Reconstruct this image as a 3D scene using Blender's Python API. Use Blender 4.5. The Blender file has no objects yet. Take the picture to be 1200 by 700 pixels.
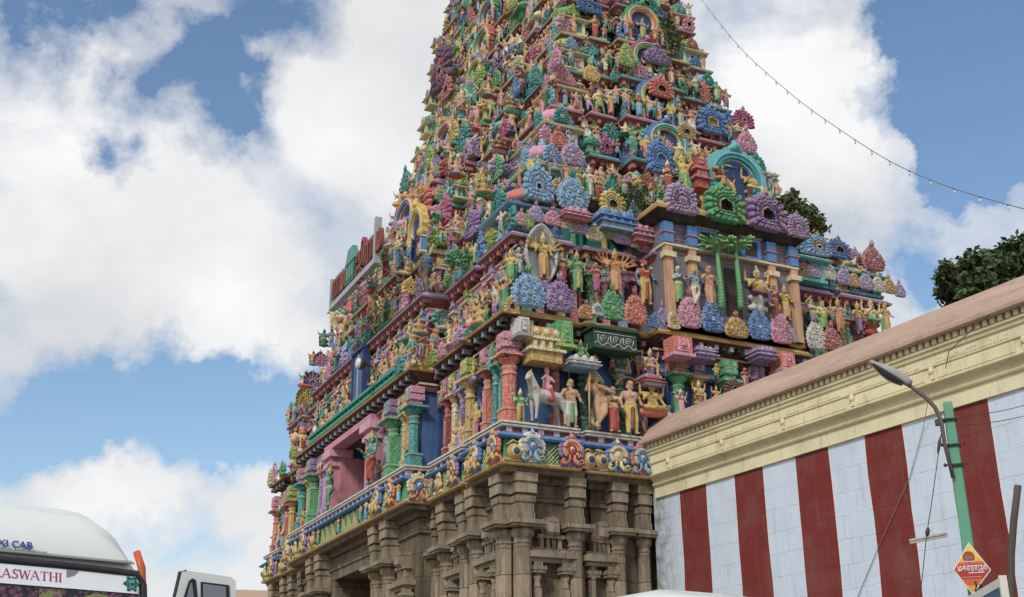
import bpy, math, random
import numpy as np
from mathutils import Matrix, Vector
R = math.radians
rnd = random.Random(11)
scene = bpy.context.scene
COL = scene.collection
# ------------------------------------------------------------------ colour
def lin(r, g, b, k=1.0):
    f = lambda c: ((c / 255.0) / 12.92 if c <= 10 else (((c / 255.0) + .055) / 1.055) ** 2.4)
    return (f(r) * k, f(g) * k, f(b) * k)
P = dict(tan=(208,164,132), flesh=(216,170,148), cream=(226,212,172), gold=(206,172,108), teal=(58,156,150), green=(92,172,118),
         dkgreen=(40,108,88), lime=(158,188,100), purple=(156,128,180), lilac=(186,164,200), pink=(218,158,182), magenta=(186,100,140),
         coral=(218,128,112), red=(174,74,68), maroon=(112,68,72), blue=(92,138,194), ltblue=(140,180,214), navy=(40,66,116),
         white=(222,218,208), grey=(152,158,164), orange=(212,152,106), yellow=(222,196,116), brown=(124,82,58), black=(30,28,30),
         dark=(52,40,42), rose=(190,120,120), aqua=(112,190,188), plum=(112,76,108), sage=(150,170,120))
P = {k: lin(*v) for k, v in P.items()}
def mixc(a, b, t): return tuple(a[i] * (1 - t) + b[i] * t for i in range(3))
def tint(c, t=.5): return mixc(c, (.70, .68, .62), t * .8)
def shade_of(c, k): return tuple(x * k for x in c)
def jitter(c, a=.12):
    k = 1 + rnd.uniform(-a, a); return tuple(min(.85, max(.01, x * k * (1 + rnd.uniform(-a, a) * .4))) for x in c)
# ------------------------------------------------------------------ node materials
def new_mat(name):
    m = bpy.data.materials.new(name); m.use_nodes = True
    nt = m.node_tree; b = nt.nodes['Principled BSDF']
    return m, nt, b
def nd(nt, t, **kw):
    n = nt.nodes.new(t)
    for k, v in kw.items():
        if k in n.inputs.keys() if isinstance(k, str) else False: n.inputs[k].default_value = v
        else: setattr(n, k, v)
    return n
def lk(nt, a, b): nt.links.new(a, b)
def mixrgb(nt, fac, a, b, mode='MIX'):
    n = nt.nodes.new('ShaderNodeMix'); n.data_type = 'RGBA'; n.blend_type = mode
    for sock, v in ((n.inputs[0], fac), (n.inputs[6], a), (n.inputs[7], b)):
        if hasattr(v, 'is_linked') or hasattr(v, 'links'): nt.links.new(v, sock)
        elif isinstance(v, (int, float)): sock.default_value = v
        else: sock.default_value = (*v[:3], 1)
    return n.outputs[2]
def ramp(nt, src, stops):
    n = nt.nodes.new('ShaderNodeValToRGB'); e = n.color_ramp.elements
    while len(e) < len(stops): e.new(.5)
    for i, (p, c) in enumerate(stops):
        e[i].position = p; e[i].color = (c, c, c, 1) if isinstance(c, (int, float)) else (*c, 1)
    nt.links.new(src, n.inputs[0]); return n.outputs[0]
def noise(nt, vec, scale, detail=5, rough=.6, dist=0):
    n = nt.nodes.new('ShaderNodeTexNoise'); n.inputs['Scale'].default_value = scale; n.inputs['Detail'].default_value = detail
    n.inputs['Roughness'].default_value = rough; n.inputs['Distortion'].default_value = dist
    if vec is not None: nt.links.new(vec, n.inputs['Vector'])
    return n.outputs[0]
def mapping(nt, vec, scale=(1,1,1), loc=(0,0,0), rot=(0,0,0)):
    n = nt.nodes.new('ShaderNodeMapping'); n.inputs['Scale'].default_value = scale; n.inputs['Location'].default_value = loc
    n.inputs['Rotation'].default_value = rot; nt.links.new(vec, n.inputs['Vector']); return n.outputs[0]
def bump(nt, b, h, strength=.4, dist=.02):
    n = nt.nodes.new('ShaderNodeBump'); n.inputs['Strength'].default_value = strength; n.inputs['Distance'].default_value = dist
    nt.links.new(h, n.inputs['Height']); nt.links.new(n.outputs[0], b.inputs['Normal'])
def position(nt): return nt.nodes.new('ShaderNodeNewGeometry').outputs['Position']
def objco(nt): return nt.nodes.new('ShaderNodeTexCoord').outputs['Object']

def stucco_material(name, carve=0.0, rough=.6, folds=False):
    m, nt, b = new_mat(name)
    at = nt.nodes.new('ShaderNodeAttribute'); at.attribute_name = 'paint'
    pos = position(nt)
    base = at.outputs['Color']
    if folds:
        # brush-picked highlights and thin painted lines on limbs and cloth
        base = mixrgb(nt, ramp(nt, noise(nt, mapping(nt, pos, (22, 22, 6)), 1.0, 4, .6, .5), [(.5, 0), (.62, .4)]), base, mixrgb(nt, .5, base, (.60, .55, .46)))
        base = mixrgb(nt, ramp(nt, noise(nt, mapping(nt, pos, (9, 9, 34)), 1.0, 3, .5, .4), [(.60, 0), (.66, .45)]), base, mixrgb(nt, .6, base, (.42, .27, .07)))
    if carve:
        # carved line-work: raised scrolls picked out in a paler paint
        warp = nt.nodes.new('ShaderNodeVectorMath'); warp.operation = 'ADD'
        nz = nt.nodes.new('ShaderNodeTexNoise'); nz.inputs['Scale'].default_value = 6; lk(nt, pos, nz.inputs['Vector'])
        sc = nt.nodes.new('ShaderNodeVectorMath'); sc.operation = 'SCALE'; sc.inputs['Scale'].default_value = .12
        lk(nt, nz.outputs[1], sc.inputs[0]); lk(nt, pos, warp.inputs[0]); lk(nt, sc.outputs[0], warp.inputs[1])
        v = nt.nodes.new('ShaderNodeTexVoronoi'); v.feature = 'DISTANCE_TO_EDGE'; v.inputs['Scale'].default_value = 11
        lk(nt, warp.outputs[0], v.inputs['Vector'])
        ridge = ramp(nt, v.outputs['Distance'], [(.0, 1), (.08, .85), (.15, 0), (1, 0)])
        mul = nt.nodes.new('ShaderNodeMath'); mul.operation = 'MULTIPLY'; mul.inputs[1].default_value = carve
        lk(nt, ridge, mul.inputs[0])
        lt = mixrgb(nt, .30, mixrgb(nt, 1.0, base, (1.75, 1.72, 1.68), 'MULTIPLY'), (.55, .52, .48))
        base = mixrgb(nt, mul.outputs[0], base, lt)
    # faded / dusty paint and weather stains
    n1 = noise(nt, pos, 2.2, 8, .68)
    fade = ramp(nt, n1, [(.40, 0.0), (.74, .26)])
    base = mixrgb(nt, fade, base, (.30, .25, .19))
    n2 = noise(nt, mapping(nt, pos, (6, 6, .9)), 1.5, 7, .7)
    dirt = ramp(nt, n2, [(.48, 0.0), (.68, .42)])
    base = mixrgb(nt, dirt, base, (.06, .05, .042))
    n3 = noise(nt, pos, 26, 4, .7)
    sp = ramp(nt, n3, [(.58, 0), (.72, .32)])
    base = mixrgb(nt, sp, base, (.09, .075, .06))
    lk(nt, base, b.inputs['Base Color'])
    b.inputs['Roughness'].default_value = rough
    b.inputs['Specular IOR Level'].default_value = .22
    hb = noise(nt, pos, 34, 5, .65)
    if folds: hb = noise(nt, mapping(nt, pos, (26, 26, 7)), 1.0, 5, .6, .6)
    if carve:
        ad = nt.nodes.new('ShaderNodeMath'); ad.operation = 'ADD'; lk(nt, ridge, ad.inputs[0]); lk(nt, hb, ad.inputs[1]); bump(nt, b, ad.outputs[0], .8, .03)
    else: bump(nt, b, hb, .9 if folds else .5, .03 if folds else .022)
    return m
M_STUCCO = stucco_material('painted_stucco')
M_FIGURE = stucco_material('figure_stucco', 0, .65, True)
M_CARVED = stucco_material('carved_painted_stucco', .7)

def stone_material():
    m, nt, b = new_mat('weathered_granite')
    pos = objco(nt)
    sep = nt.nodes.new('ShaderNodeSeparateXYZ'); lk(nt, pos, sep.inputs[0])
    add = nt.nodes.new('ShaderNodeMath'); lk(nt, sep.outputs[0], add.inputs[0]); lk(nt, sep.outputs[1], add.inputs[1])
    cmb = nt.nodes.new('ShaderNodeCombineXYZ'); lk(nt, add.outputs[0], cmb.inputs[0]); lk(nt, sep.outputs[2], cmb.inputs[1])
    br = nt.nodes.new('ShaderNodeTexBrick'); br.inputs['Scale'].default_value = 1.0
    br.inputs['Color1'].default_value = (.47, .395, .30, 1); br.inputs['Color2'].default_value = (.245, .218, .18, 1); br.inputs['Mortar'].default_value = (.07, .06, .05, 1)
    br.inputs['Mortar Size'].default_value = .012; br.inputs['Brick Width'].default_value = 1.3; br.inputs['Row Height'].default_value = .62; br.inputs['Bias'].default_value = -.1
    wn = nt.nodes.new('ShaderNodeTexNoise'); wn.inputs['Scale'].default_value = 1.4; lk(nt, pos, wn.inputs['Vector'])
    wv = nt.nodes.new('ShaderNodeVectorMath'); wv.operation = 'SCALE'; wv.inputs['Scale'].default_value = .09; lk(nt, wn.outputs[1], wv.inputs[0])
    wa = nt.nodes.new('ShaderNodeVectorMath'); lk(nt, cmb.outputs[0], wa.inputs[0]); lk(nt, wv.outputs[0], wa.inputs[1])
    lk(nt, wa.outputs[0], br.inputs['Vector'])
    c = br.outputs['Color']
    n1 = noise(nt, pos, 3.0, 8, .7); c = mixrgb(nt, ramp(nt, n1, [(.40, 0), (.68, .6)]), c, (.44, .37, .28))
    n2 = noise(nt, mapping(nt, pos, (3, 3, .6)), 1.3, 8, .72); c = mixrgb(nt, ramp(nt, n2, [(.42, 0), (.66, .8)]), c, (.09, .074, .06))
    n3 = noise(nt, pos, 38, 4, .7); c = mixrgb(nt, ramp(nt, n3, [(.5, 0), (.75, .55)]), c, (.08, .068, .055))
    n4 = noise(nt, pos, 7, 5, .7); c = mixrgb(nt, ramp(nt, n4, [(.60, 0), (.72, .5)]), c, (.46, .42, .34))
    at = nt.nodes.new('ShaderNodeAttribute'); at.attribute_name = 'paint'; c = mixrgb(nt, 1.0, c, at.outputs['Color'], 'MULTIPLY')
    lk(nt, c, b.inputs['Base Color']); b.inputs['Roughness'].default_value = .88; b.inputs['Specular IOR Level'].default_value = .2
    ad = nt.nodes.new('ShaderNodeMath'); ad.operation = 'MULTIPLY_ADD'; ad.inputs[1].default_value = -.6
    lk(nt, br.outputs['Fac'], ad.inputs[0]); lk(nt, noise(nt, pos, 20, 8, .75), ad.inputs[2]); bump(nt, b, ad.outputs[0], .8, .035)
    return m
M_STONE = stone_material()

def plain_material(name, col, rough=.5, metal=0, var=.25, vscale=3, dirt=(.10,.09,.08), bstr=.15, bscale=40, spec=.4, coat=0):
    m, nt, b = new_mat(name); pos = objco(nt)
    n1 = noise(nt, pos, vscale, 7, .65)
    c = mixrgb(nt, ramp(nt, n1, [(.42, 0), (.72, var)]), col, dirt)
    lk(nt, c, b.inputs['Base Color']); b.inputs['Roughness'].default_value = rough; b.inputs['Metallic'].default_value = metal
    b.inputs['Specular IOR Level'].default_value = spec; b.inputs['Coat Weight'].default_value = coat
    if bstr: bump(nt, b, noise(nt, pos, bscale, 4, .6), bstr, .01)
    return m
def paint_attr_material(name, rough=.5, var=.2, vscale=4, dirt=(.2,.18,.15), bstr=.1, spec=.4):
    m, nt, b = new_mat(name); pos = objco(nt)
    at = nt.nodes.new('ShaderNodeAttribute'); at.attribute_name = 'paint'
    c = mixrgb(nt, ramp(nt, noise(nt, pos, vscale, 7, .65), [(.42, 0), (.74, var)]), at.outputs['Color'], dirt)
    lk(nt, c, b.inputs['Base Color']); b.inputs['Roughness'].default_value = rough; b.inputs['Specular IOR Level'].default_value = spec
    if bstr: bump(nt, b, noise(nt, pos, 50, 3, .6), bstr, .004)
    return m
# ------------------------------------------------------------------ templates / accumulators
class T:
    """verts, faces, a palette index per face, smooth flag per face"""
    def __init__(s): s.v = []; s.f = []; s.k = []; s.s = []
    def quadstrip(s, rings, k, smooth=False, closed=True, caps=(False, False)):
        o = len(s.v); n = len(rings[0])
        for r in rings: s.v.extend(r)
        for i in range(len(rings) - 1):
            kk = k[i] if isinstance(k, (list, tuple)) else k
            for j in range(n if closed else n - 1):
                j2 = (j + 1) % n
                s.f.append((o + i*n + j, o + i*n + j2, o + (i+1)*n + j2, o + (i+1)*n + j)); s.k.append(kk); s.s.append(smooth)
        if caps[0]: s.f.append(tuple(o + j for j in range(n - 1, -1, -1))); s.k.append(k[0] if isinstance(k, (list, tuple)) else k); s.s.append(False)
        if caps[1]:
            b = o + (len(rings) - 1) * n
            s.f.append(tuple(b + j for j in range(n))); s.k.append(k[-1] if isinstance(k, (list, tuple)) else k); s.s.append(False)
        return s
    def box(s, x0, x1, y0, y1, z0, z1, k=0):
        o = len(s.v)
        s.v.extend([(x0,y0,z0),(x1,y0,z0),(x1,y1,z0),(x0,y1,z0),(x0,y0,z1),(x1,y0,z1),(x1,y1,z1),(x0,y1,z1)])
        for q in ((0,3,2,1),(4,5,6,7),(0,1,5,4),(1,2,6,5),(2,3,7,6),(3,0,4,7)):
            s.f.append(tuple(o + i for i in q)); s.k.append(k); s.s.append(False)
        return s
    def lathe(s, prof, k, n=12, cx=0, cy=0, smooth=True, square=False, rot=0):
        """prof: (radius, z); k: one index or one per segment"""
        rings = []
        for r, z in prof:
            ring = []
            for j in range(n):
                a = 2 * math.pi * (j + .5) / n + rot
                q = 1.0
                if square: q = 1 / max(abs(math.cos(a)), abs(math.sin(a)))
                ring.append((cx + r * q * math.cos(a), cy + r * q * math.sin(a), z))
            rings.append(ring)
        return s.quadstrip(rings, k, smooth, True, (True, True))
    def tube(s, pts, rad, k, n=8, smooth=True):
        rings = []; pts = [Vector(p) for p in pts]; up = Vector((0, 0, 1))
        for i, p in enumerate(pts):
            d = (pts[min(i+1, len(pts)-1)] - pts[max(i-1, 0)]).normalized()
            a = d.cross(up if abs(d.z) < .95 else Vector((1, 0, 0))).normalized(); b = a.cross(d).normalized()
            r = rad[i] if isinstance(rad, (list, tuple)) else rad
            rings.append([tuple(p + a * (r * math.cos(t)) + b * (r * math.sin(t))) for t in (2 * math.pi * j / n for j in range(n))])
        return s.quadstrip(rings, k, smooth, True, (True, True))
    def ball(s, c, r, k, n=8, m=5, sq=(1, 1, 1)):
        rings = []
        for i in range(m + 1):
            ph = -math.pi / 2 + math.pi * i / m; rr = max(.02, math.cos(ph)) * r
            rings.append([(c[0] + sq[0]*rr*math.cos(2*math.pi*j/n), c[1] + sq[1]*rr*math.sin(2*math.pi*j/n), c[2] + sq[2]*r*math.sin(ph)) for j in range(n)])
        return s.quadstrip(rings, k, True, True, (True, True))
    def extrude(s, poly, y0, y1, k, kside=None):
        """poly of (x,z), counter-clockwise seen from the front (-y); y0 front, y1 back"""
        o = len(s.v); n = len(poly)
        s.v.extend([(x, y0, z) for x, z in poly]); s.v.extend([(x, y1, z) for x, z in poly])
        s.f.append(tuple(o + j for j in range(n))); s.k.append(k); s.s.append(False)
        s.f.append(tuple(o + n + j for j in range(n - 1, -1, -1))); s.k.append(k); s.s.append(False)
        for j in range(n):
            j2 = (j + 1) % n
            s.f.append((o + j2, o + j, o + n + j, o + n + j2)); s.k.append(k if kside is None else kside); s.s.append(False)
        return s
    def merge(s, t, M=None, kmap=None):
        o = len(s.v); V = np.array(t.v, float)
        if M is not None: V = V @ np.array(M.to_3x3()).T + np.array(M.translation)
        s.v.extend(map(tuple, V.tolist()))
        s.f.extend(tuple(o + i for i in q) for q in t.f); s.k.extend([kmap[i] for i in t.k] if kmap else t.k); s.s.extend(t.s)
        return s
class Acc:
    """joined coloured geometry: templates stamped with their palettes"""
    def __init__(s): s.V = []; s.L = []; s.N = []; s.C = []; s.S = []; s.n = 0
    def add(s, t, pal, M=None):
        if getattr(t, 'arr', None) is None or len(t.arr[0]) != len(t.v):
            t.arr = (np.array(t.v, float), np.array([i for q in t.f for i in q], np.int32), np.array([len(q) for q in t.f], np.int32), np.array(t.k, int), np.array(t.s, bool))
        V, L, N, K, S = t.arr
        if M is not None: V = V @ np.array(M.to_3x3()).T + np.array(M.translation)
        s.V.append(V); s.L.append(L + s.n); s.N.append(N); s.n += len(V)
        s.C.append(np.array([c[:3] for c in pal], float)[K]); s.S.append(S); return s
    def mesh(s, name, mat):
        me = bpy.data.meshes.new(name)
        V = np.concatenate(s.V); L = np.concatenate(s.L); N = np.concatenate(s.N)
        me.vertices.add(len(V)); me.vertices.foreach_set('co', V.astype(np.float32).ravel())
        me.loops.add(len(L)); me.loops.foreach_set('vertex_index', L.astype(np.int32))
        me.polygons.add(len(N)); st = np.zeros(len(N), np.int32); st[1:] = np.cumsum(N)[:-1]; me.polygons.foreach_set('loop_start', st)
        me.update(calc_edges=True)
        n = len(N); c = np.ones((n, 4), np.float32); c[:, :3] = np.concatenate(s.C)
        at = me.attributes.new('paint', 'FLOAT_COLOR', 'FACE'); at.data.foreach_set('color', c.ravel())
        me.polygons.foreach_set('use_smooth', np.concatenate(s.S)); me.materials.append(mat); me.update(); return me
def place(x=0, y=0, z=0, rz=0, sx=1, sy=None, sz=None, rx=0):
    sy = sx if sy is None else sy; sz = sx if sz is None else sz
    return Matrix.Translation((x, y, z)) @ Matrix.Rotation(rz, 4, 'Z') @ Matrix.Rotation(rx, 4, 'X') @ Matrix.Diagonal((sx, sy, sz, 1))
def link(name, me, parent=None, M=None):
    o = bpy.data.objects.new(name, me); COL.objects.link(o)
    if parent is not None: o.parent = parent
    if M is not None: o.matrix_local = M
    return o
def obj(name, t, pal, mat, parent=None, M=None, label=None):
    """one template -> one mesh object"""
    o = link(name, Acc().add(t, pal).mesh(name, mat), parent, M)
    if label: o['label'] = label
    return o
def tag(o, label=None, cat=None, group=None, kind=None):
    if label: o['label'] = label
    if cat: o['category'] = cat
    if group: o['group'] = group
    if kind: o['kind'] = kind
    return o
def thing(name, label, cat, loc=(0,0,0), rz=0, group=None):
    o = bpy.data.objects.new(name, None); COL.objects.link(o); o.empty_display_size = .3
    o.location = loc; o.rotation_euler = (0, 0, rz); return tag(o, label, cat, group)
# ------------------------------------------------------------------ camera (solved from the photograph's vanishing points)
FPX, PITCH, ROLL, YAW, YAWW, EYE = 1401.3, .366541, -.0060046, .44228, .515855, 1.6
cp, sp_, cr, sr = math.cos(PITCH), math.sin(PITCH), math.cos(ROLL), math.sin(ROLL)
CM = np.array([[cr, -sr, 0], [sr, cr, 0], [0, 0, 1]]) @ np.array([[1, 0, 0], [0, sp_, -cp], [0, cp, sp_]])
cam = bpy.data.cameras.new('camera'); cam.sensor_width = 36; cam.lens = FPX * 36 / 1200; cam.clip_end = 2000; cam.clip_start = .05
co = bpy.data.objects.new('camera', cam); COL.objects.link(co); scene.camera = co
rot = Matrix((CM[0], -CM[1], -CM[2])).transposed().to_4x4()
co.matrix_world = Matrix.Translation((0, 0, EYE)) @ rot
CC = np.array([0, 0, EYE])
def ray(x, y): return CM.T @ np.array([(x - 600) / FPX, (y - 350) / FPX, 1.])
def on_plane(x, y, Pt, n): d = ray(x, y); n = np.array(n, float); return CC + d * (((np.array(Pt) - CC) @ n) / (d @ n))
def pix_per_m(p):
    c = CM @ (np.array(p, float) - CC); return FPX / max(1, c[2])
# tower frame: X along the short (right-hand) face, Y along the long front, Z up; origin under the near corner
TO = np.array([-.242, 27.411, 0.]); TX = np.array([math.cos(YAW), math.sin(YAW), 0]); TY = np.array([-math.sin(YAW), math.cos(YAW), 0])
def right_face(x, y, out):   # pixel -> (X, z) on the plane Y = -out
    q = on_plane(x, y, TO - TY * out, TY) - TO; return q @ TX, q[2]
def front_face(x, y, out):   # pixel -> (Y, z) on the plane X = -out
    q = on_plane(x, y, TO - TX * out, TX) - TO; return q @ TY, q[2]
def t2w(x, y, z): return TO + TX * x + TY * y + np.array([0, 0, z])
# ------------------------------------------------------------------ sculpted figures: one skin over tapered limbs
def capsule_mesh(a, b, ra, rb, V, F, n=10):
    a = Vector(a); b = Vector(b); d = b - a; L = d.length
    d = d / L if L > 1e-6 else Vector((0, 0, 1))
    x = d.cross(Vector((0, 0, 1)) if abs(d.z) < .9 else Vector((1, 0, 0))).normalized(); y = d.cross(x)
    rings = [(a - d * ra * .98, ra * .2), (a - d * ra * .7, ra * .71), (a, ra), (b, rb), (b + d * rb * .7, rb * .71), (b + d * rb * .98, rb * .2)]
    o = len(V)
    for c, r in rings:
        for j in range(n):
            t = 2 * math.pi * j / n; V.append(tuple(c + x * (r * math.cos(t)) + y * (r * math.sin(t))))
    for i in range(len(rings) - 1):
        for j in range(n): F.append((o+i*n+j, o+i*n+(j+1) % n, o+(i+1)*n+(j+1) % n, o+(i+1)*n+j))
    F.append(tuple(o + j for j in range(n - 1, -1, -1))); F.append(tuple(o + 5*n + j for j in range(n)))
def skin_over(prims, voxel, smooth=2):
    V, F = [], []
    for a, b, ra, rb, k in prims: capsule_mesh(a, b, ra, rb, V, F)
    me = bpy.data.meshes.new('tmp'); me.from_pydata(V, [], F); o = bpy.data.objects.new('tmp', me); COL.objects.link(o)
    r = o.modifiers.new('r', 'REMESH'); r.mode = 'VOXEL'; r.voxel_size = voxel; r.adaptivity = 0
    if smooth: s = o.modifiers.new('s', 'SMOOTH'); s.factor = .45; s.iterations = smooth
    dg = bpy.context.evaluated_depsgraph_get(); ev = o.evaluated_get(dg); m2 = bpy.data.meshes.new_from_object(ev)
    t = T(); n = len(m2.vertices); co_ = np.empty(n * 3); m2.vertices.foreach_get('co', co_); co_ = co_.reshape(-1, 3)
    t.v = [tuple(p) for p in co_.tolist()]; t.f = [tuple(p.vertices) for p in m2.polygons]
    cen = np.array([co_[list(f)].mean(0) for f in t.f])
    best = np.full(len(cen), 1e9); kk = np.zeros(len(cen), int)
    for a, b, ra, rb, k in prims:
        a = np.array(a, float); b = np.array(b, float); d = b - a; L2 = max(1e-9, d @ d)
        h = np.clip(((cen - a) @ d) / L2, 0, 1); dist = np.linalg.norm(cen - a - h[:, None] * d, axis=1) - (ra + (rb - ra) * h)
        w = dist < best; best[w] = dist[w]; kk[w] = k
    t.k = kk.tolist(); t.s = [True] * len(t.f)
    bpy.data.objects.remove(o); bpy.data.meshes.remove(me); bpy.data.meshes.remove(m2); return t
# palette slots: 0 skin 1 cloth 2 gold 3 hair 4 second cloth 5 eye white
SK, CL, GO, HA, C2, EW = 0, 1, 2, 3, 4, 5
def m(p, s): return (p[0] * s, p[1], p[2])
class Fig:
    def __init__(s): s.p = []; s.post = T()
    def c(s, a, b, ra, rb=None, k=SK): s.p.append((a, b, ra, ra if rb is None else rb, k)); return s
    def sym(s, a, b, ra, rb=None, k=SK):
        for q in (-1, 1): s.c(m(a, q), m(b, q), ra, rb, k)
        return s
    def torso(s, h=(0,0,.52), sh=(0,0,.80), bare=True, k=SK, woman=False):
        hx, hy, hz = h; sx, sy, sz = sh; mid = tuple((h[i] * .55 + sh[i] * .45) for i in range(3))
        s.c((hx-.045, hy, hz), (hx+.045, hy, hz), .078, k=CL); s.c((hx-.05, hy-.01, hz+.05), (hx+.05, hy-.01, hz+.05), .068, k=GO)
        s.c((hx, hy-.012, hz+.09), mid, .066, .070, k); s.c((mid[0]-.03, mid[1], mid[2]), (sx-.055, sy-.01, sz-.06), .068, .075, k)
        s.c((mid[0]+.03, mid[1], mid[2]), (sx+.055, sy-.01, sz-.06), .068, .075, k); s.c((sx-.10, sy, sz-.01), (sx+.10, sy, sz-.01), .052, k=k)
        if woman: s.c((sx-.05, sy-.07, sz-.09), (sx-.05, sy-.075, sz-.09), .048, k=C2); s.c((sx+.05, sy-.07, sz-.09), (sx+.05, sy-.075, sz-.09), .048, k=C2)
        s.c((sx-.07, sy-.05, sz-.005), (sx, sy-.088, sz-.075), .017, k=GO); s.c((sx+.07, sy-.05, sz-.005), (sx, sy-.088, sz-.075), .017, k=GO)
        return s
    def head(s, c=(0,-.005,.925), crown=1, face=(0,-1), hair=True, beard=False):
        x, y, z = c; fx, fy = face
        s.c((x, y, z - .10), (x, y, z - .03), .036, .034); s.c((x, y, z - .02), (x, y, z + .025), .052, .060)
        s.c((x + fx*.052, y + fy*.052, z), (x + fx*.064, y + fy*.064, z - .014), .010, .014)
        s.c((x + fx*.044, y + fy*.044, z - .038), (x + fx*.050, y + fy*.050, z - .04), .016)
        s.c((x - fx*.02, y - fy*.02, z + .01), (x - fx*.03, y - fy*.03, z + .04), .060, .055, HA)
        s.c((x - .062, y, z - .035), (x - .062, y, z - .01), .016, .018, GO); s.c((x + .062, y, z - .035), (x + .062, y, z - .01), .016, .018, GO)
        if beard: s.c((x + fx*.05, y + fy*.05, z - .045), (x + fx*.05, y + fy*.05, z - .09), .040, .022, HA)
        if crown == 1: s.c((x-.01, y, z + .055), (x, y, z + .06), .066, .064, GO); s.c((x, y, z + .08), (x, y, z + .18), .056, .022, GO); s.c((x, y, z + .2), (x, y, z + .205), .022, .022, GO)
        elif crown == 2: s.c((x, y, z + .07), (x, y, z + .11), .052, .030, HA); s.c((x, y - .03, z + .055), (x, y - .01, z + .06), .058, .056, GO)
        elif crown == 3: s.c((x-.05, y, z + .06), (x+.05, y, z + .06), .05, .05, C2); s.c((x, y, z + .09), (x, y, z + .12), .05, .03, C2)
        for q in (-1, 1):
            e = (x + fx*.055 - fy*q*.023, y + fy*.055 + fx*q*.023, z + .012)
            s.post.ball(e, .013, EW, 6, 4, (1.2, 1, .8)); s.post.ball((e[0] + fx*.008, e[1] + fy*.008, e[2]), .0075, HA, 6, 4)
            s.post.ball((e[0] + fx*.002, e[1] + fy*.002, e[2] + .018), .012, HA, 6, 3, (1.5, .8, .35))
        s.post.ball((x + fx*.062, y + fy*.062, z - .031), .013, C2, 6, 3, (1.5, .6, .45))
        return s
    def arm(s, q, el, ha, sh=(.125, 0, .80), k=SK, th=1.0):
        S = m(sh, q); E = m(el, q); H = m(ha, q)
        s.c(S, E, .037 * th, .030 * th, k); s.c(E, H, .031 * th, .021 * th, k)
        mid = tuple(S[i] * .5 + E[i] * .5 for i in range(3)); s.c(mid, tuple(mid[i] + (E[i]-S[i]) * .06 for i in range(3)), .042 * th, k=GO)
        w = tuple(E[i] * .12 + H[i] * .88 for i in range(3)); s.c(w, tuple(w[i] + (H[i]-E[i]) * .04 for i in range(3)), .029 * th, k=GO)
        d = Vector(H) - Vector(E); d.normalize(); pa = Vector(H) + d * .035
        s.c(H, tuple(pa), .021, .024, k)
        u = d.cross(Vector((0, 1, 0)));  u = u.normalized() if u.length > .1 else Vector((1, 0, 0))
        nrm = u.cross(d).normalized()
        for i, (o_, L) in enumerate(((-.022, .042), (-.008, .052), (.007, .049), (.020, .036))):
            b0 = pa + u * o_; b1 = b0 + d * L * .6 - nrm * .004; b2 = b1 + d * L * .5 - nrm * .018
            s.post.tube([tuple(b0), tuple(b1), tuple(b2)], [.0085, .0075, .0055], k, 5)
        t0 = Vector(H) + d * .01 + u * .02 * q; s.post.tube([tuple(t0), tuple(t0 + u * .024 * q + d * .018), tuple(t0 + u * .028 * q + d * .042)], [.010, .0085, .006], k, 5)
        return s
    def leg(s, q, hip, kn, an, ft=None, long=True, bare=False):
        H = m(hip, q); K = m(kn, q); A = m(an, q)
        s.c(H, K, .066, .046 if bare else .050, SK if bare else CL); s.c(K, A, .044 if not long else .046, .028 if not long else .036, CL if (long and not bare) else SK)
        s.c((A[0], A[1], A[2] + .03), (A[0], A[1], A[2] + .035), .034, k=GO)
        f = m(ft, q) if ft else (A[0] + .015 * q, A[1] - .085, max(.02, A[2] - .03)); s.c((A[0], A[1] + .01, A[2] - .01), f, .026, .018)
        return s
    def sash(s, z0=.5, z1=.12, k=C2): s.c((0, -.075, z0), (0, -.06, z1), .028, .034, k); return s
def f_stand(four=False, crown=1, woman=False, long=True, raised=True, beard=False):
    f = Fig().torso(woman=woman, k=C2 if beard else SK).head(crown=crown, beard=beard)
    f.leg(-1, (.055,0,.50), (.062,-.02,.28), (.06,0,.05), long=long).leg(1, (.055,0,.50), (.075,-.03,.28), (.085,0,.05), long=long)
    if woman: f.c((0,0,.46), (0,0,.10), .085, .105, CL)
    f.sash()
    f.arm(-1, (.20,-.02,.64), (.16,-.15,.73) if raised else (.17,-.06,.47), k=EW if beard else SK); f.arm(1, (.20,0,.63), (.15,-.12,.55), k=EW if beard else SK)
    if four: f.arm(-1, (.24,.03,.76), (.25,-.02,.95)).arm(1, (.24,.03,.76), (.25,-.02,.95))
    return f
def f_dance():
    f = Fig().torso(h=(.02,0,.52), sh=(-.02,0,.80), woman=True).head(c=(-.04,-.01,.92), crown=2)
    f.leg(-1, (.04,0,.50), (.08,-.06,.29), (.03,-.02,.05)).leg(1, (.07,0,.50), (.15,-.08,.31), (.20,0,.07), long=False)
    f.arm(-1, (.22,-.02,.90), (.08,-.03,1.08)); f.arm(1, (.23,-.02,.70), (.30,-.07,.83)); return f.sash()
def f_uplift():
    f = Fig().torso().head(crown=2)
    f.leg(-1, (.055,0,.50), (.10,-.04,.28), (.09,0,.05)).leg(1, (.055,0,.50), (.10,-.04,.28), (.09,0,.05)).sash(z1=.2)
    return f.arm(-1, (.22,0,.92), (.11,-.02,1.07)).arm(1, (.22,0,.92), (.11,-.02,1.07))
def f_pray(woman=False):
    f = Fig().torso(woman=woman).head(crown=1 if not woman else 2)
    f.leg(-1, (.055,0,.50), (.06,-.01,.28), (.055,0,.05)).leg(1, (.055,0,.50), (.06,-.01,.28), (.055,0,.05)).sash()
    return f.arm(-1, (.17,-.04,.63), (.035,-.14,.70)).arm(1, (.17,-.04,.63), (.035,-.14,.70))
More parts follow.
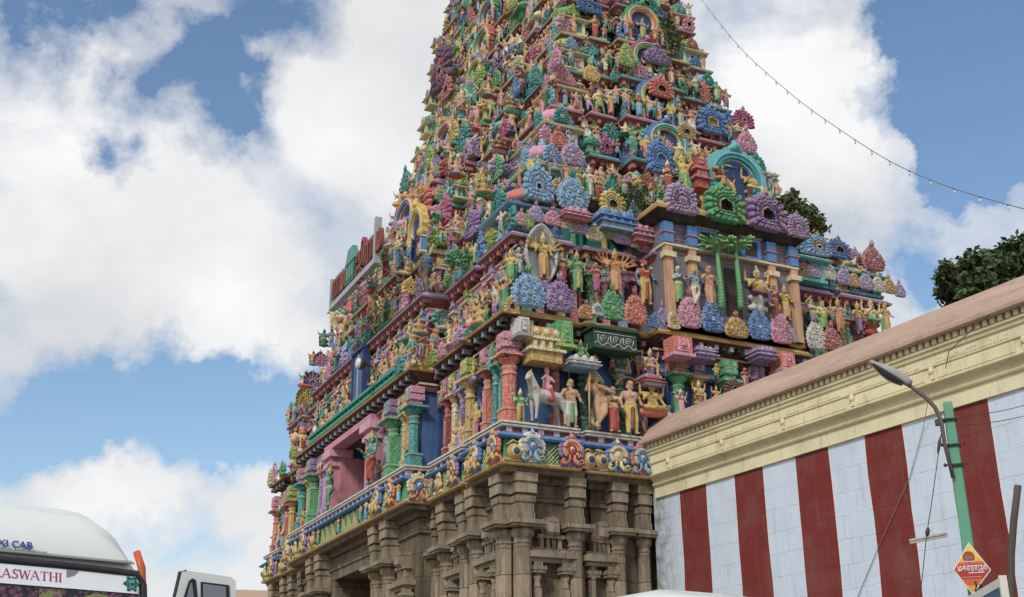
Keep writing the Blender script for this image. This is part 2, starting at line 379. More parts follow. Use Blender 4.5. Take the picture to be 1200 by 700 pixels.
def f_flute(staff=False):
    f = Fig().torso(h=(.015,0,.52), sh=(-.01,0,.80)).head(c=(-.03,-.01,.925), crown=1)
    f.leg(-1, (.055,0,.50), (.06,-.02,.28), (.03,0,.05)).leg(1, (.055,0,.50), (.02,-.08,.29), (-.09,-.08,.06))
    f.arm(-1, (.20,-.04,.72), (.11,-.14,.86)).arm(1, (.19,-.06,.68), (.03,-.15,.86)).sash(z1=.22)
    f.post.tube([(-.20,-.17,.88), (.10,-.17,.90)], .010, GO, 6); return f
def f_sit(four=True, crown=1, woman=False):
    f = Fig().torso(h=(0,0,.14), sh=(0,0,.42), woman=woman).head(c=(0,-.005,.545), crown=crown)
    f.c((-.06,0,.11), (-.22,-.13,.07), .07, .055, CL).c((.06,0,.11), (.22,-.13,.07), .07, .055, CL)
    f.c((-.21,-.15,.06), (.05,-.19,.05), .046, .032, CL).c((.21,-.15,.06), (-.04,-.21,.09), .046, .032, SK)
    f.arm(-1, (.19,-.02,.27), (.15,-.15,.34), (.12,0,.42)).arm(1, (.20,-.02,.26), (.18,-.15,.14), (.12,0,.42))
    if four: f.arm(-1, (.24,.02,.40), (.25,0,.57), (.12,0,.42)).arm(1, (.24,.02,.40), (.25,0,.57), (.12,0,.42))
    f.c((-.18,-.02,.0), (.18,-.02,.0), .11, .11, C2); return f
def f_lalita(crown=1, woman=False, belly=False):
    f = Fig().torso(h=(0,0,.36), sh=(0,0,.64), woman=woman).head(c=(0,-.005,.765), crown=crown)
    if belly: f.c((0,-.05,.45), (0,-.05,.50), .115, .11)
    f.c((-.06,0,.34), (-.20,-.16,.33), .07, .052, CL).c((-.20,-.17,.32), (.0,-.20,.30), .046, .034, CL)
    f.leg(1, (.07,0,.34), (.11,-.20,.33), (.10,-.19,.06))
    f.arm(-1, (.20,-.02,.49), (.15,-.15,.57), (.12,0,.64)).arm(1, (.20,-.02,.48), (.14,-.18,.38), (.12,0,.64))
    f.arm(-1, (.24,.02,.62), (.25,0,.80), (.12,0,.64)).arm(1, (.24,.02,.62), (.25,0,.80), (.12,0,.64))
    f.c((-.15,.02,.26), (.15,.02,.26), .06, .06, C2).c((-.14,.04,.05), (.14,.04,.05), .07, .07, C2).c((0,.05,.05), (0,.05,.28), .12, .12, C2); return f
def f_stride(club=True):
    f = Fig().torso(h=(0,-.01,.48), sh=(.02,-.03,.75)).head(c=(.03,-.045,.875), crown=1, face=(.35,-.93))
    f.leg(-1, (.05,0,.47), (.14,-.02,.27), (.23,.02,.05), long=False).leg(1, (.05,0,.47), (.21,-.10,.34), (.19,-.09,.06), long=False).sash(z1=.2)
    f.arm(-1, (.24,0,.82), (.24,-.03,1.0), (.12,-.03,.75)).arm(1, (.24,-.08,.66), (.36,-.13,.72), (.14,-.03,.75))
    if club: f.c((-.25,-.05,1.02), (-.08,-.02,1.16), .016, .038, GO)
    return f
def f_many(n=4):
    f = f_stand(raised=True)
    for i in range(n):
        a = .15 + i * .42
        f.arm(-1, (.14 + .13 * math.cos(a), .03, .72 + .10 * math.sin(a)), (.15 + .25 * math.cos(a), -.03, .74 + .25 * math.sin(a)), th=.85)
        f.arm(1, (.14 + .13 * math.cos(a), .03, .72 + .10 * math.sin(a)), (.15 + .25 * math.cos(a), -.03, .74 + .25 * math.sin(a)), th=.85)
    return f
def f_ascetic():
    f = Fig().torso(h=(.03,0,.52), sh=(-.03,0,.80)).head(c=(-.06,-.02,.92), crown=0, face=(-.5,-.86))
    f.leg(-1, (.03,0,.50), (.03,-.03,.28), (.02,0,.05), bare=True, long=False).leg(1, (.085,0,.50), (.03,-.11,.29), (-.12,-.12,.05), bare=True, long=False)
    f.arm(-1, (.24,-.05,.68), (.20,-.10,.88), (.13,0,.79)).arm(1, (.20,-.06,.69), (-.08,-.15,.74), (.10,0,.80))
    f.c((-.15,.05,.90), (-.05,.05,1.06), .05, .045, C2).c((.08,.05,.90), (-.03,.05,1.06), .05, .045, C2)
    f.post.tube([(-.245,-.13,.0), (-.235,-.13,.55), (-.215,-.13,1.02)], .016, GO, 6); return f
def f_archer():
    f = f_stand(crown=2, raised=False); f.sash()
    pts = [(-.30 + .02*math.sin(i*.9), .04, .62 + .02 * i) for i in range(3)]
    arc = [(.30 * math.cos(t), .03, .66 + .46 * math.sin(t)) for t in [R(190 - 250 * i / 15) for i in range(16)]]
    f.post.tube(arc, [.022] * 15 + [.012], C2, 7); f.post.tube([(.24,.03,.30), (.27,.03,.1), (.2,.0,.0)], .03, C2, 7); return f
def f_couple():
    f = Fig()
    a = f_dance(); b = f_stand(crown=2, raised=True)
    for A, B, ra, rb, k in a.p: f.c((A[0]-.17, A[1], A[2]), (B[0]-.17, B[1], B[2]), ra, rb, k)
    for A, B, ra, rb, k in b.p: f.c((-A[0]+.17, A[1]-.02, A[2]), (-B[0]+.17, B[1]-.02, B[2]), ra, rb, {CL: C2, C2: CL}.get(k, k))
    f.post.merge(a.post, place(-.17)); f.post.merge(b.post, place(.17, -.02)); return f
def f_horse():
    """horse with a small rider, facing the viewer's left front"""
    f = Fig()
    f.c((-.20,0,.52), (.24,0,.53), .125, .13).c((-.24,-.02,.58), (-.36,-.05,.82), .10, .065).c((-.36,-.05,.86), (-.48,-.12,.74), .062, .036)
    f.c((-.34,-.05,.93), (-.33,-.05,.97), .018, .010); f.c((-.30,.02,.92), (-.20,.02,.66), .03, .035, HA)
    for x, y, b in ((-.24,-.08,-.03), (-.22,.08,.0), (.28,-.08,.05), (.27,.08,.07)):
        hind = x > 0
        K = (x + (.05 if hind else -.01), y, .28); f.c((x, y*.8, .46), K, .075 if hind else .055, .034); f.c(K, (x + b, y, .06), .030, .022); f.c((x + b, y, .03), (x + b - .02, y, .02), .030, .032, HA)
    f.c((.36,0,.56), (.44,0,.30), .03, .02, HA)
    f.c((-.05,0,.66), (.08,0,.66), .05, .06, CL); f.c((.0,-.13,.62), (.02,-.13,.45), .045, .06, CL).c((-.25,-.05,.72), (-.30,-.10,.62), .03, .03, GO)
    f.c((-.38,-.08,.90), (-.44,-.11,.84), .03, .022, GO)
    f.c((.02,0,.70), (.02,0,.90), .06, .065, C2).c((.02,-.02,1.0), (.02,-.02,1.02), .048, .048, EW).c((.02,0,1.06), (.02,0,1.12), .045, .02, GO)
    f.c((-.04,-.04,.90), (-.14,-.08,.82), .026, .02, EW).c((.08,-.04,.90), (.10,-.10,.80), .026, .02, EW).c((.02,-.09,.70), (-.03,-.14,.50), .045, .03, C2)
    return f
def f_lion():
    """rearing lion-like mount with a rider"""
    f = Fig(); f.c((.18,0,.42), (-.08,0,.62), .13, .12).c((-.12,-.02,.70), (-.20,-.05,.84), .13, .10, GO).c((-.20,-.08,.84), (-.29,-.16,.80), .075, .05)
    for y in (-.08, .08):
        f.c((.20,y,.40), (.27,y-.03,.22), .08, .05).c((.27,y-.03,.22), (.20,y,.05), .04, .03).c((.20,y,.03), (.13,y,.02), .035, .03)
        f.c((-.12,y,.58), (-.28,y-.03,.52), .055, .04).c((-.28,y-.03,.52), (-.34,y-.05,.64), .036, .034)
    f.c((.28,0,.45), (.38,0,.66), .028, .02).c((.38,0,.66), (.34,0,.76), .02, .035, GO)
    f.c((.02,0,.66), (.02,0,.86), .06, .06, CL).c((.02,-.02,.95), (.02,-.02,.97), .05, .05, C2).c((.02,0,1.02), (.02,0,1.10), .04, .02, GO).c((-.05,0,.84), (-.18,-.05,.92), .026, .02, C2).c((.08,0,.84), (.20,-.02,.92), .026, .02, C2)
    f.c((.03,-.1,.62), (-.03,-.15,.42), .04, .03, CL); return f
def f_rand(seed):
    r = random.Random(seed); lean = r.uniform(-.03, .03); wm = r.random() < .45
    f = Fig().torso(h=(-lean, 0, .52), sh=(lean, 0, .80), woman=wm).head(c=(lean * 1.6, -.01, .922), crown=r.choice([1, 1, 2, 3]), beard=(not wm and r.random() < .25), face=r.choice([(0, -1), (.3, -.95), (-.3, -.95)]))
    L = [((.055,0,.50), (.06,-.02,.28), (.055,0,.05)), ((.055,0,.50), (.10,-.05,.28), (.09,.01,.05)), ((.06,0,.50), (.16,-.10,.32), (.11,-.02,.06)), ((.055,0,.50), (.12,-.03,.28), (.16,0,.05)), ((.05,0,.50), (.05,-.09,.30), (.03,.0,.06))]
    for q in (-1, 1): f.leg(q, *r.choice(L), long=r.random() < .6)
    if wm and r.random() < .6: f.c((0, 0, .46), (0, 0, .12), .085, .105, CL)
    f.sash(z1=r.uniform(.1, .3))
    A = [((.20,-.02,.64), (.16,-.15,.73)), ((.20,0,.63), (.15,-.12,.53)), ((.22,0,.92), (.11,-.02,1.07)), ((.24,0,.78), (.30,-.06,.93)), ((.17,-.04,.63), (.035,-.14,.70)), ((.20,.02,.62), (.22,-.05,.44)), ((.24,-.03,.68), (.36,-.10,.70)), ((.22,-.06,.70), (.05,-.15,.80)), ((.22,.0,.66), (.10,-.08,.56))]
    for q in (-1, 1): f.arm(q, *r.choice(A))
    if r.random() < .4:
        for q in (-1, 1): f.arm(q, (.24,.03,.76), (.25,-.02,.95))
    if r.random() < .3: f.c((.30, .0, .1), (.28, -.02, 1.05), .014, .018, GO)
    if r.random() < .3: f.c((-.02, .07, .9), (.02, .07, .94), .14, .14, C2)
    return f
FIGS = dict(stand=f_stand(), deity=f_stand(four=True), woman=f_stand(woman=True, crown=2, raised=True), dance=f_dance(), uplift=f_uplift(), pray=f_pray(), praywoman=f_pray(True),
            flute=f_flute(), sit=f_sit(), lalita=f_lalita(), stride=f_stride(), many=f_many(), ascetic=f_ascetic(), archer=f_archer(), couple=f_couple(), horse=f_horse(),
            lion=f_lion(), beard=f_stand(beard=True, crown=3, raised=False), belly=f_lalita(belly=True), short=f_stand(long=False, crown=2))
for q_ in range(16): FIGS['free%d' % q_] = f_rand(q_ + 40)
_cache = {}
def figure(kind, hi=False):
    """hi: True close-up, False middle size, None far"""
    key = (kind, hi)
    if key not in _cache:
        f = FIGS[kind]; t = skin_over(f.p, .0165 if hi else (.042 if hi is None else .029), 2 if hi else 1); h0 = max(p[2] for p in t.v)
        if hi or kind in ('flute', 'archer', 'ascetic'): t.merge(f.post)
        _cache[key] = (t, max(h0, .3), min(p[2] for p in t.v))
    return _cache[key]
# ------------------------------------------------------------------ ornaments
def kudu(petals=16, style=0, q=4, shape='fan', seed=0):
    """horseshoe gable ornament, unit width, origin at the middle of its foot; front is -y. slots: 0 hole 1 light 2 main 3 accent"""
    t = T(); n = petals * q; r0 = random.Random(seed)
    fr = [.0, .13, .15, .23, .25, .30, .32, .44, .46, .51, .53, .67, .69, .74, .76, .93, 1.0]
    hh = [.02, .02, .13, .13, .03, .03, .14, .14, .05, .05, .15, .15, .06, .06, .15, .13, .05]
    kk = [0, 0, 1, 1, 2, 3, 3, 3, 2, 2, 2, 2, 1, 2, 2, 2]
    if style == 1: hh[0] = hh[1] = .15; kk = [3, 3, 1, 2, 2, 2, 2, 2, 2, 1, 2, 2, 2, 2, 2, 1]
    if style == 2: fr[1:8] = [.30, .32, .37, .39, .42, .44, .48]; fr[8] = .50; fr[9] = .54; fr[10] = .56; hh[0] = hh[1] = -.03; kk = [0, 0, 1, 3, 3, 2, 2, 1, 2, 2, 2, 2, 3, 3, 2, 2]
    floor = {'fan': -.40, 'tail': -.18, 'flame': -.44, 'wings': -.34}[shape]
    wob = [r0.uniform(.95, 1.05) for _ in range(petals)]; dep = [r0.uniform(.8, 1.2) for _ in range(petals)]
    rings = []
    for i, r in enumerate(fr):
        ring = []
        for j in range(n):
            a = 2 * math.pi * j / n + .01; nt_ = j % q == 0; p = j // q
            Rr = .5 * (.90 if nt_ else (1.05 if (q > 3 and j % q == q // 2) else 1.0)) * wob[p]
            d = (a - math.pi / 2 + math.pi) % (2 * math.pi) - math.pi
            if shape == 'fan': Rr += .05 * math.exp(-(d / .18) ** 2)
            elif shape == 'flame': Rr = Rr * (.84 + .16 * abs(math.sin(a))) + .20 * math.exp(-(d / .42) ** 2)
            elif shape == 'wings': Rr = Rr * (.78 + .34 * abs(math.cos(a)) ** 1.3) - .05 * math.exp(-(d / .25) ** 2)
            elif shape == 'tail': Rr *= 1.06
            for s_ in (-1, 1):
                db = (a + math.pi / 2 - s_ * .95 + math.pi) % (2 * math.pi) - math.pi; Rr += (.10 if shape != 'tail' else .03) * math.exp(-(db / .20) ** 2)
            x = Rr * math.cos(a); z = Rr * math.sin(a)
            if z < floor: z = floor + (z - floor) * .05
            h = hh[i] * (dep[p] if i >= 8 else 1)
            if i >= 14 and nt_: h -= .10
            if 10 <= i <= 11 and nt_: h -= .08
            if 6 <= i <= 7 and j % 2 == 0: h -= .05
            if shape == 'tail' and i >= 6 and nt_: h -= .05
            cz = -.06 if i < 6 else 0
            ring.append((x * r + r0.uniform(-.006, .006), -h + r0.uniform(-.010, .010), -floor + .02 + z * r + cz * (1 - r) + r0.uniform(-.006, .006)))
        rings.append(ring)
    rings.append([(p[0], .05, p[2]) for p in rings[-1]])
    N = len(rings); top = max(p[2] for p in rings[-1])
    for ring in rings: t.v.extend(ring)
    for i in range(N - 1):
        for j in range(n):
            j2 = (j + 1) % n; k = kk[i] if i < len(kk) else 2
            t.f.append((i*n+j2, i*n+j, (i+1)*n+j, (i+1)*n+j2)); t.k.append(k); t.s.append(False)
    # lion-face finial
    z = top + .02
    t.ball((0, -.06, z), .07, 3, 8, 5); t.ball((-.06, -.05, z-.03), .042, 3, 6, 4); t.ball((.06, -.05, z-.03), .042, 3, 6, 4)
    t.ball((0, -.05, z+.08), .04, 3, 6, 4); t.ball((0, -.12, z-.03), .033, 1, 6, 4); t.ball((-.03, -.11, z+.02), .018, 0, 5, 3); t.ball((.03, -.11, z+.02), .018, 0, 5, 3)
    return t
def swirl(n1=7, n2=13, seed=0):
    """round ornament of carved curls, same frame and slots as kudu()"""
    t = T(); r0 = random.Random(seed); cz = .46
    rings = [[(r * math.cos(2*math.pi*j/36), -h, cz + max(-.44, r * math.sin(2*math.pi*j/36))) for j in range(36)] for r, h in ((.01, .10), (.2, .10), (.36, .08), (.45, .06), (.47, .0), (.46, -.05))]
    t.quadstrip(rings, [2, 2, 2, 1, 2], True)
    t.ball((0, -.11, cz - .02), .07, 3, 10, 6, (1, .7, 1))
    for n, R_, rr_, ph in ((n1, .185, .072, .3), (n2, .345, .066, .1)):
        for j in range(n):
            a = 2*math.pi*j/n + ph; x, z = R_ * math.cos(a), R_ * math.sin(a)
            if z < -.37: continue
            k = rr_ * r0.uniform(.85, 1.15); turn = r0.choice((1, -1))
            pts = [(x + k*(1 - .7*q/9) * math.cos(a + turn*q*.72), -.12 - .012*q/9, cz + z + k*(1 - .7*q/9) * math.sin(a + turn*q*.72)) for q in range(10)]
            t.tube(pts, [.027 - .0012*q for q in range(10)], 1 if r0.random() < .55 else 2, 5)
    for j in range(21):
        a = R(-50 + 280*j/20); t.ball((.475*math.cos(a), -.04, cz + max(-.4, .475*math.sin(a))), .05 * r0.uniform(.8, 1.2), 2, 6, 4, (1, .7, 1))
    z = cz + .54
    for q in (-1, 0, 1): t.tube([(q*.10, -.06, z - .06), (q*.17, -.08, z + .04), (q*.12, -.08, z + .12)], [.05, .045, .015], 3, 6)
    t.ball((0, -.08, z + .02), .06, 3, 8, 5)
    # drawn up to a leaf-like point and pinched at the foot
    def shp(p):
        f = (p[2] - cz) / .5
        return (p[0] * (1 - .42 * max(0, f) ** 1.6 + .10 * max(0, -f - .4)), p[1], p[2] + .10 * f * f if f > 0 else max(p[2], cz - .36 + (p[2] - cz + .36) * .1))
    t.v = [shp(p) for p in t.v]; return t
KSH = [('fan', 18, 0), ('fan', 20, 1), ('fan', 16, 2), ('flame', 18, 0), ('wings', 16, 1), ('tail', 20, 1), ('flame', 16, 2), ('wings', 18, 0), ('tail', 18, 0), ('flame', 20, 1)]
KUDU = [kudu(p, st, 4, sh, j) for j, (sh, p, st) in enumerate(KSH)]
SWIRL = [swirl(7, 13, 1), swirl(6, 12, 2), swirl(8, 14, 3)]
KUDU_LO = [kudu(max(10, p * 2 // 3), st, 3, sh, j + 30) for j, (sh, p, st) in enumerate(KSH)]
def kpal(c, acc=None, hole=None):
    return [hole or shade_of(P['dark'], .8), tint(c, .38), c, acc or tint(c, .2)]
def pillar(kind='round', r=.16, H=2.7):
    """painted pillar, foot at z 0. slots: 0 shaft 1 rings 2 capital 3 bracket"""
    t = T(); a = r
    t.box(-a*1.25, a*1.25, -a*1.25, a*1.25, 0, .34, 0); t.box(-a*1.4, a*1.4, -a*1.4, a*1.4, .34, .40, 1)
    s = H * .56
    if kind == 'square':
        t.box(-a, a, -a, a, .40, s, 0); t.box(-a*.55, a*.55, -a*1.08, -a*.9, .48, s - .1, 1)
    else:
        n = 16 if kind == 'fluted' else 8
        rings = []
        for z in (.40, s):
            rings.append([(a * (1 if (j % 2 == 0 or kind != 'fluted') else .86) * math.cos(2*math.pi*(j+.5)/n), a * (1 if (j % 2 == 0 or kind != 'fluted') else .86) * math.sin(2*math.pi*(j+.5)/n), z) for j in range(n)])
        t.quadstrip(rings, 0, False)
    t.lathe([(a*1.12, s), (a*1.2, s+.03), (a*1.12, s+.06), (a*.9, s+.08), (a*.95, s+.16), (a*1.15, s+.19), (a*1.15, s+.22), (a*.85, s+.25), (a*1.0, s+.30), (a*1.55, s+.36), (a*1.7, s+.42), (a*1.3, s+.47)], [1,1,0,0,1,1,0,2,2,2,2], 12)
    t.box(-a*2.0, a*2.0, -a*2.0, a*2.0, s+.49, s+.535, 2); t.box(-a*2.2, a*2.2, -a*2.2, a*2.2, s+.455, s+.49, 1); t.box(-a*1.8, a*1.8, -a*1.8, a*1.8, s+.43, s+.455, 2)
    b = s + .535
    t.box(-a*1.15, a*1.15, -a*1.15, a*1.15, b, b + .14, 3)
    t.box(-a*1.5, a*1.5, -a*1.5, a*1.5, b + .14, b + .30, 3); t.box(-a*1.2, a*1.2, -a*1.55, a*1.4, b + .30, b + .34, 1); t.box(-a*1.55, a*1.55, -a*1.5, a*1.4, b + .34, b + .50, 3); t.box(-a*1.3, a*1.3, -a*1.35, a*1.4, b + .50, b + .54, 1); t.box(-a*1.4, a*1.4, -a*1.4, a*1.4, b + .54, H, 3)
    for q in (-1, 1): t.box(q*a*.8-a*.35, q*a*.8+a*.35, -a*1.62, -a*1.5, b + .17, b + .27, 1); t.box(q*a*.8-a*.35, q*a*.8+a*.35, -a*1.62, -a*1.5, b + .37, b + .47, 1)
    return t
def omega():
    """scrolled omega-shaped ornament of the base frieze, about 1 wide. slots: 0 petals 1 ring 2 heart 3 scrolls 4 light line"""
    t = T()
    for j in range(13):
        a = R(-25 + 230 * j / 12); t.ball((.40*math.cos(a), -.06, .55 + .40*math.sin(a)), .115, 0, 8, 5, (1, .7, 1))
    arc = lambda r, y, a0=-50, a1=230: [(r*math.cos(R(a0 + (a1-a0)*j/20)), y, .55 + r*math.sin(R(a0 + (a1-a0)*j/20))) for j in range(21)]
    t.tube(arc(.335, -.15), .03, 4, 6); t.tube(arc(.275, -.15), .045, 1, 6); t.tube(arc(.21, -.13), .022, 4, 6)
    t.ball((0, -.06, .55), .22, 2, 14, 6, (1, .45, 1)); t.ball((0, -.13, .56), .09, 4, 8, 5, (1, .5, 1.2)); t.ball((0, -.16, .54), .05, 2, 8, 5, (1, .5, 1.2))
    for q in (-1, 1):
        t.tube([(q*.10, -.12, .36), (q*.08, -.14, .18), (q*.16, -.15, .06), (q*.32, -.15, .03), (q*.42, -.14, .12), (q*.36, -.14, .21), (q*.27, -.14, .17), (q*.29, -.15, .11)], [.05, .06, .06, .06, .055, .05, .04, .02], 3, 8)
        t.tube([(q*.12, -.19, .2), (q*.2, -.21, .09), (q*.32, -.21, .07), (q*.40, -.20, .13)], .014, 4, 5)
    t.extrude([(-.42, 0), (.42, 0), (.30, .3), (.34, .6), (0, .95), (-.34, .6), (-.30, .3)], -.03, .05, 0)
    t.ball((0, -.10, 1.03), .09, 1, 8, 5); t.ball((0, -.16, 1.0), .04, 4, 6, 4); t.ball((-.08, -.08, .99), .05, 0, 6, 4); t.ball((.08, -.08, .99), .05, 0, 6, 4); t.ball((0, -.08, 1.14), .05, 3, 6, 4)
    return t
OMEGA = omega()
PILLARS = {k: pillar(k) for k in ('round', 'square', 'fluted')}
def kuta(n=4):
    """miniature domed shrine, unit width about 1, foot at z 0. slots: 0 wall 1 trim 2 dome 3 accent 4 dark"""
    t = T()
    t.box(-.46, .46, -.46, .46, 0, .08, 1); t.box(-.38, .38, -.38, .38, .08, .50, 0)
    for x in (-.36, .36):
        for y in (-.36, .36): t.box(x-.06, x+.06, y-.06, y+.06, .08, .5, 1)
    for rz in (0, math.pi/2, math.pi, -math.pi/2):
        w = T(); w.box(-.13, .13, -.40, -.36, .14, .44, 1); w.box(-.08, .08, -.415, -.39, .17, .41, 4)
        t.merge(w, place(rz=rz))
    t.lathe([(.44,.50),(.56,.53),(.58,.57),(.50,.63),(.40,.66)], [1,1,2,2], 4, square=True, smooth=False, rot=0)
    t.box(-.33, .33, -.33, .33, .66, .80, 0)
    t.lathe([(.36,.80),(.46,.84),(.47,.92),(.42,1.04),(.30,1.15),(.16,1.21),(.06,1.23)], [1,2,2,2,2,3], 16, smooth=True)
    t.lathe([(.06,1.22),(.10,1.27),(.09,1.33),(.04,1.36),(.05,1.40),(.015,1.48)], 3, 8)
    for rz in (0, math.pi/2, -math.pi/2): t.merge(KUDU_LO[0], place(rz=rz) @ place(0, -.42, .72, sx=.42), [4, 1, 3, 3])
    return t
def sala():
    """miniature barrel-roofed shrine, about 2 wide. same slots as kuta"""
    t = T()
    t.box(-1, 1, -.42, .42, 0, .08, 1); t.box(-.92, .92, -.34, .34, .08, .55, 0)
    for x in (-.88, -.45, .45, .88): t.box(x-.06, x+.06, -.39, -.3, .08, .55, 1)
    for x in (-.66, .66, 0): t.box(x-.11, x+.11, -.37, -.33, .14, .46, 1); t.box(x-.07, x+.07, -.385, -.36, .17, .43, 4)
    t.box(-1.06, 1.06, -.50, .50, .55, .60, 1); t.box(-.98, .98, -.42, .42, .60, .70, 0)
    arc = [(.44 * math.cos(a) * (1.12 if 0.2 < a < 2.9 else 1), .70 + .50 * math.sin(a)) for a in [math.pi * i / 12 for i in range(13)]]
    rings = [[(x, y, z) for y, z in arc] for x in (-1.0, -.95, .95, 1.0)]
    t.quadstrip(rings, [3, 2, 3], True, False); 
    o = len(t.v)
    for x in (-1.0, 1.0):
        o = len(t.v); t.v.extend([(x, y, z) for y, z in arc]); idx = list(range(o, o + 13)); t.f.append(tuple(idx if x > 0 else idx[::-1])); t.k.append(3); t.s.append(False)
    t.merge(KUDU_LO[0], place(0, -.44, .55, sx=.75), [4, 1, 3, 3])
    for x in (-.62, .62): t.merge(KUDU_LO[1], place(x, -.46, .58, sx=.42), [4, 1, 2, 3])
    for x in (-.6, -.2, .2, .6): t.lathe([(.05,1.18),(.09,1.24),(.07,1.3),(.03,1.33),(.015,1.42)], 3, 7, cx=x)
    return t
KUTA = kuta(); SALA = sala()
def arch_niche():
    """big horseshoe arch over a dark niche with two pillars, about 1.5 wide, 1.9 high. slots: 0 dark 1 light 2 main 3 accent 4 pillar"""
    t = T()
    t.box(-.50, .50, .0, .06, 0, 1.5, 0)
    def band(r0, r1, y0, y1, k, n=26, sc=0):
        A = [R(-35 + 250 * i / n) for i in range(n + 1)]
        rings = []
        for i, a in enumerate(A):
            q = r1 + (sc * abs(math.sin(i * math.pi / 2)) if sc else 0)
            c_, s_ = math.cos(a), math.sin(a); zc = 1.12
            rings.append([(r0*c_, y0, zc + r0*s_), (q*c_, y0, zc + q*s_), (q*c_, y1, zc + q*s_), (r0*c_, y1, zc + r0*s_)])
        t.quadstrip(rings, k, False, True, (True, True))
    band(.50, .56, -.10, .10, 1); band(.56, .66, -.16, .10, 2); band(.66, .70, -.19, .10, 1); band(.70, .82, -.14, .10, 3, sc=.05)
    for x in (-.62, .62):
        t.ball((x, -.12, .72), .17, 2, 10, 6); t.ball((x*1.12, -.16, .70), .08, 1, 8, 5)
        t.box(x-.11, x+.11, -.12, .1, .06, .62, 4); t.box(x-.15, x+.15, -.16, .1, 0, .06, 1); t.box(x-.15, x+.15, -.16, .1, .56, .61, 1); t.box(x-.04, x+.04, -.135, -.1, .1, .54, 1)
    t.ball((0, -.14, 2.0), .13, 3, 10, 6); t.ball((-.12, -.12, 1.95), .08, 3, 8, 5); t.ball((.12, -.12, 1.95), .08, 3, 8, 5); t.ball((0, -.1, 2.15), .07, 1, 8, 5)
    return t
ARCH = arch_niche()
def window_frame(w=.5, h=.55):
    t = T(); a = .08
    t.box(-w/2, w/2, -.06, 0, 0, a, 0); t.box(-w/2, w/2, -.06, 0, h-a, h, 0); t.box(-w/2, -w/2+a, -.06, 0, a, h-a, 0); t.box(w/2-a, w/2, -.06, 0, a, h-a, 0)
    t.box(-w/2+a, w/2-a, -.02, 0, a, h-a, 1); t.box(-w/2-.05, w/2+.05, -.09, 0, h, h+.05, 2); t.box(-.02, .02, -.045, -.021, a, h-a, 1)
    return t
WIN = window_frame()
# ------------------------------------------------------------------ the temple tower
CX, CY = 6.73, 11.2
tower = thing('temple_tower', 'towering stepped temple gateway crowded with brightly painted sculptures on a dark stone base', 'temple tower', tuple(TO), YAW)
ZK = [11.8, 14.15, 16.15, 18.05, 19.85, 21.55, 23.15, 24.7, 26.2, 27.6, 29.0, 30.4, 31.7, 33.0]
SK = [0, .45, 1.55, 2.4, 3.0, 3.45, 3.8, 4.05, 4.25, 4.4, 4.55, 4.65, 4.75, 4.85]
def segs(side, i):
    """bays from the middle outwards: (half-fraction inner, outer, projection)"""
    if side == 'right': c, pr = .365, (.3 if i < 1 else .42)
    elif i < 2: c, pr = .53, (.45 if i < 1 else .5)
    else: c, pr = .36, {2: 1.2, 3: 1.4, 4: 1.35, 5: 1.05, 6: .75, 7: .5}.get(i, .3)
    if side == 'front' and i >= 2: return [(0, .25, pr), (.25, .46, pr*.66), (.46, .70, pr*.33), (.70, 1, 0)]
    if side == 'front' and i < 2: return [(0, c, pr), (c, c+.035, -.25), (c+.035, .765, -.08), (.765, .80, -.25), (.80, 1, 0)]
    return [(0, c, pr), (c, c+.04, -.22), (c+.04, .66, -.06 if i < 2 else .12), (.66, .70, -.22), (.70, 1, 0)]
def side_out(side, i, f):
    f = abs(f)
    for a, b, o in segs(side, i):
        if a <= f < b: return o
    return 0
def halves(s): return CX - s - .5 * max(0, min(1, (s - 3.75) / .75)), CY - s
def plan(i, s):
    hx, hy = halves(s); pts = []
    def run(side, h):
        sg = segs(side, i); out = []
        for a, b, o in reversed(sg): out.append((-b*h, o)); out.append((-a*h, o))
        out.pop()
        out += [(-t, o) for t, o in reversed(out)]
        return out
    for t, o in run('right', hx): pts.append((CX + t, CY - hy - o))
    for t, o in run('front', hy): pts.append((CX + hx + o, CY + t))
    for t, o in run('right', hx): pts.append((CX - t, CY + hy + o))
    for t, o in run('front', hy): pts.append((CX - hx - o, CY - t))
    out = []
    for p in pts:
        if not out or abs(p[0]-out[-1][0]) + abs(p[1]-out[-1][1]) > 1e-6: out.append(p)
    if abs(out[0][0]-out[-1][0]) + abs(out[0][1]-out[-1][1]) < 1e-6: out.pop()
    return out
def grow(poly, d):
    n = len(poly); res = []
    for j in range(n):
        a, b, c = poly[j-1], poly[j], poly[(j+1) % n]
        def nrm(p, q): L = math.hypot(q[0]-p[0], q[1]-p[1]); return ((q[1]-p[1])/L, -(q[0]-p[0])/L)
        n1, n2 = nrm(a, b), nrm(b, c)
        if abs(n1[0]*n2[0] + n1[1]*n2[1]) > .9: res.append((b[0]+n1[0]*d, b[1]+n1[1]*d))
        else: res.append((b[0] + (n1[0]+n2[0])*d, b[1] + (n1[1]+n2[1])*d))
    return res
def poly_at(i, s, o):
    c = max(-.08, min(.08, o)); return grow(plan(i, s - o + c), c)
def sweep(t, base, prof, k, caps=(False, False)):
    """moulding round a plan: base = (storey, setback), prof of (offset, z)"""
    return t.quadstrip([[(x, y, z) for x, y in poly_at(base[0], base[1], o)] for o, z in prof], k, False, True, caps)
def cap(t, poly, z, k): o = len(t.v); t.v.extend([(x, y, z) for x, y in poly]); t.f.append(tuple(range(o, o + len(poly)))); t.k.append(k); t.s.append(False)
def fm(side, i, s, f, z, out=0.0, rz=0, sx=1, sy=None, sz=None, ab=False):
    """matrix on a face: f = position along the half-length (-1..1, or metres from the middle if ab)"""
    hx, hy = halves(s); h = hx if side == 'right' else hy
    t = f if ab else f * h; ff = t / h
    o = side_out(side, i, ff) + out
    if side == 'right': return place(CX + t, CY - hy - o, z, rz, sx, sy, sz)
    return place(CX - hx - o, CY - t, z, rz - math.pi/2, sx, sy, sz)
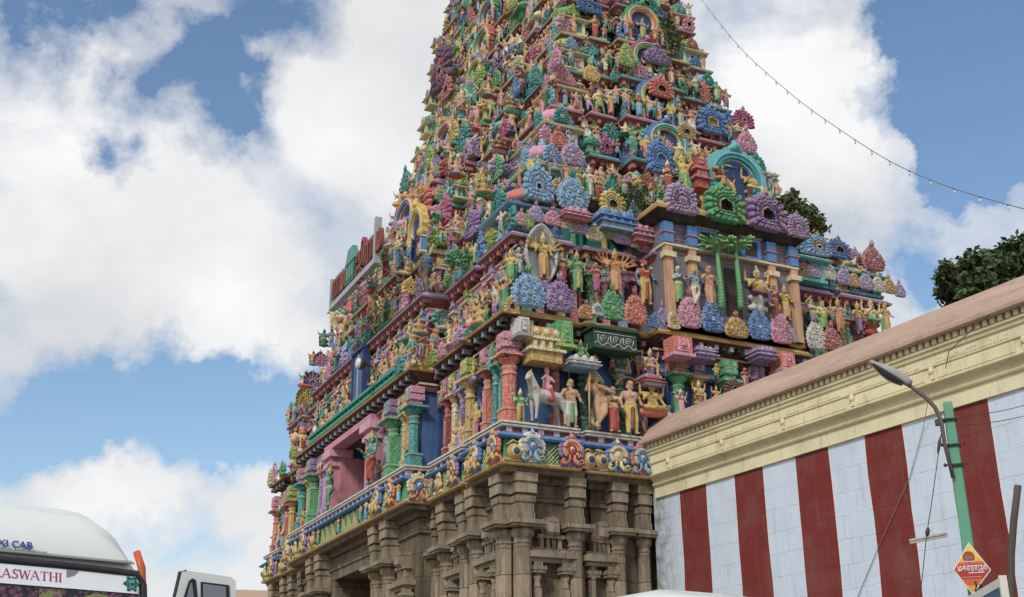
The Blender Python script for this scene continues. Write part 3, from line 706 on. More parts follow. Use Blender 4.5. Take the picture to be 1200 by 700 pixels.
def auto_out(px, py, side, extra=.1):
    """how far out the stepped face lies where this line of sight meets it"""
    f = right_face if side == 'right' else front_face; out = -2.0
    for _ in range(40):
        a, z = f(px, py, out); i = 1
        while i < len(ZK) - 1 and ZK[i] < z: i += 1
        q = max(0, min(1, (z - ZK[i-1]) / (ZK[i] - ZK[i-1]))); s = SK[i-1] + (SK[i] - SK[i-1]) * q
        h = (CX if side == 'right' else CY) - s; fr_ = max(-.99, min(.99, (a - (CX if side == 'right' else CY)) / h))
        out += .4 * (-s + side_out(side, i, fr_) + extra - out)
    return out
CAND = []
def cand(name, t, pal, mat, parent, M, size, label=None):
    w = np.array(tower_M @ M.translation); CAND.append((name, t, pal, mat, parent, M, size * pix_per_m(w), label))
tower_M = Matrix.Translation(Vector(TO)) @ Matrix.Rotation(YAW, 4, 'Z')
SKINS = [('tan', 5), ('flesh', 5), ('cream', 4), ('gold', 1.5), ('brown', 1.2), ('green', 1.2), ('teal', .7), ('ltblue', .7), ('grey', .9), ('white', .6), ('blue', .6), ('orange', 1), ('rose', 1.2)]
CLOTHS = ['red', 'green', 'purple', 'blue', 'yellow', 'white', 'teal', 'tan', 'coral', 'magenta', 'dkgreen', 'gold', 'cream', 'pink', 'aqua', 'lilac', 'rose', 'teal', 'green', 'ltblue']
KCOL = ['teal', 'aqua', 'lime', 'purple', 'pink', 'coral', 'blue', 'yellow', 'lilac', 'green', 'aqua', 'ltblue', 'magenta', 'rose', 'teal', 'green', 'cream', 'pink']
def rskin(): return rnd.choices([P[a] for a, _ in SKINS], [w for _, w in SKINS])[0]
def figpal(skin=None, cloth=None, cloth2=None, gold='gold', hair='black'):
    return [jitter(skin or rskin(), .14), jitter(cloth or P[rnd.choice(CLOTHS)], .15), jitter(P[gold], .1), P[hair], jitter(cloth2 or P[rnd.choice(CLOTHS)], .15), P['white']]
def rk(last=[None]):
    c = rnd.choice(KCOL)
    while c == last[0]: c = rnd.choice(KCOL)
    last[0] = c; return jitter(P[c], .12)
RPOSE = ['free%d' % q for q in range(16)] + ['stand', 'deity', 'woman', 'dance', 'uplift', 'pray', 'praywoman', 'flute', 'stride', 'short', 'many', 'couple', 'beard']
SPOSE = ['sit', 'lalita', 'belly']
def relief(parent, M, h, pose=None, pal=None):
    pose = pose or rnd.choice(RPOSE); t, H, z0 = figure(pose, False if h * pix_per_m(np.array(tower_M @ M.translation)) > 38 else None); s = h / H
    cand('relief_figure', t, pal or figpal(), M_FIGURE, parent, M @ place(sx=s*1.28, sy=s*1.2, sz=s), h * .5)
def ornament(parent, M, w, c=None, style=None, acc=None, hole=None, label=None, h=None):
    st = rnd.randrange(len(KSH)) if style is None else style
    big = w * pix_per_m(np.array(tower_M @ M.translation)) > 30
    cand('horseshoe_ornament', (KUDU if big else KUDU_LO)[st], kpal(c or rk(), acc, hole), M_CARVED, parent, M @ place(sx=w, sz=(h or w)), w, label)
def column(parent, M, kind, r, H, cols, nm='pillar'):
    t = pillar(kind, r, H); cand(nm, t, cols, M_CARVED, parent, M, H * .5)

# ---- stone base ------------------------------------------------------------
base_poly = plan(0, 0)
def notch(poly, half, depth):
    """cut a doorway passage into the middle of the front side"""
    res = []; n = len(poly)
    xm = min(p[0] for p in poly)
    for j in range(n):
        a, b = poly[j], poly[(j+1) % n]; res.append(a)
        if abs(a[0]-xm) < 1e-6 and abs(b[0]-xm) < 1e-6: res += [(xm, CY + half), (xm + depth, CY + half), (xm + depth, CY - half), (xm, CY - half)]
    return res
st = T(); bp = plan(0, .58); BP = (0, .58)
DOOR = 2.0
nb = notch(bp, DOOR, 6.0)
st.quadstrip([[(x, y, z) for x, y in nb] for z in (0, 7.0)], 0, False)
sweep(st, BP, [(0, 7.0), (0, 7.75), (.10, 7.72), (.16, 7.78), (.16, 7.86), (.44, 7.88), (.48, 8.0)], 0, (False, False))
xm = min(p[0] for p in bp)
st.box(xm - .02, xm + 6.2, CY - DOOR - .3, CY + DOOR + .3, 7.0, 7.3, 0)
st.box(xm + 5.6, xm + 6.1, CY - DOOR - .1, CY + DOOR + .1, 0, 7.05, 0)
for prof in ([(.55, 0), (.55, .45), (.40, .5), (.40, .8), (.3, .95), (.38, 1.1), (.38, 1.25), (.12, 1.35), (.12, 1.7), (.22, 1.75), (.22, 1.9), (.0, 1.95)],):
    rect = lambda o: [(-.3 - o, -.05 - o), (2*CX + .05 + o, -.05 - o), (2*CX + .05 + o, 2*CY + .05 + o), (-.3 - o, 2*CY + .05 + o)]
    t2 = [[(x, y, z) for x, y in notch(rect(o), DOOR + .1, 1.2 + o)] for o, z in prof]
    st.quadstrip(t2, 0, False)
# beam lines under the coloured cornice
sweep(st, BP, [(.0, 7.28), (.07, 7.3), (.07, 7.46), (.0, 7.48)], 0)
stone_base = obj('stone_base', st, [(.58, .545, .49)], M_STONE, tower)  # recess shade put into the colour: wall toned darker than the pillars
def stone_pillar(r=.2, H=7.9):
    t = T(); a = r
    t.box(-a*1.2, a*1.2, -a*1.2, a*1.2, 1.9, 2.5, 0)
    t.quadstrip([[(a*c/math.cos(math.pi/8)*.93*math.cos(2*math.pi*(j+.5)/8), a*.93/math.cos(math.pi/8)*math.sin(2*math.pi*(j+.5)/8), z) for j in range(8)] for z, c in ((2.5, 1), (6.25, 1))], 0, False)
    t.lathe([(a*1.0, 6.24), (a*1.12, 6.27), (a*1.0, 6.31), (a*.95, 6.34), (a*1.05, 6.38), (a*1.32, 6.44), (a*1.4, 6.50), (a*1.35, 6.56), (a*1.2, 6.6)], 0, 12)
    t.box(-a*1.9, a*1.9, -a*1.9, a*1.9, 6.6, 6.66, 0); t.box(-a*2.15, a*2.15, -a*2.15, a*2.15, 6.66, 6.76, 0); t.box(-a*1.1, a*1.1, -a*1.1, a*1.1, 6.76, 6.95, 0)
    t.box(-a*1.0, a*1.0, -a*1.0, a*1.5, 6.95, 7.2, 0); t.box(-a*1.15, a*1.15, -a*1.15, a*1.5, 7.2, 7.34, 0); t.box(-a*1.0, a*1.0, -a*1.0, a*1.5, 7.34, 7.4, 0); t.box(-a*1.25, a*1.25, -a*1.3, a*1.5, 7.4, 7.62, 0); t.box(-a*1.1, a*1.1, -a*1.15, a*1.5, 7.62, 7.68, 0); t.box(-a*1.35, a*1.35, -a*1.4, a*1.5, 7.68, 7.88, 0)
    return t
def stone_colonnette(r=.1, H=5.85):
    t = T(); a = r
    t.box(-a*.9, a*.9, -a*.9, a*.9, 1.9, H - .6, 0)
    t.lathe([(a*.95, H-.6), (a*1.1, H-.56), (a*.95, H-.5), (a*.85, H-.44), (a*1.15, H-.38), (a*1.3, H-.32), (a*1.1, H-.26)], 0, 10)
    t.box(-a*1.8, a*1.8, -a*1.8, a*1.8, H-.26, H-.19, 0); t.box(-a*2.1, a*2.1, -a*2.0, a*1.6, H-.19, H-.1, 0); t.box(-a*1.2, a*1.2, -a*1.2, a*1.2, H-.1, H, 0)
    return t
def stone_niche(w=.9):
    t = T(); h = w / 2
    t.box(-h-.16, h+.16, -.26, .1, 5.85, 5.95, 0); t.box(-h-.24, h+.24, -.36, .1, 5.95, 6.08, 0); t.box(-h-.14, h+.14, -.25, .1, 6.08, 6.18, 0)
    for x in (-h*.6, -h*.2, h*.2, h*.6): t.box(x-.045, x+.045, -.2, .1, 6.18, 6.42, 0)
    t.box(-h*.9, h*.9, -.24, .1, 6.42, 6.50, 0); t.box(-h*.5, h*.5, -.28, .1, 6.50, 6.9, 0); t.box(-h*.62, h*.62, -.2, .1, 6.50, 6.62, 0)
    arc = [(h*.42*math.cos(math.pi*i/10), 6.62 + .3*math.sin(math.pi*i/10)) for i in range(11)]
    t.extrude(arc + [(-h*.42, 6.55), (h*.42, 6.55)][::1], -.34, -.2, 0)
    t.box(-h, -h+.1, -.2, .1, 1.9, 5.85, 0); t.box(h-.1, h, -.2, .1, 1.9, 5.85, 0)
    t.box(-h+.1, h-.1, .02, .1, 1.9, 2.6, 0)
    return t
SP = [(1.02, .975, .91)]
def stone_on(side, tab):
    for kind, f, a in tab:
        off = .0
        M0 = fm(side, 0, .58, f, 0, 0, ab=True)
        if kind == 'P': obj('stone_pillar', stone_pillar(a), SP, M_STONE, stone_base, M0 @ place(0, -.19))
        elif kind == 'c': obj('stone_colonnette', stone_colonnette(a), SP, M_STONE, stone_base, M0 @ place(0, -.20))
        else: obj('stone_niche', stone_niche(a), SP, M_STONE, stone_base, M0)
rt = [('P', -6.05, .21), ('N', -5.3, .78), ('c', -5.68, .085), ('c', -4.94, .085), ('P', -4.66, .17), ('c', -4.12, .085), ('c', -3.68, .085), ('N', -3.9, .6), ('P', -3.45, .17), ('P', -2.72, .15),
      ('P', -2.15, .19), ('N', -1.2, .9), ('P', 0, .2)]
stone_on('right', [e for e in rt if not -2.5 < e[1] < -1.0] + [(k, -f, a) for k, f, a in rt if f < 0])
fr_ = [('P', 10.45, .21), ('c', 9.95, .085), ('N', 9.6, .75), ('c', 9.25, .085), ('P', 8.85, .19), ('P', 8.05, .19), ('N', 7.45, .7), ('c', 7.1, .085), ('P', 6.72, .19), ('P', 5.65, .2), ('c', 5.15, .09), ('N', 4.7, .8), ('c', 4.25, .09),
       ('P', 3.75, .2), ('P', 2.75, .2), ('c', 2.3, .10)]
stone_on('front', fr_ + [(k, -f, a) for k, f, a in fr_])

# ---- painted base frieze, z 8.0 to 9.05 ------------------------------------
fz = T(); pf = (0, 0)
sweep(fz, pf, [(-.10, 8.004), (.03, 8.01), (.06, 8.06), (.02, 8.10), (-.03, 8.12), (-.05, 8.62)], [3, 4, 4, 4, 0])
sweep(fz, pf, [(-.05, 8.62), (.12, 8.63), (.16, 8.67), (.10, 8.74), (-.06, 8.80)], [1, 1, 1, 1])
sweep(fz, pf, [(-.06, 8.80), (-.10, 8.93)], 5)
sweep(fz, pf, [(-.10, 8.93), (.02, 8.935), (.03, 8.97), (-.01, 8.975), (0, 9.0), (.05, 9.005), (.05, 9.05), (-.6, 9.055)], [2, 2, 5, 2, 2, 2, 2])
tp = T().box(-.075, .075, -.02, .16, .0, .125, 0)
for side, h in (('right', CX), ('front', CY)):
    for j in range(int(h * 2 / .42)): fz.merge(tp, fm(side, 0, .06, -h + .2 + j * .42, 8.803, 0, ab=True), [6 + j % 2])
frieze = obj('base_frieze', fz, [P['green'], P['blue'], P['white'], P['gold'], mixc(P['gold'], P['cream'], .4), mixc(P['maroon'], P['brown'], .4), tint(P['pink'], .5), tint(P['lilac'], .5)], M_STUCCO, tower)
def lattice():
    t = T(); t.box(-.26, .26, -.0, .03, 0, .48, 0); n = 5
    for i in range(n + 1):
        for q in (-1, 1):
            x0 = -.26 + .52 * i / n
            for L in ((x0, x0 + q * .48),):
                a, b = L; za, zb = 0, .48
                if b > .26: zb = .48 * (.26 - a) / (b - a); b = .26
                if b < -.26: zb = .48 * (-.26 - a) / (b - a); b = -.26
                if abs(b - a) > .02: t.tube([(a, -.012, za), (b, -.012, zb)], .012, 1, 5, False)
    return t
LAT = lattice()
def peacock():
    t = T(); t.ball((0, -.05, .2), .2, 0, 14, 6, (1, .45, 1)); t.ball((0, -.13, .2), .13, 1, 12, 5, (1, .4, 1)); t.ball((0, -.17, .2), .085, 2, 10, 5, (1, .4, 1))
    t.tube([(.15, -.05, .1), (.25, -.06, .2), (.26, -.08, .38), (.2, -.1, .46), (.13, -.12, .44)], [.06, .05, .04, .04, .012], 3, 7)
    t.tube([(-.2, -.04, .35), (-.05, -.05, .47), (.1, -.05, .42)], [.02, .035, .02], 3, 6); t.box(-.28, .28, -.06, .0, -.02, .05, 3); return t
PEA = peacock()
def fz_row(side, lst):
    for kind, t, *r in lst:
        M0 = fm(side, 0, 0, t, 8.1, .02, ab=True)
        if kind == 'K':
            c, hole, acc = r; obj('scroll_ornament', OMEGA, [jitter(P[c], .06), jitter(P[acc], .06), P[hole], P[r[3]] if len(r) > 3 else P[acc], P['cream']], M_STUCCO, frieze, M0 @ place(0, -.02, -.01, sx=.72, sz=.70))
        elif kind == 'L': obj('lattice_panel', LAT, [P['dkgreen'], mixc(P['lime'], P['cream'], .5)], M_STUCCO, frieze, M0)
        elif kind == 'G': obj('peacock_medallion', PEA, [P['gold'], tint(P['gold'], .4), P['navy'], jitter(P[r[0]])], M_STUCCO, frieze, M0)
        elif kind == 'H': relief(frieze, M0 @ place(0, -.02), .62, rnd.choice(['woman', 'stand', 'pray', 'dance']))
def rv(px, py, o=.1): return right_face(px, py, o)[0] - CX
fz_row('right', [('G', -6.45, 'gold'), ('K', rv(624, 530), 'white', 'blue', 'ltblue'), ('L', rv(645, 530)), ('K', rv(670, 535), 'purple', 'red', 'coral'), ('G', rv(693, 540), 'flesh'), ('G', rv(707, 540), 'cream'),
                 ('K', rv(726, 545), 'blue', 'cream', 'cream'), ('K', rv(755, 548), 'rose', 'blue', 'ltblue'), ('L', rv(741, 548)), ('K', -2.2, 'coral', 'blue', 'gold'), ('L', -1.6), ('G', -1.0, 'gold'), ('K', -.3, 'white', 'red', 'gold'), ('L', .4), ('K', 1.1, 'blue', 'cream', 'gold'), ('G', 1.8, 'gold')])
cyc = [('K', 'coral', 'blue', 'gold'), ('L',), ('K', 'blue', 'white', 'gold'), ('G', 'gold'), ('H',), ('K', 'purple', 'red', 'gold'), ('L',), ('G', 'cream'), ('H',), ('K', 'cream', 'blue', 'gold'), ('H',)]
u = 10.9; i = 0; lst = []
while u > -10.9:
    c = cyc[i % len(cyc)]
    if abs(u) < 2.3 and c[0] != 'L': c = ('L',) if i % 4 else ('H',)
    lst.append((c[0], u) + tuple(c[1:])); u -= .54; i += 1
fz_row('front', lst)
for q in (1, -1):
    obj('scroll_ornament', OMEGA, [jitter(P['cream']), P['gold'], P['blue'], P['coral'], P['white']], M_STUCCO, frieze, place(-.10, CY - q*(.53*CY + .03), 8.1, 0 if q > 0 else math.pi, .72, .72, .70))
# ---- storeys ----------------------------------------------------------------
WALLC = ['navy', 'plum', 'teal', 'plum', 'blue', 'dkgreen', 'rose', 'navy', 'teal', 'plum', 'blue', 'plum', 'navy', 'teal']
KAPC = [('gold', 'tan'), ('lilac', 'cream'), ('cream', 'tan'), ('aqua', 'coral'), ('pink', 'gold'), ('aqua', 'tan'), ('cream', 'rose'), ('lilac', 'tan'), ('cream', 'rose'), ('gold', 'tan'), ('rose', 'tan'), ('sage', 'tan'), ('gold', 'tan'), ('aqua', 'tan')]
storeys = []
for i in range(len(ZK)):
    zk, s = ZK[i], SK[i]
    zb = 9.05 if i == 0 else ZK[i-1] + .22
    sw = s + (.55 if i == 0 else .42)
    t = T(); pw = plan(i, sw)
    if i == 0:
        nw = notch(pw, 1.75, 1.6)
        t.quadstrip([[(x, y, z) for x, y in nw] for z in (zb - .1, 11.3)], 0, False); xw = min(p[0] for p in pw)
        t.box(xw - .01, xw + 1.7, CY - 1.8, CY + 1.8, 11.2, 11.45, 1)
    else: t.quadstrip([[(x, y, z) for x, y in pw] for z in (zb - .1, zk - .35)], 0, False)
    # beam and bracket mouldings, then the eave
    sweep(t, (i, sw), [(0, zk - .55), (.10, zk - .54), (.10, zk - .38), (.16, zk - .36), (.16, zk - .30), (.05, zk - .28)], [1, 1, 1, 2, 1])
    body = obj('storey', t, [shade_of(P[WALLC[i]], .8) if i else mixc(P['navy'], P['blue'], .45), P[('rose', 'pink', 'aqua', 'lilac', 'rose', 'gold', 'aqua')[i % 7]] if i else P['maroon'], P['cream']], M_STUCCO, tower)
    storeys.append(body)
    e = T(); ev, ec = KAPC[i]
    sweep(e, (i, s), [(-.45, zk - .28), (-.06, zk - .02), (.0, zk - .03), (.02, zk + .03), (-.03, zk + .05), (-.08, zk + .12), (-.22, zk + .20), (-.42, zk + .24)], [2, 1, 1, 0, 0, 0, 0]); cap(e, poly_at(i, s, -.42), zk + .236, 3)
    bx = T().box(-.055, .055, -.12, .12, -.13, .0, 0)
    for side, h in (('right', CX - s), ('front', CY - s)):
        step = .24 if i < 2 else .3
        for j in range(int(2*h/step)):
            tt = -h + step*(j + .5); e.merge(bx, fm(side, i, s, tt, zk - .09, -.20, ab=True), [4 + j % 2])
    eave = obj('eave', e, [P[ev], mixc(P[ev], P['brown'], .4), P['maroon'] if i == 0 else mixc(P['rose'], P['brown'], .4), P['grey'] if i % 2 else P['tan'], P['black'] if i == 0 else P['maroon'], P['grey'] if i == 0 else P['rose']], M_STUCCO, body)
# roof above the last storey (mostly above the picture)
i = len(ZK); hx, hy = halves(5.0)
rf = T(); rf.box(CX - hx, CX + hx, CY - hy, CY + hy, 33.1, 34.6, 0)
arc = [((hx + .35) * math.cos(a) * (1.1 if .3 < a < 2.84 else 1), 34.6 + 1.7 * math.sin(a)) for a in [math.pi * j / 18 for j in range(19)]]
rf.quadstrip([[(CX + x, y, z) for x, z in arc] for y in (CY - hy - .3, CY + hy + .3)], 1, True, False)
for y, q in ((CY - hy - .3, 1), (CY + hy + .3, -1)):
    o = len(rf.v); rf.v.extend([(CX + x, y, z) for x, z in arc]); rf.f.append(tuple(range(o, o + 19))); rf.k.append(2); rf.s.append(False)
roof = obj('barrel_roof', rf, [P['maroon'], P['teal'], P['coral']], M_STUCCO, tower)
for j in range(7):
    fn = T().lathe([(.25, 0), (.38, .2), (.3, .42), (.12, .5), (.2, .62), (.12, .78), (.05, .85), (.015, 1.2)], 0, 10)
    obj('finial', fn, [P['gold']], M_STUCCO, roof, place(CX, CY - hy + .4 + j * (2*hy - .8) / 6, 36.25))
# ---- pillars, windows and niches of the two lowest storeys ------------------
def cpal(a, cap=None, br=None): c = P[a]; return [jitter(c, .06), tint(c, .35), P[cap] if cap else shade_of(c, .8), P[br] if br else jitter(c, .1)]
H1 = 11.26 - 9.05
s0 = storeys[0]
def col1(side, t, kind, r, *c, out=.0):
    r *= .74
    column(s0, fm(side, 0, .55, t, 9.052, out + r * 1.5, ab=True), kind, r, H1, cpal(*c))
for px, kind, r, c in ((610, 'round', .19, ('coral', 'coral', 'pink')), (664, 'round', .14, ('rose', 'rose', 'green')), (696, 'round', .15, ('dkgreen', 'teal', 'dkgreen')), (741, 'round', .15, ('dkgreen', 'sage', 'dkgreen')),
                       (771, 'square', .13, ('lilac', 'white', 'lilac')), (800, 'round', .2, ('green', 'green', 'coral')), (823, 'square', .16, ('tan', 'gold', 'purple')), (858, 'square', .2, ('green', 'green', 'green')), (893, 'round', .17, ('tan', 'gold', 'purple')), (919, 'square', .18, ('coral', 'coral', 'coral'))):
    t = right_face(px, 450, .2)[0] - CX
    col1('right', t, kind, r, *c)
for t, c in ((3.2, ('green', 'teal', 'green')), (4.3, ('rose', 'rose', 'green')), (5.2, ('gold',)), (6.4, ('coral', 'coral', 'pink'))): col1('right', t, 'round', .16, *c)
FC = [(10.82, 'round', .2, ('coral', 'coral', 'pink')), (10.3, 'square', .11, ('teal', 'green', 'teal')), (9.92, 'round', .12, ('teal', 'teal', 'green')), (9.5, 'square', .15, ('coral', 'red', 'pink')), (8.55, 'fluted', .2, ('gold', 'gold', 'lime')), (8.0, 'round', .12, ('purple', 'purple', 'purple')),
      (7.62, 'square', .12, ('purple', 'lilac', 'purple')), (7.15, 'round', .14, ('cream', 'tan', 'lime')), (6.65, 'square', .14, ('red', 'red', 'pink')), (5.6, 'round', .2, ('teal', 'teal', 'pink')), (5.05, 'round', .13, ('gold', 'gold', 'gold')), (4.7, 'round', .13, ('yellow', 'gold', 'gold')),
      (4.05, 'square', .23, ('green', 'green', 'purple')), (3.45, 'round', .13, ('purple', 'pink', 'purple')), (3.1, 'round', .12, ('lilac', 'lilac', 'purple'))]
for t, kind, r, c in FC: col1('front', t, kind, r, *c)
for t, kind, r, c in FC: col1('front', -t, kind, r, *c)
# pink portal in the middle of the front
po = T()
for q in (-1, 1):
    po.box(q*2.05-.33, q*2.05+.33, -.35, .3, 0, 1.6, 0); po.box(q*2.05-.42, q*2.05+.42, -.44, .3, 1.6, 1.75, 1); po.box(q*2.05-.36, q*2.05+.36, -.38, .3, 1.75, 1.9, 0); po.box(q*2.0-.5, q*2.0+.5, -.5, .3, 1.9, 2.15, 1)
    po.box(q*1.66-.06, q*1.66+.06, -.10, 1.2, 0, 1.9, 2)
po.box(-2.4, 2.4, -.45, .3, 2.15, 2.35, 0); po.box(-1.7, 1.7, .9, .95, 0, 2.2, 3)
obj('portal', po, [mixc(P['rose'], P['pink'], .6), tint(P['pink'], .2), mixc(P['rose'], P['pink'], .5), P['dark']], M_STUCCO, s0, fm('front', 0, .55, 0, 9.05, 0, ab=True))
# blue doors between the pillars
for side, t, w, cc in (('front', 9.05, .55, 'blue'), ('front', 6.15, .55, 'navy'), ('front', -9.05, .55, 'blue'), ('front', -6.15, .55, 'navy'), ('right', rv(681, 450), .62, 'ltblue'), ('right', rv(778, 450), .42, 'navy'), ('right', rv(840, 440), .55, 'navy'), ('right', rv(877, 440), .5, 'navy')):
    d = T(); d.box(-w/2-.08, w/2+.08, -.10, .02, 0, .08, 0); d.box(-w/2-.08, -w/2, -.10, .02, .08, 1.7, 0); d.box(w/2, w/2+.08, -.10, .02, .08, 1.7, 0); d.box(-w/2-.12, w/2+.12, -.16, .02, 1.7, 1.8, 0); d.box(-w/2-.05, w/2+.05, -.12, .02, 1.8, 1.92, 2)
    d.box(-w/2, w/2, -.02, .02, .08, 1.7, 1); d.box(-.015, .015, -.04, -.02, .1, 1.68, 2)
    obj('niche_door', d, [P[cc], shade_of(P['navy'], .8), tint(P[cc], .5)], M_STUCCO, s0, fm(side, 0, .55, t, 9.052, 0, ab=True))
# gold pavilion behind the white horse, green block, canopies
def block(nm, px, py0, py1, w, cols, out, side='right', d=.3, style=0, o=.25):
    f = right_face if side == 'right' else front_face
    a, z0 = f(px, py0, o); z1 = f(px, py1, o)[1]; H = z1 - z0; t = T()
    if style == 0:
        t.box(-w/2, w/2, -d, .2, 0, H*.3, 0); t.box(-w/2-.08, w/2+.08, -d-.08, .2, H*.3, H*.38, 1); t.box(-w/2+.04, w/2-.04, -d+.04, .2, H*.38, H*.62, 0)
        for j in range(4): x = -w/2 + .1 + (w-.2)*j/3; t.box(x-.05, x+.05, -d-.02, -d+.04, H*.4, H*.6, 1)
        t.box(-w/2-.06, w/2+.06, -d-.06, .2, H*.62, H*.70, 1); t.box(-w/2, w/2, -d, .2, H*.70, H, 0)
        for j in range(3): x = -w/2 + .15 + (w-.3)*j/2; t.ball((x, -d-.01, H*.85), min(.11, w*.12), 1, 8, 5, (1, .5, 1))
    else:
        t.box(-w/2, w/2, -d, .2, 0, H, 0); t.box(-w/2-.06, w/2+.06, -d-.06, .2, -.06, .02, 1); t.box(-w*.3, w*.3, -d-.03, -d, H*.15, H*.85, 1); t.box(-w*.2, w*.2, -d-.045, -d-.03, H*.25, H*.75, 0); t.ball((0, -d-.04, H*.5), w*.12, 1, 8, 5)
    M0 = (place(CX + (a - CX), -.0, z0) if side == 'right' else place(0, a, z0, -math.pi/2)) @ place(0, -out if out else 0)
    return obj(nm, t, [P[c] for c in cols], M_CARVED, s0, M0)
block('shrine_canopy', 641, 424, 384, .85, ('gold', 'cream'), -.05)
block('carved_block', 662, 405, 377, .42, ('green', 'lime'), .0, style=1)
block('carved_block', 614, 392, 372, .28, ('white', 'grey'), -.02, style=1)
dk = T(); dk.box(-.62, .62, -.30, .2, 0, .52, 0); dk.box(-.68, .68, -.36, .2, .50, .56, 0)
dk.tube([(-.6 + 1.2*j/24, -.31, .10 + .05*math.sin(j*1.05)) for j in range(25)], .012, 1, 5); dk.tube([(-.6, -.31, .40), (.6, -.31, .40)], .010, 1, 5)
for x in (-.36, 0, .36):
    dk.tube([(x + .10*(1 - j/14)*math.cos(j*.75), -.31, .25 + .10*(1 - j/14)*math.sin(j*.75)) for j in range(13)], .012, 1, 5)
    dk.tube([(x - .14, -.31, .34), (x - .14, -.31, .18), (x - .06, -.31, .16)], .011, 1, 5); dk.tube([(x + .12, -.31, .16), (x + .17, -.31, .30)], .011, 1, 5)
a, z0 = right_face(720, 411, .25)
obj('scrolled_panel', dk, [shade_of(P['dkgreen'], .5), P['white']], M_STUCCO, s0, place(a, -.02, z0))
block('carved_block', 683, 432, 420, .75, ('ltblue', 'white'), .05)
block('carved_block', 795, 418, 398, .55, ('coral', 'pink'), .45, style=1, o=.5)
block('carved_block', 918, 436, 416, .45, ('coral', 'pink'), .45, style=1, o=.5)
block('carved_block', 765, 452, 440, .5, ('lilac', 'rose'), .0, style=0)
for px in (822, 893): block('carved_block', px, 424, 410, .55, ('purple', 'lilac'), .45, style=0, o=.5)
# big side pavilion of the second storey on the right-hand face
s1 = storeys[1]
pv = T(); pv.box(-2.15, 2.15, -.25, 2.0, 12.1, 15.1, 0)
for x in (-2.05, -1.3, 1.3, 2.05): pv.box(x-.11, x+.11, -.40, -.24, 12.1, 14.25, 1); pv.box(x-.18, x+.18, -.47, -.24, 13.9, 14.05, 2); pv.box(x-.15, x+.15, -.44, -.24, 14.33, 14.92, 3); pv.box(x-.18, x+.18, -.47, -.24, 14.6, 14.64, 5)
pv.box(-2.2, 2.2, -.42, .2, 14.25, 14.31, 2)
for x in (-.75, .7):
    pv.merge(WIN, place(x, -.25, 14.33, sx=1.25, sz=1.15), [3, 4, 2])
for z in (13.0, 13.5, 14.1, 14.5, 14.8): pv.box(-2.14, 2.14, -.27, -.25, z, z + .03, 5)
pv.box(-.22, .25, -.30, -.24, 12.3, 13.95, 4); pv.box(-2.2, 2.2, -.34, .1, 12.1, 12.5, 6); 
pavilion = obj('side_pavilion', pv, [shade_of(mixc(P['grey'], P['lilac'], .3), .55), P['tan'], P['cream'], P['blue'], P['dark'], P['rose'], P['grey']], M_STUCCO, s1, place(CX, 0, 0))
pe_ = T()
ring = lambda o, z: [(-2.25-o, -.40-o, z), (2.25+o, -.40-o, z), (2.25+o, 2.2, z), (-2.25-o, 2.2, z)]
pe_.quadstrip([ring(.0, 14.98), ring(.22, 15.2), ring(.26, 15.19), ring(.28, 15.28), ring(.22, 15.33), ring(.12, 15.45), ring(-.15, 15.58), ring(-.4, 15.62)], [1, 0, 0, 2, 2, 2, 2], False, True, (False, True))
obj('eave', pe_, [P['gold'], P['dark'], mixc(P['gold'], P['tan'], .5)], M_STUCCO, s1, place(CX, 0, 0))
for x, c, w, st_ in ((-1.75, 'lilac', 1.0, 1), (-.35, 'green', 1.25, 2), (1.05, 'purple', 1.25, 2), (2.1, 'lilac', .8, 1)):
    cand('horseshoe_ornament', KUDU[st_], kpal(P[c], P['gold'] if st_ == 2 else P['rose']), M_CARVED, s1, place(CX + x, -.62, 15.12, sx=w, sz=w*.95), w)
# palms of painted plaster
def plaster_palm(h):
    t = T(); pts = [(.012*math.sin(j*.7), 0, h*j/8) for j in range(9)]
    t.tube(pts, [.085 - .004*j for j in range(9)], 0, 8); 
    for j in range(16): t.lathe([(.088 - .002*j, h*(j+.5)/17), (.094 - .002*j, h*(j+.55)/17), (.086 - .002*j, h*(j+.7)/17)], 0, 8, cx=0)
    r2 = random.Random(int(h*10))
    for j in range(19):
        a = 2*math.pi*j/19 + .2; el = r2.uniform(.35, 1.35); L = r2.uniform(.46, .58); rings = []
        for q in range(6):
            f = q/5; x = L*f; z = L*(math.sin(el)*f*1.35 - .55*f*f) ; w = .062*math.sin(math.pi*min(1, f*.85+.12))+.008
            d = (math.cos(a), math.sin(a)); n = (-math.sin(a), math.cos(a))
            rings.append([(d[0]*x + n[0]*w, d[1]*x*.8 + n[1]*w, h + z), (d[0]*x, d[1]*x*.8, h + z + .05), (d[0]*x - n[0]*w, d[1]*x*.8 - n[1]*w, h + z), (d[0]*x, d[1]*x*.8, h + z - .02)])
        t.quadstrip(rings, 1, False, True, (True, True))
    return t
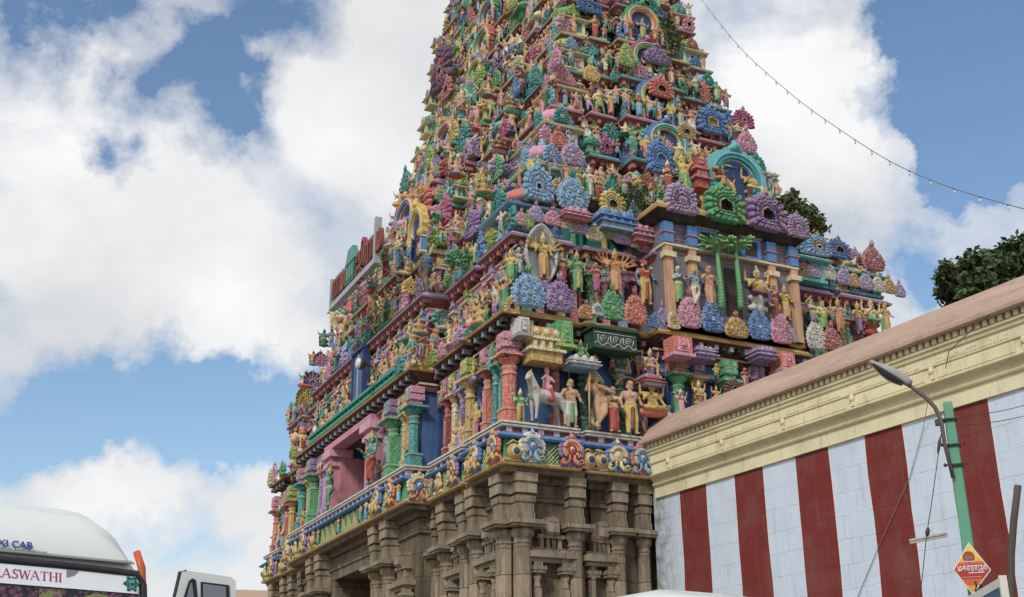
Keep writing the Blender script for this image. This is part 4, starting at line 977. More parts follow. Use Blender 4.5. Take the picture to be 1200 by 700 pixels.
# ---- ornaments on the first eave (read from the photograph) ------------------
def orn_at(px, py, h, c, style, parent, out, side='right', w=None, acc=None, hole=None):
    """foot at the pixel; h in pixels"""
    f = right_face if side == 'right' else front_face
    if out is None: out = auto_out(px, py, side)
    a, z = f(px, py, out); z2 = f(px, py - h, out)[1]; H = (z2 - z) / 1.18
    M0 = place(a, -out, z) if side == 'right' else place(-out, a, z, -math.pi/2)
    w = H if w is None else w * H
    cand('horseshoe_ornament', rnd.choice(SWIRL) if style == 1 else KUDU[style], kpal(jitter(P[c], .05), P[acc] if acc else None, P[hole] if hole else None), M_CARVED, parent, M0 @ place(sx=w, sy=w*(.85 if style == 1 else .62), sz=H), 9 + w)
for px, py, h, c, st_, w, acc in ((600, 368, 26, 'gold', 2, .8, 'cream'), (619, 364, 50, 'ltblue', 1, 1.0, 'green'), (656, 369, 46, 'purple', 1, .95, 'lilac'), (687, 376, 22, 'orange', 1, 1.2, 'tan'), (701, 370, 18, 'white', 0, 1, 'blue'), (718, 379, 44, 'green', 1, .8, 'lime'), (745, 384, 44, 'coral', 1, .8, 'rose'),
                                  (768, 385, 20, 'blue', 0, 1.1, 'ltblue'), (777, 391, 36, 'purple', 1, .5, 'lilac'), (790, 386, 26, 'cream', 0, .7, 'gold'), (809, 388, 46, 'pink', 1, .8, 'rose'), (836, 393, 46, 'blue', 1, .8, 'ltblue'), (863, 398, 30, 'gold', 1, 1.3, 'orange'), (891, 402, 46, 'blue', 1, .78, 'ltblue'), (916, 406, 44, 'pink', 1, .8, 'rose'),
                                  (957, 413, 40, 'white', 1, .8, 'lilac'), (976, 414, 34, 'rose', 1, 1, 'coral'), (934, 408, 26, 'gold', 0, 1, 'tan')):
    orn_at(px, py, h, c, st_, storeys[0], .12 if px < 700 else (.2 if px < 780 or px > 930 else .4), acc=acc, w=w)
# second eave, near corner
for px, py, h, c, st_, w in ((618, 268, 20, 'lime', 1, 1), (611, 266, 20, 'pink', 1, 1), (628, 262, 24, 'lilac', 1, 1), (648, 266, 22, 'pink', 1, 1.2), (664, 270, 20, 'cream', 1, 1), (680, 276, 22, 'lilac', 1, 1.2), (697, 284, 20, 'cream', 1, 1.4), (713, 282, 22, 'sage', 1, 1), (730, 288, 22, 'lilac', 1, 1.4), (745, 292, 20, 'cream', 1, 1), (757, 298, 20, 'rose', 1, 1.4),
                              (940, 324, 24, 'tan', 0, 1), (955, 328, 26, 'lilac', 1, 1), (972, 330, 24, 'white', 1, 1), (990, 336, 24, 'lilac', 1, 1), (1002, 338, 20, 'gold', 1, 1), (1016, 342, 24, 'lilac', 1, 1), (1030, 344, 22, 'white', 1, 1), (1043, 346, 22, 'gold', 1, 1), (1055, 350, 20, 'lilac', 1, 1)):
    orn_at(px, py, h, c, st_, storeys[1], -.42, w=w)
# the blue and peach corner shrine with its blue gable, and the far turrets
def shrine(parent, M, t, cols, size): cand('miniature_shrine', t, [P[c] for c in cols], M_STUCCO, parent, M, size)
a, z = right_face(632, 240, -.75)
shrine(storeys[1], place(1.35, 1.45, 14.38, sx=1.7, sz=1.25), KUTA, ('blue', 'ltblue', 'coral', 'teal', 'dark'), 9)
orn_at(631, 236, 52, 'ltblue', 0, storeys[1], -.55, hole='black', w=.78)
orn_at(671, 250, 48, 'ltblue', 1, storeys[1], -.45, acc='teal', w=.95)
orn_at(671, 197, 34, 'lilac', 1, storeys[2], -1.2)
orn_at(718, 252, 36, 'yellow', 2, storeys[1], -.45, acc='teal', w=1.0)
orn_at(749, 268, 40, 'ltblue', 1, storeys[1], -.45, w=.8)
block('carved_block', 718, 273, 252, .95, ('ltblue', 'blue'), -.45, o=-.45)
block('carved_block', 671, 262, 250, .7, ('rose', 'pink'), -.45, o=-.45)
block('carved_block', 752, 288, 270, .7, ('rose', 'pink'), -.45, o=-.45)
shrine(storeys[1], place(9.95, .95, 14.36, sx=1.35, sz=1.2), KUTA, ('teal', 'aqua', 'white', 'ltblue', 'dark'), 7)
shrine(storeys[1], place(11.1, 1.1, 14.36, sx=1.1, sz=1.15), KUTA, ('teal', 'aqua', 'blue', 'coral', 'dark'), 7)
shrine(storeys[1], place(12.25, 1.2, 14.36, sx=1.35, sz=1.15), KUTA, ('teal', 'aqua', 'cream', 'plum', 'dark'), 7)
orn_at(960, 300, 30, 'ltblue', 0, storeys[1], -.35, acc='gold', w=1.25); orn_at(984, 303, 28, 'blue', 2, storeys[1], -.4, acc='coral', w=1.3); orn_at(1024, 320, 34, 'rose', 1, storeys[1], -.45, acc='lilac', w=1.1)
# ---- third storey on the right: teal arch with lion rider, red pillars ---------
s2 = storeys[2]
def niche(parent, M, cols, size=3): cand('niche_arch', ARCH, [P[c] if isinstance(c, str) else c for c in cols], M_STUCCO, parent, M, size)
niche(s2, place(CX + .55, .02, 15.62, sx=1.2, sz=1.12), ('navy', 'ltblue', 'teal', 'aqua', 'coral'), 9)
orn_at(775, 205, 50, 'blue', 2, s2, -.1, acc='teal', w=.8, hole='blue'); orn_at(805, 163, 24, 'gold', 2, s2, -.2, acc='blue'); orn_at(835, 157, 38, 'blue', 2, s2, None, w=1.1, hole='gold'); orn_at(872, 150, 26, 'magenta', 0, s2, None, w=1.1); orn_at(876, 182, 32, 'pink', 1, s2, None, w=.9)
block('carved_block', 817, 225, 192, .4, ('red', 'rose'), .0, o=.0)
# ---- general encrustation of the storeys -------------------------------------
def encrust(i):
    par = storeys[i]; zf = (ZK[i-1] + .24); zk, s = ZK[i], SK[i]; sp = SK[i-1]; sw = s + .42; H = zk - .35 - zf
    for side in ('right', 'front'):
        R_ = side == 'right'
        h = (CX if R_ else CY) - sp; hw = (CX if R_ else CY) - sw
        skip = lambda f: R_ and (i == 1 or (i == 2 and f < .45))
        # wall pilasters
        if i < 7:
            n = int(2*hw/.95)
            for j in range(n + 1):
                f = -.97 + 1.94 * j / n; c = rnd.choice(KCOL)
                column(par, fm(side, i, sw, f, zf, .10), rnd.choice(['round', 'square', 'fluted']), .085, H, cpal(c, rnd.choice(KCOL), rnd.choice(KCOL)), 'pillar')
        # standing figures before the wall, raised on a step
        n = int(2*hw/(.38 if i < 3 else .33))
        for j in range(n):
            f = -1 + 2*(j + .5)/n + rnd.uniform(-.08, .08)/hw
            if skip(f): continue
            relief(par, fm(side, i, sw, f, zf + (.12 if i == 1 else .5) + rnd.uniform(-.1, .12), .16 + rnd.uniform(0, .14), rnd.uniform(-.4, .4)), rnd.uniform(.95, 1.2) if i < 3 else rnd.uniform(.66, .92))
        # a second tier of little figures under the eave
        n = int(2*hw/(.46 if i > 1 else .42))
        for j in range(n):
            f = -1 + 2*(j + .5)/n + rnd.uniform(-.08, .08)/hw
            if skip(f) : continue
            relief(par, fm(side, i, s, f, zk - (.55 if i > 1 else .95) - rnd.uniform(0, .25), -.16 - rnd.uniform(0, .12), rnd.uniform(-.4, .4)), rnd.uniform(.5, .72), rnd.choice(SPOSE + RPOSE))
        # ornaments along the edge of the ledge
        if i == 1 and not R_:
            n = int(2*h/.62)
            for j in range(n):
                f = -1 + 2*(j + .5)/n
                if f > .9 or abs(f) < .42: continue
                if rnd.random() < .6: ornament(par, fm(side, 0, sp, f, ZK[0] + .02, .02, rnd.uniform(-.1, .1)), rnd.uniform(.5, .7))
                else: relief(par, fm(side, 0, sp, f, ZK[0] + .12, -.08, rnd.uniform(-.3, .3)), rnd.uniform(.55, .75), rnd.choice(SPOSE))
        if i >= 2:
            st_ = .385; n = max(5, int(2*h/st_)); last = 0
            for j in range(n):
                f = -1 + 2*(j + .5)/n + rnd.uniform(-.15, .15)/n
                if skip(f): continue
                u = rnd.random(); w = rnd.uniform(.38, .56) if R_ else rnd.uniform(.46, .72)
                if u < .28 and last != 1:
                    ornament(par, fm(side, i-1, sp, f, zf - .06, -.14, rnd.uniform(-.1, .1)), w, h=w*rnd.uniform(.95, 1.25)); last = 1
                    if rnd.random() < .5: relief(par, fm(side, i-1, sp, f + .02, zf + w*.9, -.14, rnd.uniform(-.3, .3)), rnd.uniform(.5, .68), rnd.choice(SPOSE + ['uplift']))
                elif u < .46 and last != 2:
                    c = rnd.sample(KCOL, 3); shrine(par, fm(side, i-1, sp, f, zf - .03, -.42, sx=w*1.15, sz=w*1.1), KUTA, (c[0], rnd.choice(['cream', c[1]]), c[1], c[2], 'dark'), w); last = 2
                    if rnd.random() < .6: relief(par, fm(side, i-1, sp, f, zf, .0, rnd.uniform(-.3, .3)), rnd.uniform(.55, .8))
                else: relief(par, fm(side, i-1, sp, f, zf - .02, -.16 - rnd.uniform(0, .12), rnd.uniform(-.5, .5)), rnd.uniform(.62, .9)); last = 3
            # gables half way up
            n = max(3, int(2*hw/1.0))
            for j in range(n):
                f = -1 + 2*(j + .5)/n + rnd.uniform(-.2, .2)/n
                if skip(f) or rnd.random() < .42: continue
                w = rnd.uniform(.40, .60) if R_ else rnd.uniform(.48, .76)
                ornament(par, fm(side, i, sw, f, zf + rnd.uniform(.55, .85), .34), w, h=w*rnd.uniform(.95, 1.3))
def returns(i):
    """figures and gables on the flanks of the stepping bays"""
    par = storeys[i]; zf = ZK[i-1] + .24
    for sv, off in ((SK[i-1], -.1), (SK[i] + .42, .4)):
        h = CY - sv; sg = segs('front', i)
        for (a, b, o), (a2, b2, o2) in zip(sg, sg[1:]):
            for q in (1, -1):
                if o - o2 < .2: continue
                M0 = place(CX - (CX - sv) - (o + o2) / 2, CY - q*(b*h + .10), zf + max(0, off), 0 if q > 0 else math.pi)
                u = rnd.random()
                if u < .45: ornament(par, M0, rnd.uniform(.5, .75))
                else: relief(par, M0, rnd.uniform(.8, 1.05))
                if o - o2 > .45:
                    for x_ in (-.3, .3): relief(par, M0 @ place(x_, -.04, rnd.uniform(0, .15)), rnd.uniform(.75, 1.0))
                    if rnd.random() < .6: ornament(par, M0 @ place(rnd.uniform(-.2, .2), -.02, .9), rnd.uniform(.4, .6))
                relief(par, M0 @ place(rnd.uniform(-.12, .12), -.02, .75), rnd.uniform(.55, .7), rnd.choice(SPOSE))
for i in range(1, len(ZK)): encrust(i)
for i in range(1, len(ZK)): returns(i)
# slim pilasters and figures filling the lowest storey
taken = [a for t, *_ in FC for a in (t, -t)] + [9.05, 6.15, -9.05, -6.15]
t = -10.95
while t < 10.95:
    if abs(t) > 2.85 and all(abs(t - a) > .24 for a in taken):
        c = rnd.choice(['lilac', 'cream', 'coral', 'teal', 'gold', 'pink', 'lime', 'purple']); column(s0, fm('front', 0, .55, t, 9.052, .08, ab=True), rnd.choice(['round', 'square', 'fluted']), .085, H1, cpal(c, rnd.choice(['gold', 'teal', 'rose']), rnd.choice(['green', 'pink', 'gold'])))
    t += .30
t = -10.8
while t < 10.9:
    if abs(t) > 2.6 and all(abs(t - a) > .16 for a, *_ in FC) and rnd.random() < .75: relief(s0, fm('front', 0, .55, t, 9.06, .28, rnd.uniform(-.3, .3), ab=True), rnd.uniform(.8, 1.25))
    t += .62
for j in range(27):
    t = -6.45 + j * .49
    relief(s0, fm('right', 0, .55, t + rnd.uniform(-.08, .08), 10.66 + rnd.uniform(0, .12), .26, rnd.uniform(-.3, .3), ab=True), rnd.uniform(.42, .58), rnd.choice(SPOSE + RPOSE))
    if j % 2 and t > -4.2: relief(s0, fm('right', 0, .55, t, 9.06, .16, rnd.uniform(-.3, .3), ab=True), rnd.uniform(.8, 1.1))
for j in range(24):
    f = -.97 + 1.94 * j / 23
    if abs(f) < .40: continue
    relief(s1, fm('right', 1, SK[1] + .42, f, 13.25 + rnd.uniform(0, .12), .14, rnd.uniform(-.3, .3)), rnd.uniform(.42, .56), rnd.choice(SPOSE + RPOSE))
    relief(s1, fm('right', 1, SK[1] + .42, f + .02, 12.3, .10, rnd.uniform(-.3, .3)), rnd.uniform(.75, .95))
    c = rnd.choice(['pink', 'lilac', 'aqua', 'gold', 'rose'])
    if j % 2: column(s1, fm('right', 1, SK[1] + .42, f - .02, 12.05, .08), 'square', .07, 1.55, cpal(c, c, rnd.choice(['pink', 'aqua', 'lilac'])))
for j in range(46):
    t = -10.8 + j * .48
    if abs(t) > 2.7: relief(s0, fm('front', 0, .55, t + rnd.uniform(-.1, .1), 10.62 + rnd.uniform(0, .12), .30, rnd.uniform(-.3, .3), ab=True), rnd.uniform(.45, .62), rnd.choice(SPOSE + RPOSE))
# middle niches of the upper storeys
for i in range(3, len(ZK)):
    zf = ZK[i-1] + .2; s = SK[i-1]; c = rnd.sample(['green', 'teal', 'coral', 'purple', 'blue', 'lime', 'magenta', 'orange'], 3)
    k = 1.05 - .03*i
    niche(storeys[i], fm('right', i, SK[i], 0, zf, .05, sx=k*.95, sz=k*.9), ('navy', 'cream', c[0], c[1], 'red'), 4); relief(storeys[i], fm('right', i, SK[i], 0, zf + .1, .12), 1.05*k, 'deity', figpal(P['grey'] if i % 2 else P['tan']))
    niche(storeys[i], fm('front', i, SK[i], 0, zf, .1, sx=k*1.25, sz=k), ('navy', 'cream', c[1], c[2], 'coral'), 4); relief(storeys[i], fm('front', i, SK[i], 0, zf + .1, .15), 1.1*k, 'deity')
    for q in (-1, 1): relief(storeys[i], fm('right', i, SK[i], q*.85*k, zf, .25, ab=True), 1.0*k, 'stand'); relief(storeys[i], fm('front', i, SK[i], q*1.1*k, zf, .3, ab=True), 1.1*k, 'stand')
# corner shrines
for i in range(2, len(ZK) - 1):
    k = 1.35 - .07*i; c = rnd.sample(KCOL, 3)
    for X, Y in ((SK[i-1] + .75*k, SK[i-1] + .75*k), (2*CX - SK[i-1] - .75*k, SK[i-1] + .75*k), (SK[i-1] + .75*k, 2*CY - SK[i-1] - .75*k)):
        if i == 2 and X < 3 and Y < 3: continue
        c = rnd.sample(KCOL, 3); shrine(storeys[i], place(X, Y, ZK[i-1] + .22, sx=1.15*k, sz=1.15*k), KUTA, (c[0], 'cream', c[1], c[2], 'dark'), 1.3)
# large gables on the front, read from the photograph
for px, py, h, c, st_, o, w in ((495, 266, 60, 'coral', 0, .35, 1.05), (522, 268, 50, 'magenta', 0, -.2, .8), (554, 282, 46, 'purple', 0, -.5, 1.0), (530, 300, 40, 'purple', 2, -.1, .7), (500, 330, 38, 'blue', 2, .3, 1.0), (566, 240, 42, 'yellow', 1, -1.0, .8), (544, 180, 44, 'teal', 0, -1.6, 1.0), (583, 214, 40, 'green', 0, -1.1, .8), (503, 205, 40, 'lime', 1, -.9, 1.0),
                                 (476, 232, 36, 'teal', 1, -.3, 1.2), (605, 118, 34, 'blue', 1, -2.6, .9), (560, 105, 30, 'lime', 0, -2.6, 1), (524, 118, 36, 'rose', 2, -2.2, .9), (602, 15, 30, 'lime', 1, -4, .9), (652, 85, 34, 'pink', 1, -2.7, 1)):
    orn_at(px, py - h*.08, h*.85, c, st_, storeys[2 if py > 190 else 4], None, 'front', w=w)
for px, py, h, c, st_, o, w in ((653, 95, 34, 'pink', 1, -2.7, 1.0), (693, 100, 30, 'yellow', 1, -2.6, 1.0), (655, 180, 34, 'coral', 1, -1.6, 1.0), (722, 100, 22, 'teal', 1, -2.4, 1.0), (770, 80, 30, 'purple', 1, -2.4, 1.6), (735, 85, 44, 'lime', 1, -2.6, .6), (757, 16, 30, 'teal', 2, -3.0, 1.2), (690, 18, 26, 'blue', 0, -3.4, 1.6), (775, 118, 36, 'coral', 2, -1.6, 1.2), (628, 105, 34, 'teal', 1, -2.8, .8)):
    orn_at(px, py - h*.1, h*.78, c, st_, storeys[4 if py > 60 else 5], None, 'right', w=w)
# plum horseshoe end standing out from the front, upper left
orn_at(518, 104, 60, 'plum', 0, storeys[5], None, 'front', w=.9, acc='rose')
# dark blue panel with a lamp, in the middle of the second storey front
bp_ = T(); bp_.box(-.5, .5, -.12, .1, 0, 2.0, 0); bp_.box(-.6, .6, -.2, .1, 2.0, 2.12, 1); bp_.box(-.58, -.5, -.16, .1, 0, 2.0, 1); bp_.box(.5, .58, -.16, .1, 0, 2.0, 1); bp_.box(-.02, .02, -.14, -.12, .05, 1.95, 2)
obj('blue_panel', bp_, [shade_of(P['blue'], .55), P['navy'], P['white']], M_STUCCO, storeys[1], fm('front', 1, .87, .2, 12.05, .35, ab=True))
ra = T(); 
for z, d in ((0, .0), (.18, .06)): ra.box(-4.6, 4.6, -.1-d, .1, z, z + .1, 0)
for j in range(24): x = -4.5 + j * .39; ra.box(x, x + .14, -.08, .05, .1, .18, 1)
obj('ledge_rail', ra, [P['teal'], P['green']], M_STUCCO, storeys[0], fm('front', 0, 0, 0, 12.02, -.25, ab=True))
# upper wall figures on the photographs second storey of the front
# ------------------------------------------------------------------ statues standing on the ledges (things of their own)
def statue(px, py, top, out, side, pose, cols, label, rz=0, mirror=False, z=None, name='statue', cat='statue', group=None):
    f = right_face if side == 'right' else front_face
    a, z0 = f(px, py, out); z1 = f(px, top, out)[1]
    if z is not None: z0 = z
    t, H, zm = figure(pose, True); s = (z1 - z0) / H
    M0 = (place(a, -out, z0, rz) if side == 'right' else place(-out, a, z0, rz - math.pi/2)) @ place(sx=s * 1.16 * (-1 if mirror else 1), sy=s * 1.12, sz=s)
    c = [P[x] if isinstance(x, str) else x for x in cols]
    while len(c) < 6: c.append(P['white'])
    tt = t
    if mirror:
        tt = T(); tt.v = [(-p[0], p[1], p[2]) for p in t.v]; tt.f = [q[::-1] for q in t.f]; tt.k = t.k; tt.s = t.s
        M0 = M0 @ place(sx=-1, sy=1, sz=1)
    o = obj(name, tt, c, M_FIGURE, None, None); o.matrix_world = tower_M @ M0
    return tag(o, label, cat, group or 'painted statues on the temple tower')
Z1 = 9.055
# first storey, right-hand face, left to right
statue(610, 491, 455, -.02, 'right', 'deity', ('green', 'lime', 'cream', 'dkgreen', 'red'), 'small green guardian statue at the foot of the coral corner pillar', z=Z1)
statue(640, 492, 428, -.02, 'right', 'horse', (mixc(P['grey'], P['white'], .6), 'red', 'gold', 'dark', 'pink', 'flesh'), 'white horse statue carrying a small rider with a red saddle cloth', rz=.25, z=Z1, cat='horse statue')
statue(669, 494, 444, -.02, 'right', 'short', ('flesh', 'white', 'gold', 'black', 'green'), 'small attendant statue with a green sash standing behind the white horse', z=Z1)
statue(703, 503, 434, .02, 'right', 'ascetic', ('tan', 'tan', 'gold', 'black', 'sage'), 'tall bare tan statue with crossed legs, holding a long staff under a hood', z=Z1)
statue(719, 505, 453, .02, 'right', 'woman', ('cream', 'red', 'gold', 'black', 'red'), 'small statue in a red skirt between the bare staff bearer and the archer', z=Z1)
statue(740, 506, 446, .02, 'right', 'archer', ('flesh', 'yellow', 'gold', 'black', 'brown'), 'statue in yellow trousers framed by a tall curved bow', z=Z1)
statue(763, 443, 408, .0, 'right', 'lalita', ('flesh', 'tan', 'cream', 'black', 'lilac'), 'seated tan statue raised on the lilac block near the end of the wall')
statue(765, 484, 444, .1, 'right', 'sit', ('gold', 'gold', 'yellow', 'brown', 'coral'), 'seated golden statue group above a coral ball, at the end of the wall')
statue(681, 420, 398, .05, 'right', 'sit', ('green', 'green', 'gold', 'black', 'red'), 'tiny seated green statue with a red base on the pale blue canopy')
statue(799, 486, 456, .75, 'right', 'deity', ('rose', 'pink', 'white', 'black', 'pink'), 'small pinkish statue in front of the green pillar above the wall coping')
statue(820, 474, 446, .75, 'right', 'belly', ('gold', 'gold', 'cream', 'brown', 'tan'), 'seated golden statue in front of the brown pillar above the wall coping')
statue(840, 468, 452, .8, 'right', 'sit', ('gold', 'tan', 'gold', 'brown', 'tan'), 'tiny golden statue peeping over the coping beside the brown gable ornament')
orn_at(862, 466, 26, 'brown', 2, storeys[0], .8, acc='blue', w=1.3)
# second storey, right-hand face
statue(608, 327, 288, -.45, 'right', 'uplift', ('grey', 'teal', 'cream', 'black', 'white'), 'grey statue in a teal skirt holding both arms above its head at the corner')
statue(598, 330, 292, -.4, 'right', 'stand', ('yellow', 'green', 'gold', 'black', 'lime'), 'yellow statue in green trousers beside the grey figure with raised arms', rz=-.6)
statue(659, 331, 296, -.45, 'right', 'woman', ('cream', 'red', 'gold', 'black', 'red'), 'small cream statue in a red skirt just right of the oval medallion')
statue(677, 343, 294, -.40, 'right', 'deity', ('green', 'green', 'gold', 'black', 'gold'), 'large green statue with a gold shawl, right of the oval medallion')
statue(699, 342, 308, -.40, 'right', 'woman', ('rose', 'magenta', 'gold', 'black', 'rose'), 'slim pink statue between the large green and the many armed orange one')
statue(722, 346, 292, -.35, 'right', 'many', ('orange', 'tan', 'gold', 'brown', 'orange'), 'orange statue with many arms spread wide on a blue step')
statue(757, 358, 304, -.30, 'right', 'beard', ('flesh', 'yellow', 'gold', 'black', 'red', 'blue'), 'bearded statue with blue sleeves, red vest and yellow trousers')
statue(779, 355, 311, -.30, 'right', 'pray', ('coral', 'green', 'coral', 'brown', 'green'), 'red skinned statue in a green skirt with folded hands, right of the bearded figure')
statue(796, 356, 312, .35, 'right', 'praywoman', ('grey', 'lime', 'white', 'black', 'green'), 'pale grey statue in a green skirt with folded hands, left of the flute player')
statue(816, 360, 312, .38, 'right', 'flute', ('ltblue', 'white', 'gold', 'black', 'red'), 'pale blue flute player statue on the grey step')
statue(833, 362, 312, .38, 'right', 'short', ('tan', 'tan', 'tan', 'brown', 'tan'), 'plain brown statue just left of the green plaster palms')
statue(890, 364, 312, .40, 'right', 'belly', ('gold', 'plum', 'cream', 'brown', 'white'), 'broad seated statue with a gold crown right of the green plaster palms')
statue(909, 374, 330, .38, 'right', 'pray', ('rose', 'brown', 'gold', 'black', 'red'), 'red brown statue at the right end of the palm niche')
statue(922, 376, 334, .3, 'right', 'stand', ('gold', 'gold', 'gold', 'brown', 'tan'), 'all gold statue at the right edge of the palm niche')
statue(960, 388, 350, -.25, 'right', 'couple', ('cream', 'green', 'gold', 'black', 'lime'), 'dancing pair of cream statues in green, on a blue ledge right of the palms', cat='statue pair')
statue(985, 390, 350, -.3, 'right', 'deity', ('tan', 'orange', 'gold', 'brown', 'rose'), 'orange brown statue right of the dancing pair')
statue(938, 382, 352, -.3, 'right', 'short', ('grey', 'red', 'tan', 'black', 'grey'), 'small grey statue in red left of the dancing pair')
statue(1008, 392, 354, -.3, 'right', 'stand', ('gold', 'plum', 'gold', 'brown', 'purple'), 'gold statue beside the purple pillar on the far turret')
statue(1024, 392, 350, -.3, 'right', 'lalita', ('cream', 'green', 'gold', 'black', 'red'), 'cream and green seated statue on the far turret')
statue(1040, 390, 356, -.35, 'right', 'short', ('gold', 'tan', 'gold', 'brown', 'gold'), 'tan statue at the outer end of the far turret')
for px, c in ((846, 1.05), (868, .92)):
    a, z0 = right_face(px, 362, .60); z1 = right_face(px, 292, .60)[1]
    pm = obj('plaster_palm', plaster_palm(z1 - z0 - .1), [mixc(P['green'], P['lime'], .2), mixc(P['green'], P['lime'], .45)], M_STUCCO, s1, place(a, -.60, z0))
# oval medallion with a golden dancer
me_ = T(); rings = []
for r, y in ((1, .05), (1, -.06), (.93, -.10), (.88, -.06), (.85, -.03), (.0001, -.02)):
    rings.append([(.47*r*math.cos(2*math.pi*j/32), y, .95 + .86*r*math.sin(2*math.pi*j/32) - .10*r*abs(math.cos(2*math.pi*j/32))*(1 if j < 16 else -1)) for j in range(32)])
me_.quadstrip(rings, [1, 1, 1, 2, 0], True); me_.box(-.2, .2, -.1, .1, -.02, .14, 3)
a, z0 = right_face(635, 338, -.30); M0 = place(a, .30, z0 - .02)
med = thing('oval_medallion', 'upright oval grey medallion framing a golden dancer at the tower corner', 'medallion', tuple((tower_M @ M0).translation), YAW, None)
obj('oval_plate', me_, [P['grey'], tint(P['grey'], .4), P['white'], P['purple']], M_STUCCO, med)
t_, H_, _ = figure('many', True); obj('dancer_figure', t_, [P['gold'], P['orange'], P['yellow'], P['brown'], P['gold'], P['white']], M_FIGURE, med, place(0, -.10, .22, sx=1.32/H_))
# third storey, right-hand face
statue(784, 226, 188, .1, 'right', 'pray', ('rose', 'red', 'cream', 'brown', 'red'), 'red brown statue with folded hands left of the yellow uplifting figure')
statue(803, 230, 181, .15, 'right', 'uplift', ('yellow', 'green', 'gold', 'brown', 'lime'), 'yellow statue in green trousers raising both arms beside the red pillar')
statue(848, 232, 192, .18, 'right', 'lion', ('gold', 'red', 'brown', 'brown', 'green'), 'golden lion statue with a rider rearing inside the teal arch', cat='lion statue')
statue(883, 238, 196, .0, 'right', 'belly', ('gold', 'cream', 'gold', 'brown', 'tan'), 'broad golden statue right of the teal arch')
statue(770, 214, 186, -.2, 'right', 'stand', ('white', 'white', 'gold', 'black', 'grey'), 'pale statue left of the folded hands figure, under the blue gable')
statue(630, 206, 182, -1.2, 'right', 'short', ('lime', 'red', 'cream', 'black', 'red'), 'pale lime statue with a red waistcloth above the blue corner gable')
statue(650, 210, 186, -1.2, 'right', 'horse', ('grey', 'green', 'grey', 'black', 'grey', 'grey'), 'small grey elephant like mount above the blue corner gable', cat='animal statue')
statue(664, 216, 190, -1.2, 'right', 'stand', ('tan', 'tan', 'gold', 'brown', 'gold'), 'tan statue above the corner, right of the grey mount')
statue(691, 234, 194, -1.1, 'right', 'stand', ('cream', 'green', 'white', 'black', 'white'), 'tall cream statue with a green waistband above the second pale blue gable')
statue(677, 232, 196, -1.1, 'right', 'short', ('sage', 'sage', 'gold', 'black', 'tan'), 'pale green statue left of the tall cream one with a green waistband')
statue(701, 234, 206, -1.1, 'right', 'dance', ('orange', 'red', 'gold', 'brown', 'red'), 'small orange dancing statue right of the tall cream one')
statue(742, 178, 148, -1.5, 'right', 'uplift', ('green', 'teal', 'gold', 'black', 'green'), 'green statue with arms thrown up over a dark recess')
# front: door guardians and the shrine group under the coral gable
statue(434, 570, 506, .5, 'front', 'deity', ('teal', 'red', 'gold', 'black', 'red'), 'green door guardian statue with a red sash, right of the pink portal', z=Z1)
statue(386, 606, 543, .5, 'front', 'stride', ('teal', 'teal', 'gold', 'black', 'red'), 'green door guardian statue left of the pink portal', z=Z1)
statue(465, 315, 273, .55, 'front', 'deity', ('cream', 'blue', 'gold', 'black', 'orange'), 'cream many armed statue left of the arched shrine group on the front')
statue(480, 306, 277, .55, 'front', 'uplift', ('cream', 'blue', 'gold', 'black', 'blue'), 'cream statue in a blue waistcloth beside the dark statue on the front')
statue(491, 300, 273, .5, 'front', 'uplift', ('black', 'tan', 'brown', 'black', 'brown'), 'nearly black statue under a gold arch on the front')
statue(452, 324, 290, .55, 'front', 'woman', ('rose', 'red', 'gold', 'brown', 'brown'), 'red brown statue at the right end of the name board')
niche(storeys[2], place(-.42, front_face(490, 300, .4)[0], front_face(490, 303, .4)[1], -math.pi/2) @ place(sx=.72, sz=.85), ('navy', 'cream', 'gold', 'yellow', 'blue'), 5)
# ---- repeated reliefs: the largest stay single, the rest are one mass ---------
done = {}
for nm in ('relief_figure', 'horseshoe_ornament', 'pillar', 'miniature_shrine', 'niche_arch'):
    lst = sorted([c for c in CAND if c[0] == nm], key=lambda c: -c[6]); done[nm] = len(lst)
    for c in lst[:96]: obj(nm, c[1], c[2], c[3], c[4], c[5], c[7])
    if lst[96:]:
        for mat in {c[3].name: c[3] for c in lst[96:]}.values():
            ac = Acc()
            for c in lst[96:]:
                if c[3] is mat: ac.add(c[1], c[2], c[5])
            o = link(nm, ac.mesh(nm, mat), tower); o['kind'] = 'stuff'
print('CANDS', done)
# lamp on the blue panel
fl = thing('flood_lamp', 'round white flood lamp in front of the dark blue panel on the tower front', 'lamp', tuple(t2w(-.95, *front_face(421, 426, .95))), YAW - math.pi/2)
ml = plain_material('lamp_glass', (.75, .75, .73), .25, var=.1, bstr=0); md = plain_material('dark_metal', (.05, .05, .055), .5)
lt = T(); lt.ball((0, -.02, 0), .17, 0, 14, 8, (1, .55, 1)); obj('lamp_glass', lt, [P['white']], ml, fl)
lt = T(); lt.lathe([(.19, 0), (.2, .06), (.12, .2), (.05, .24)], 0, 14); obj('lamp_housing', lt, [P['black']], md, fl, place(rx=-math.pi/2) @ place(0, 0, .0))
lt = T(); lt.tube([(0, .15, 0), (0, .4, -.05)], .03, 0, 6); obj('bracket', lt, [P['black']], md, fl)
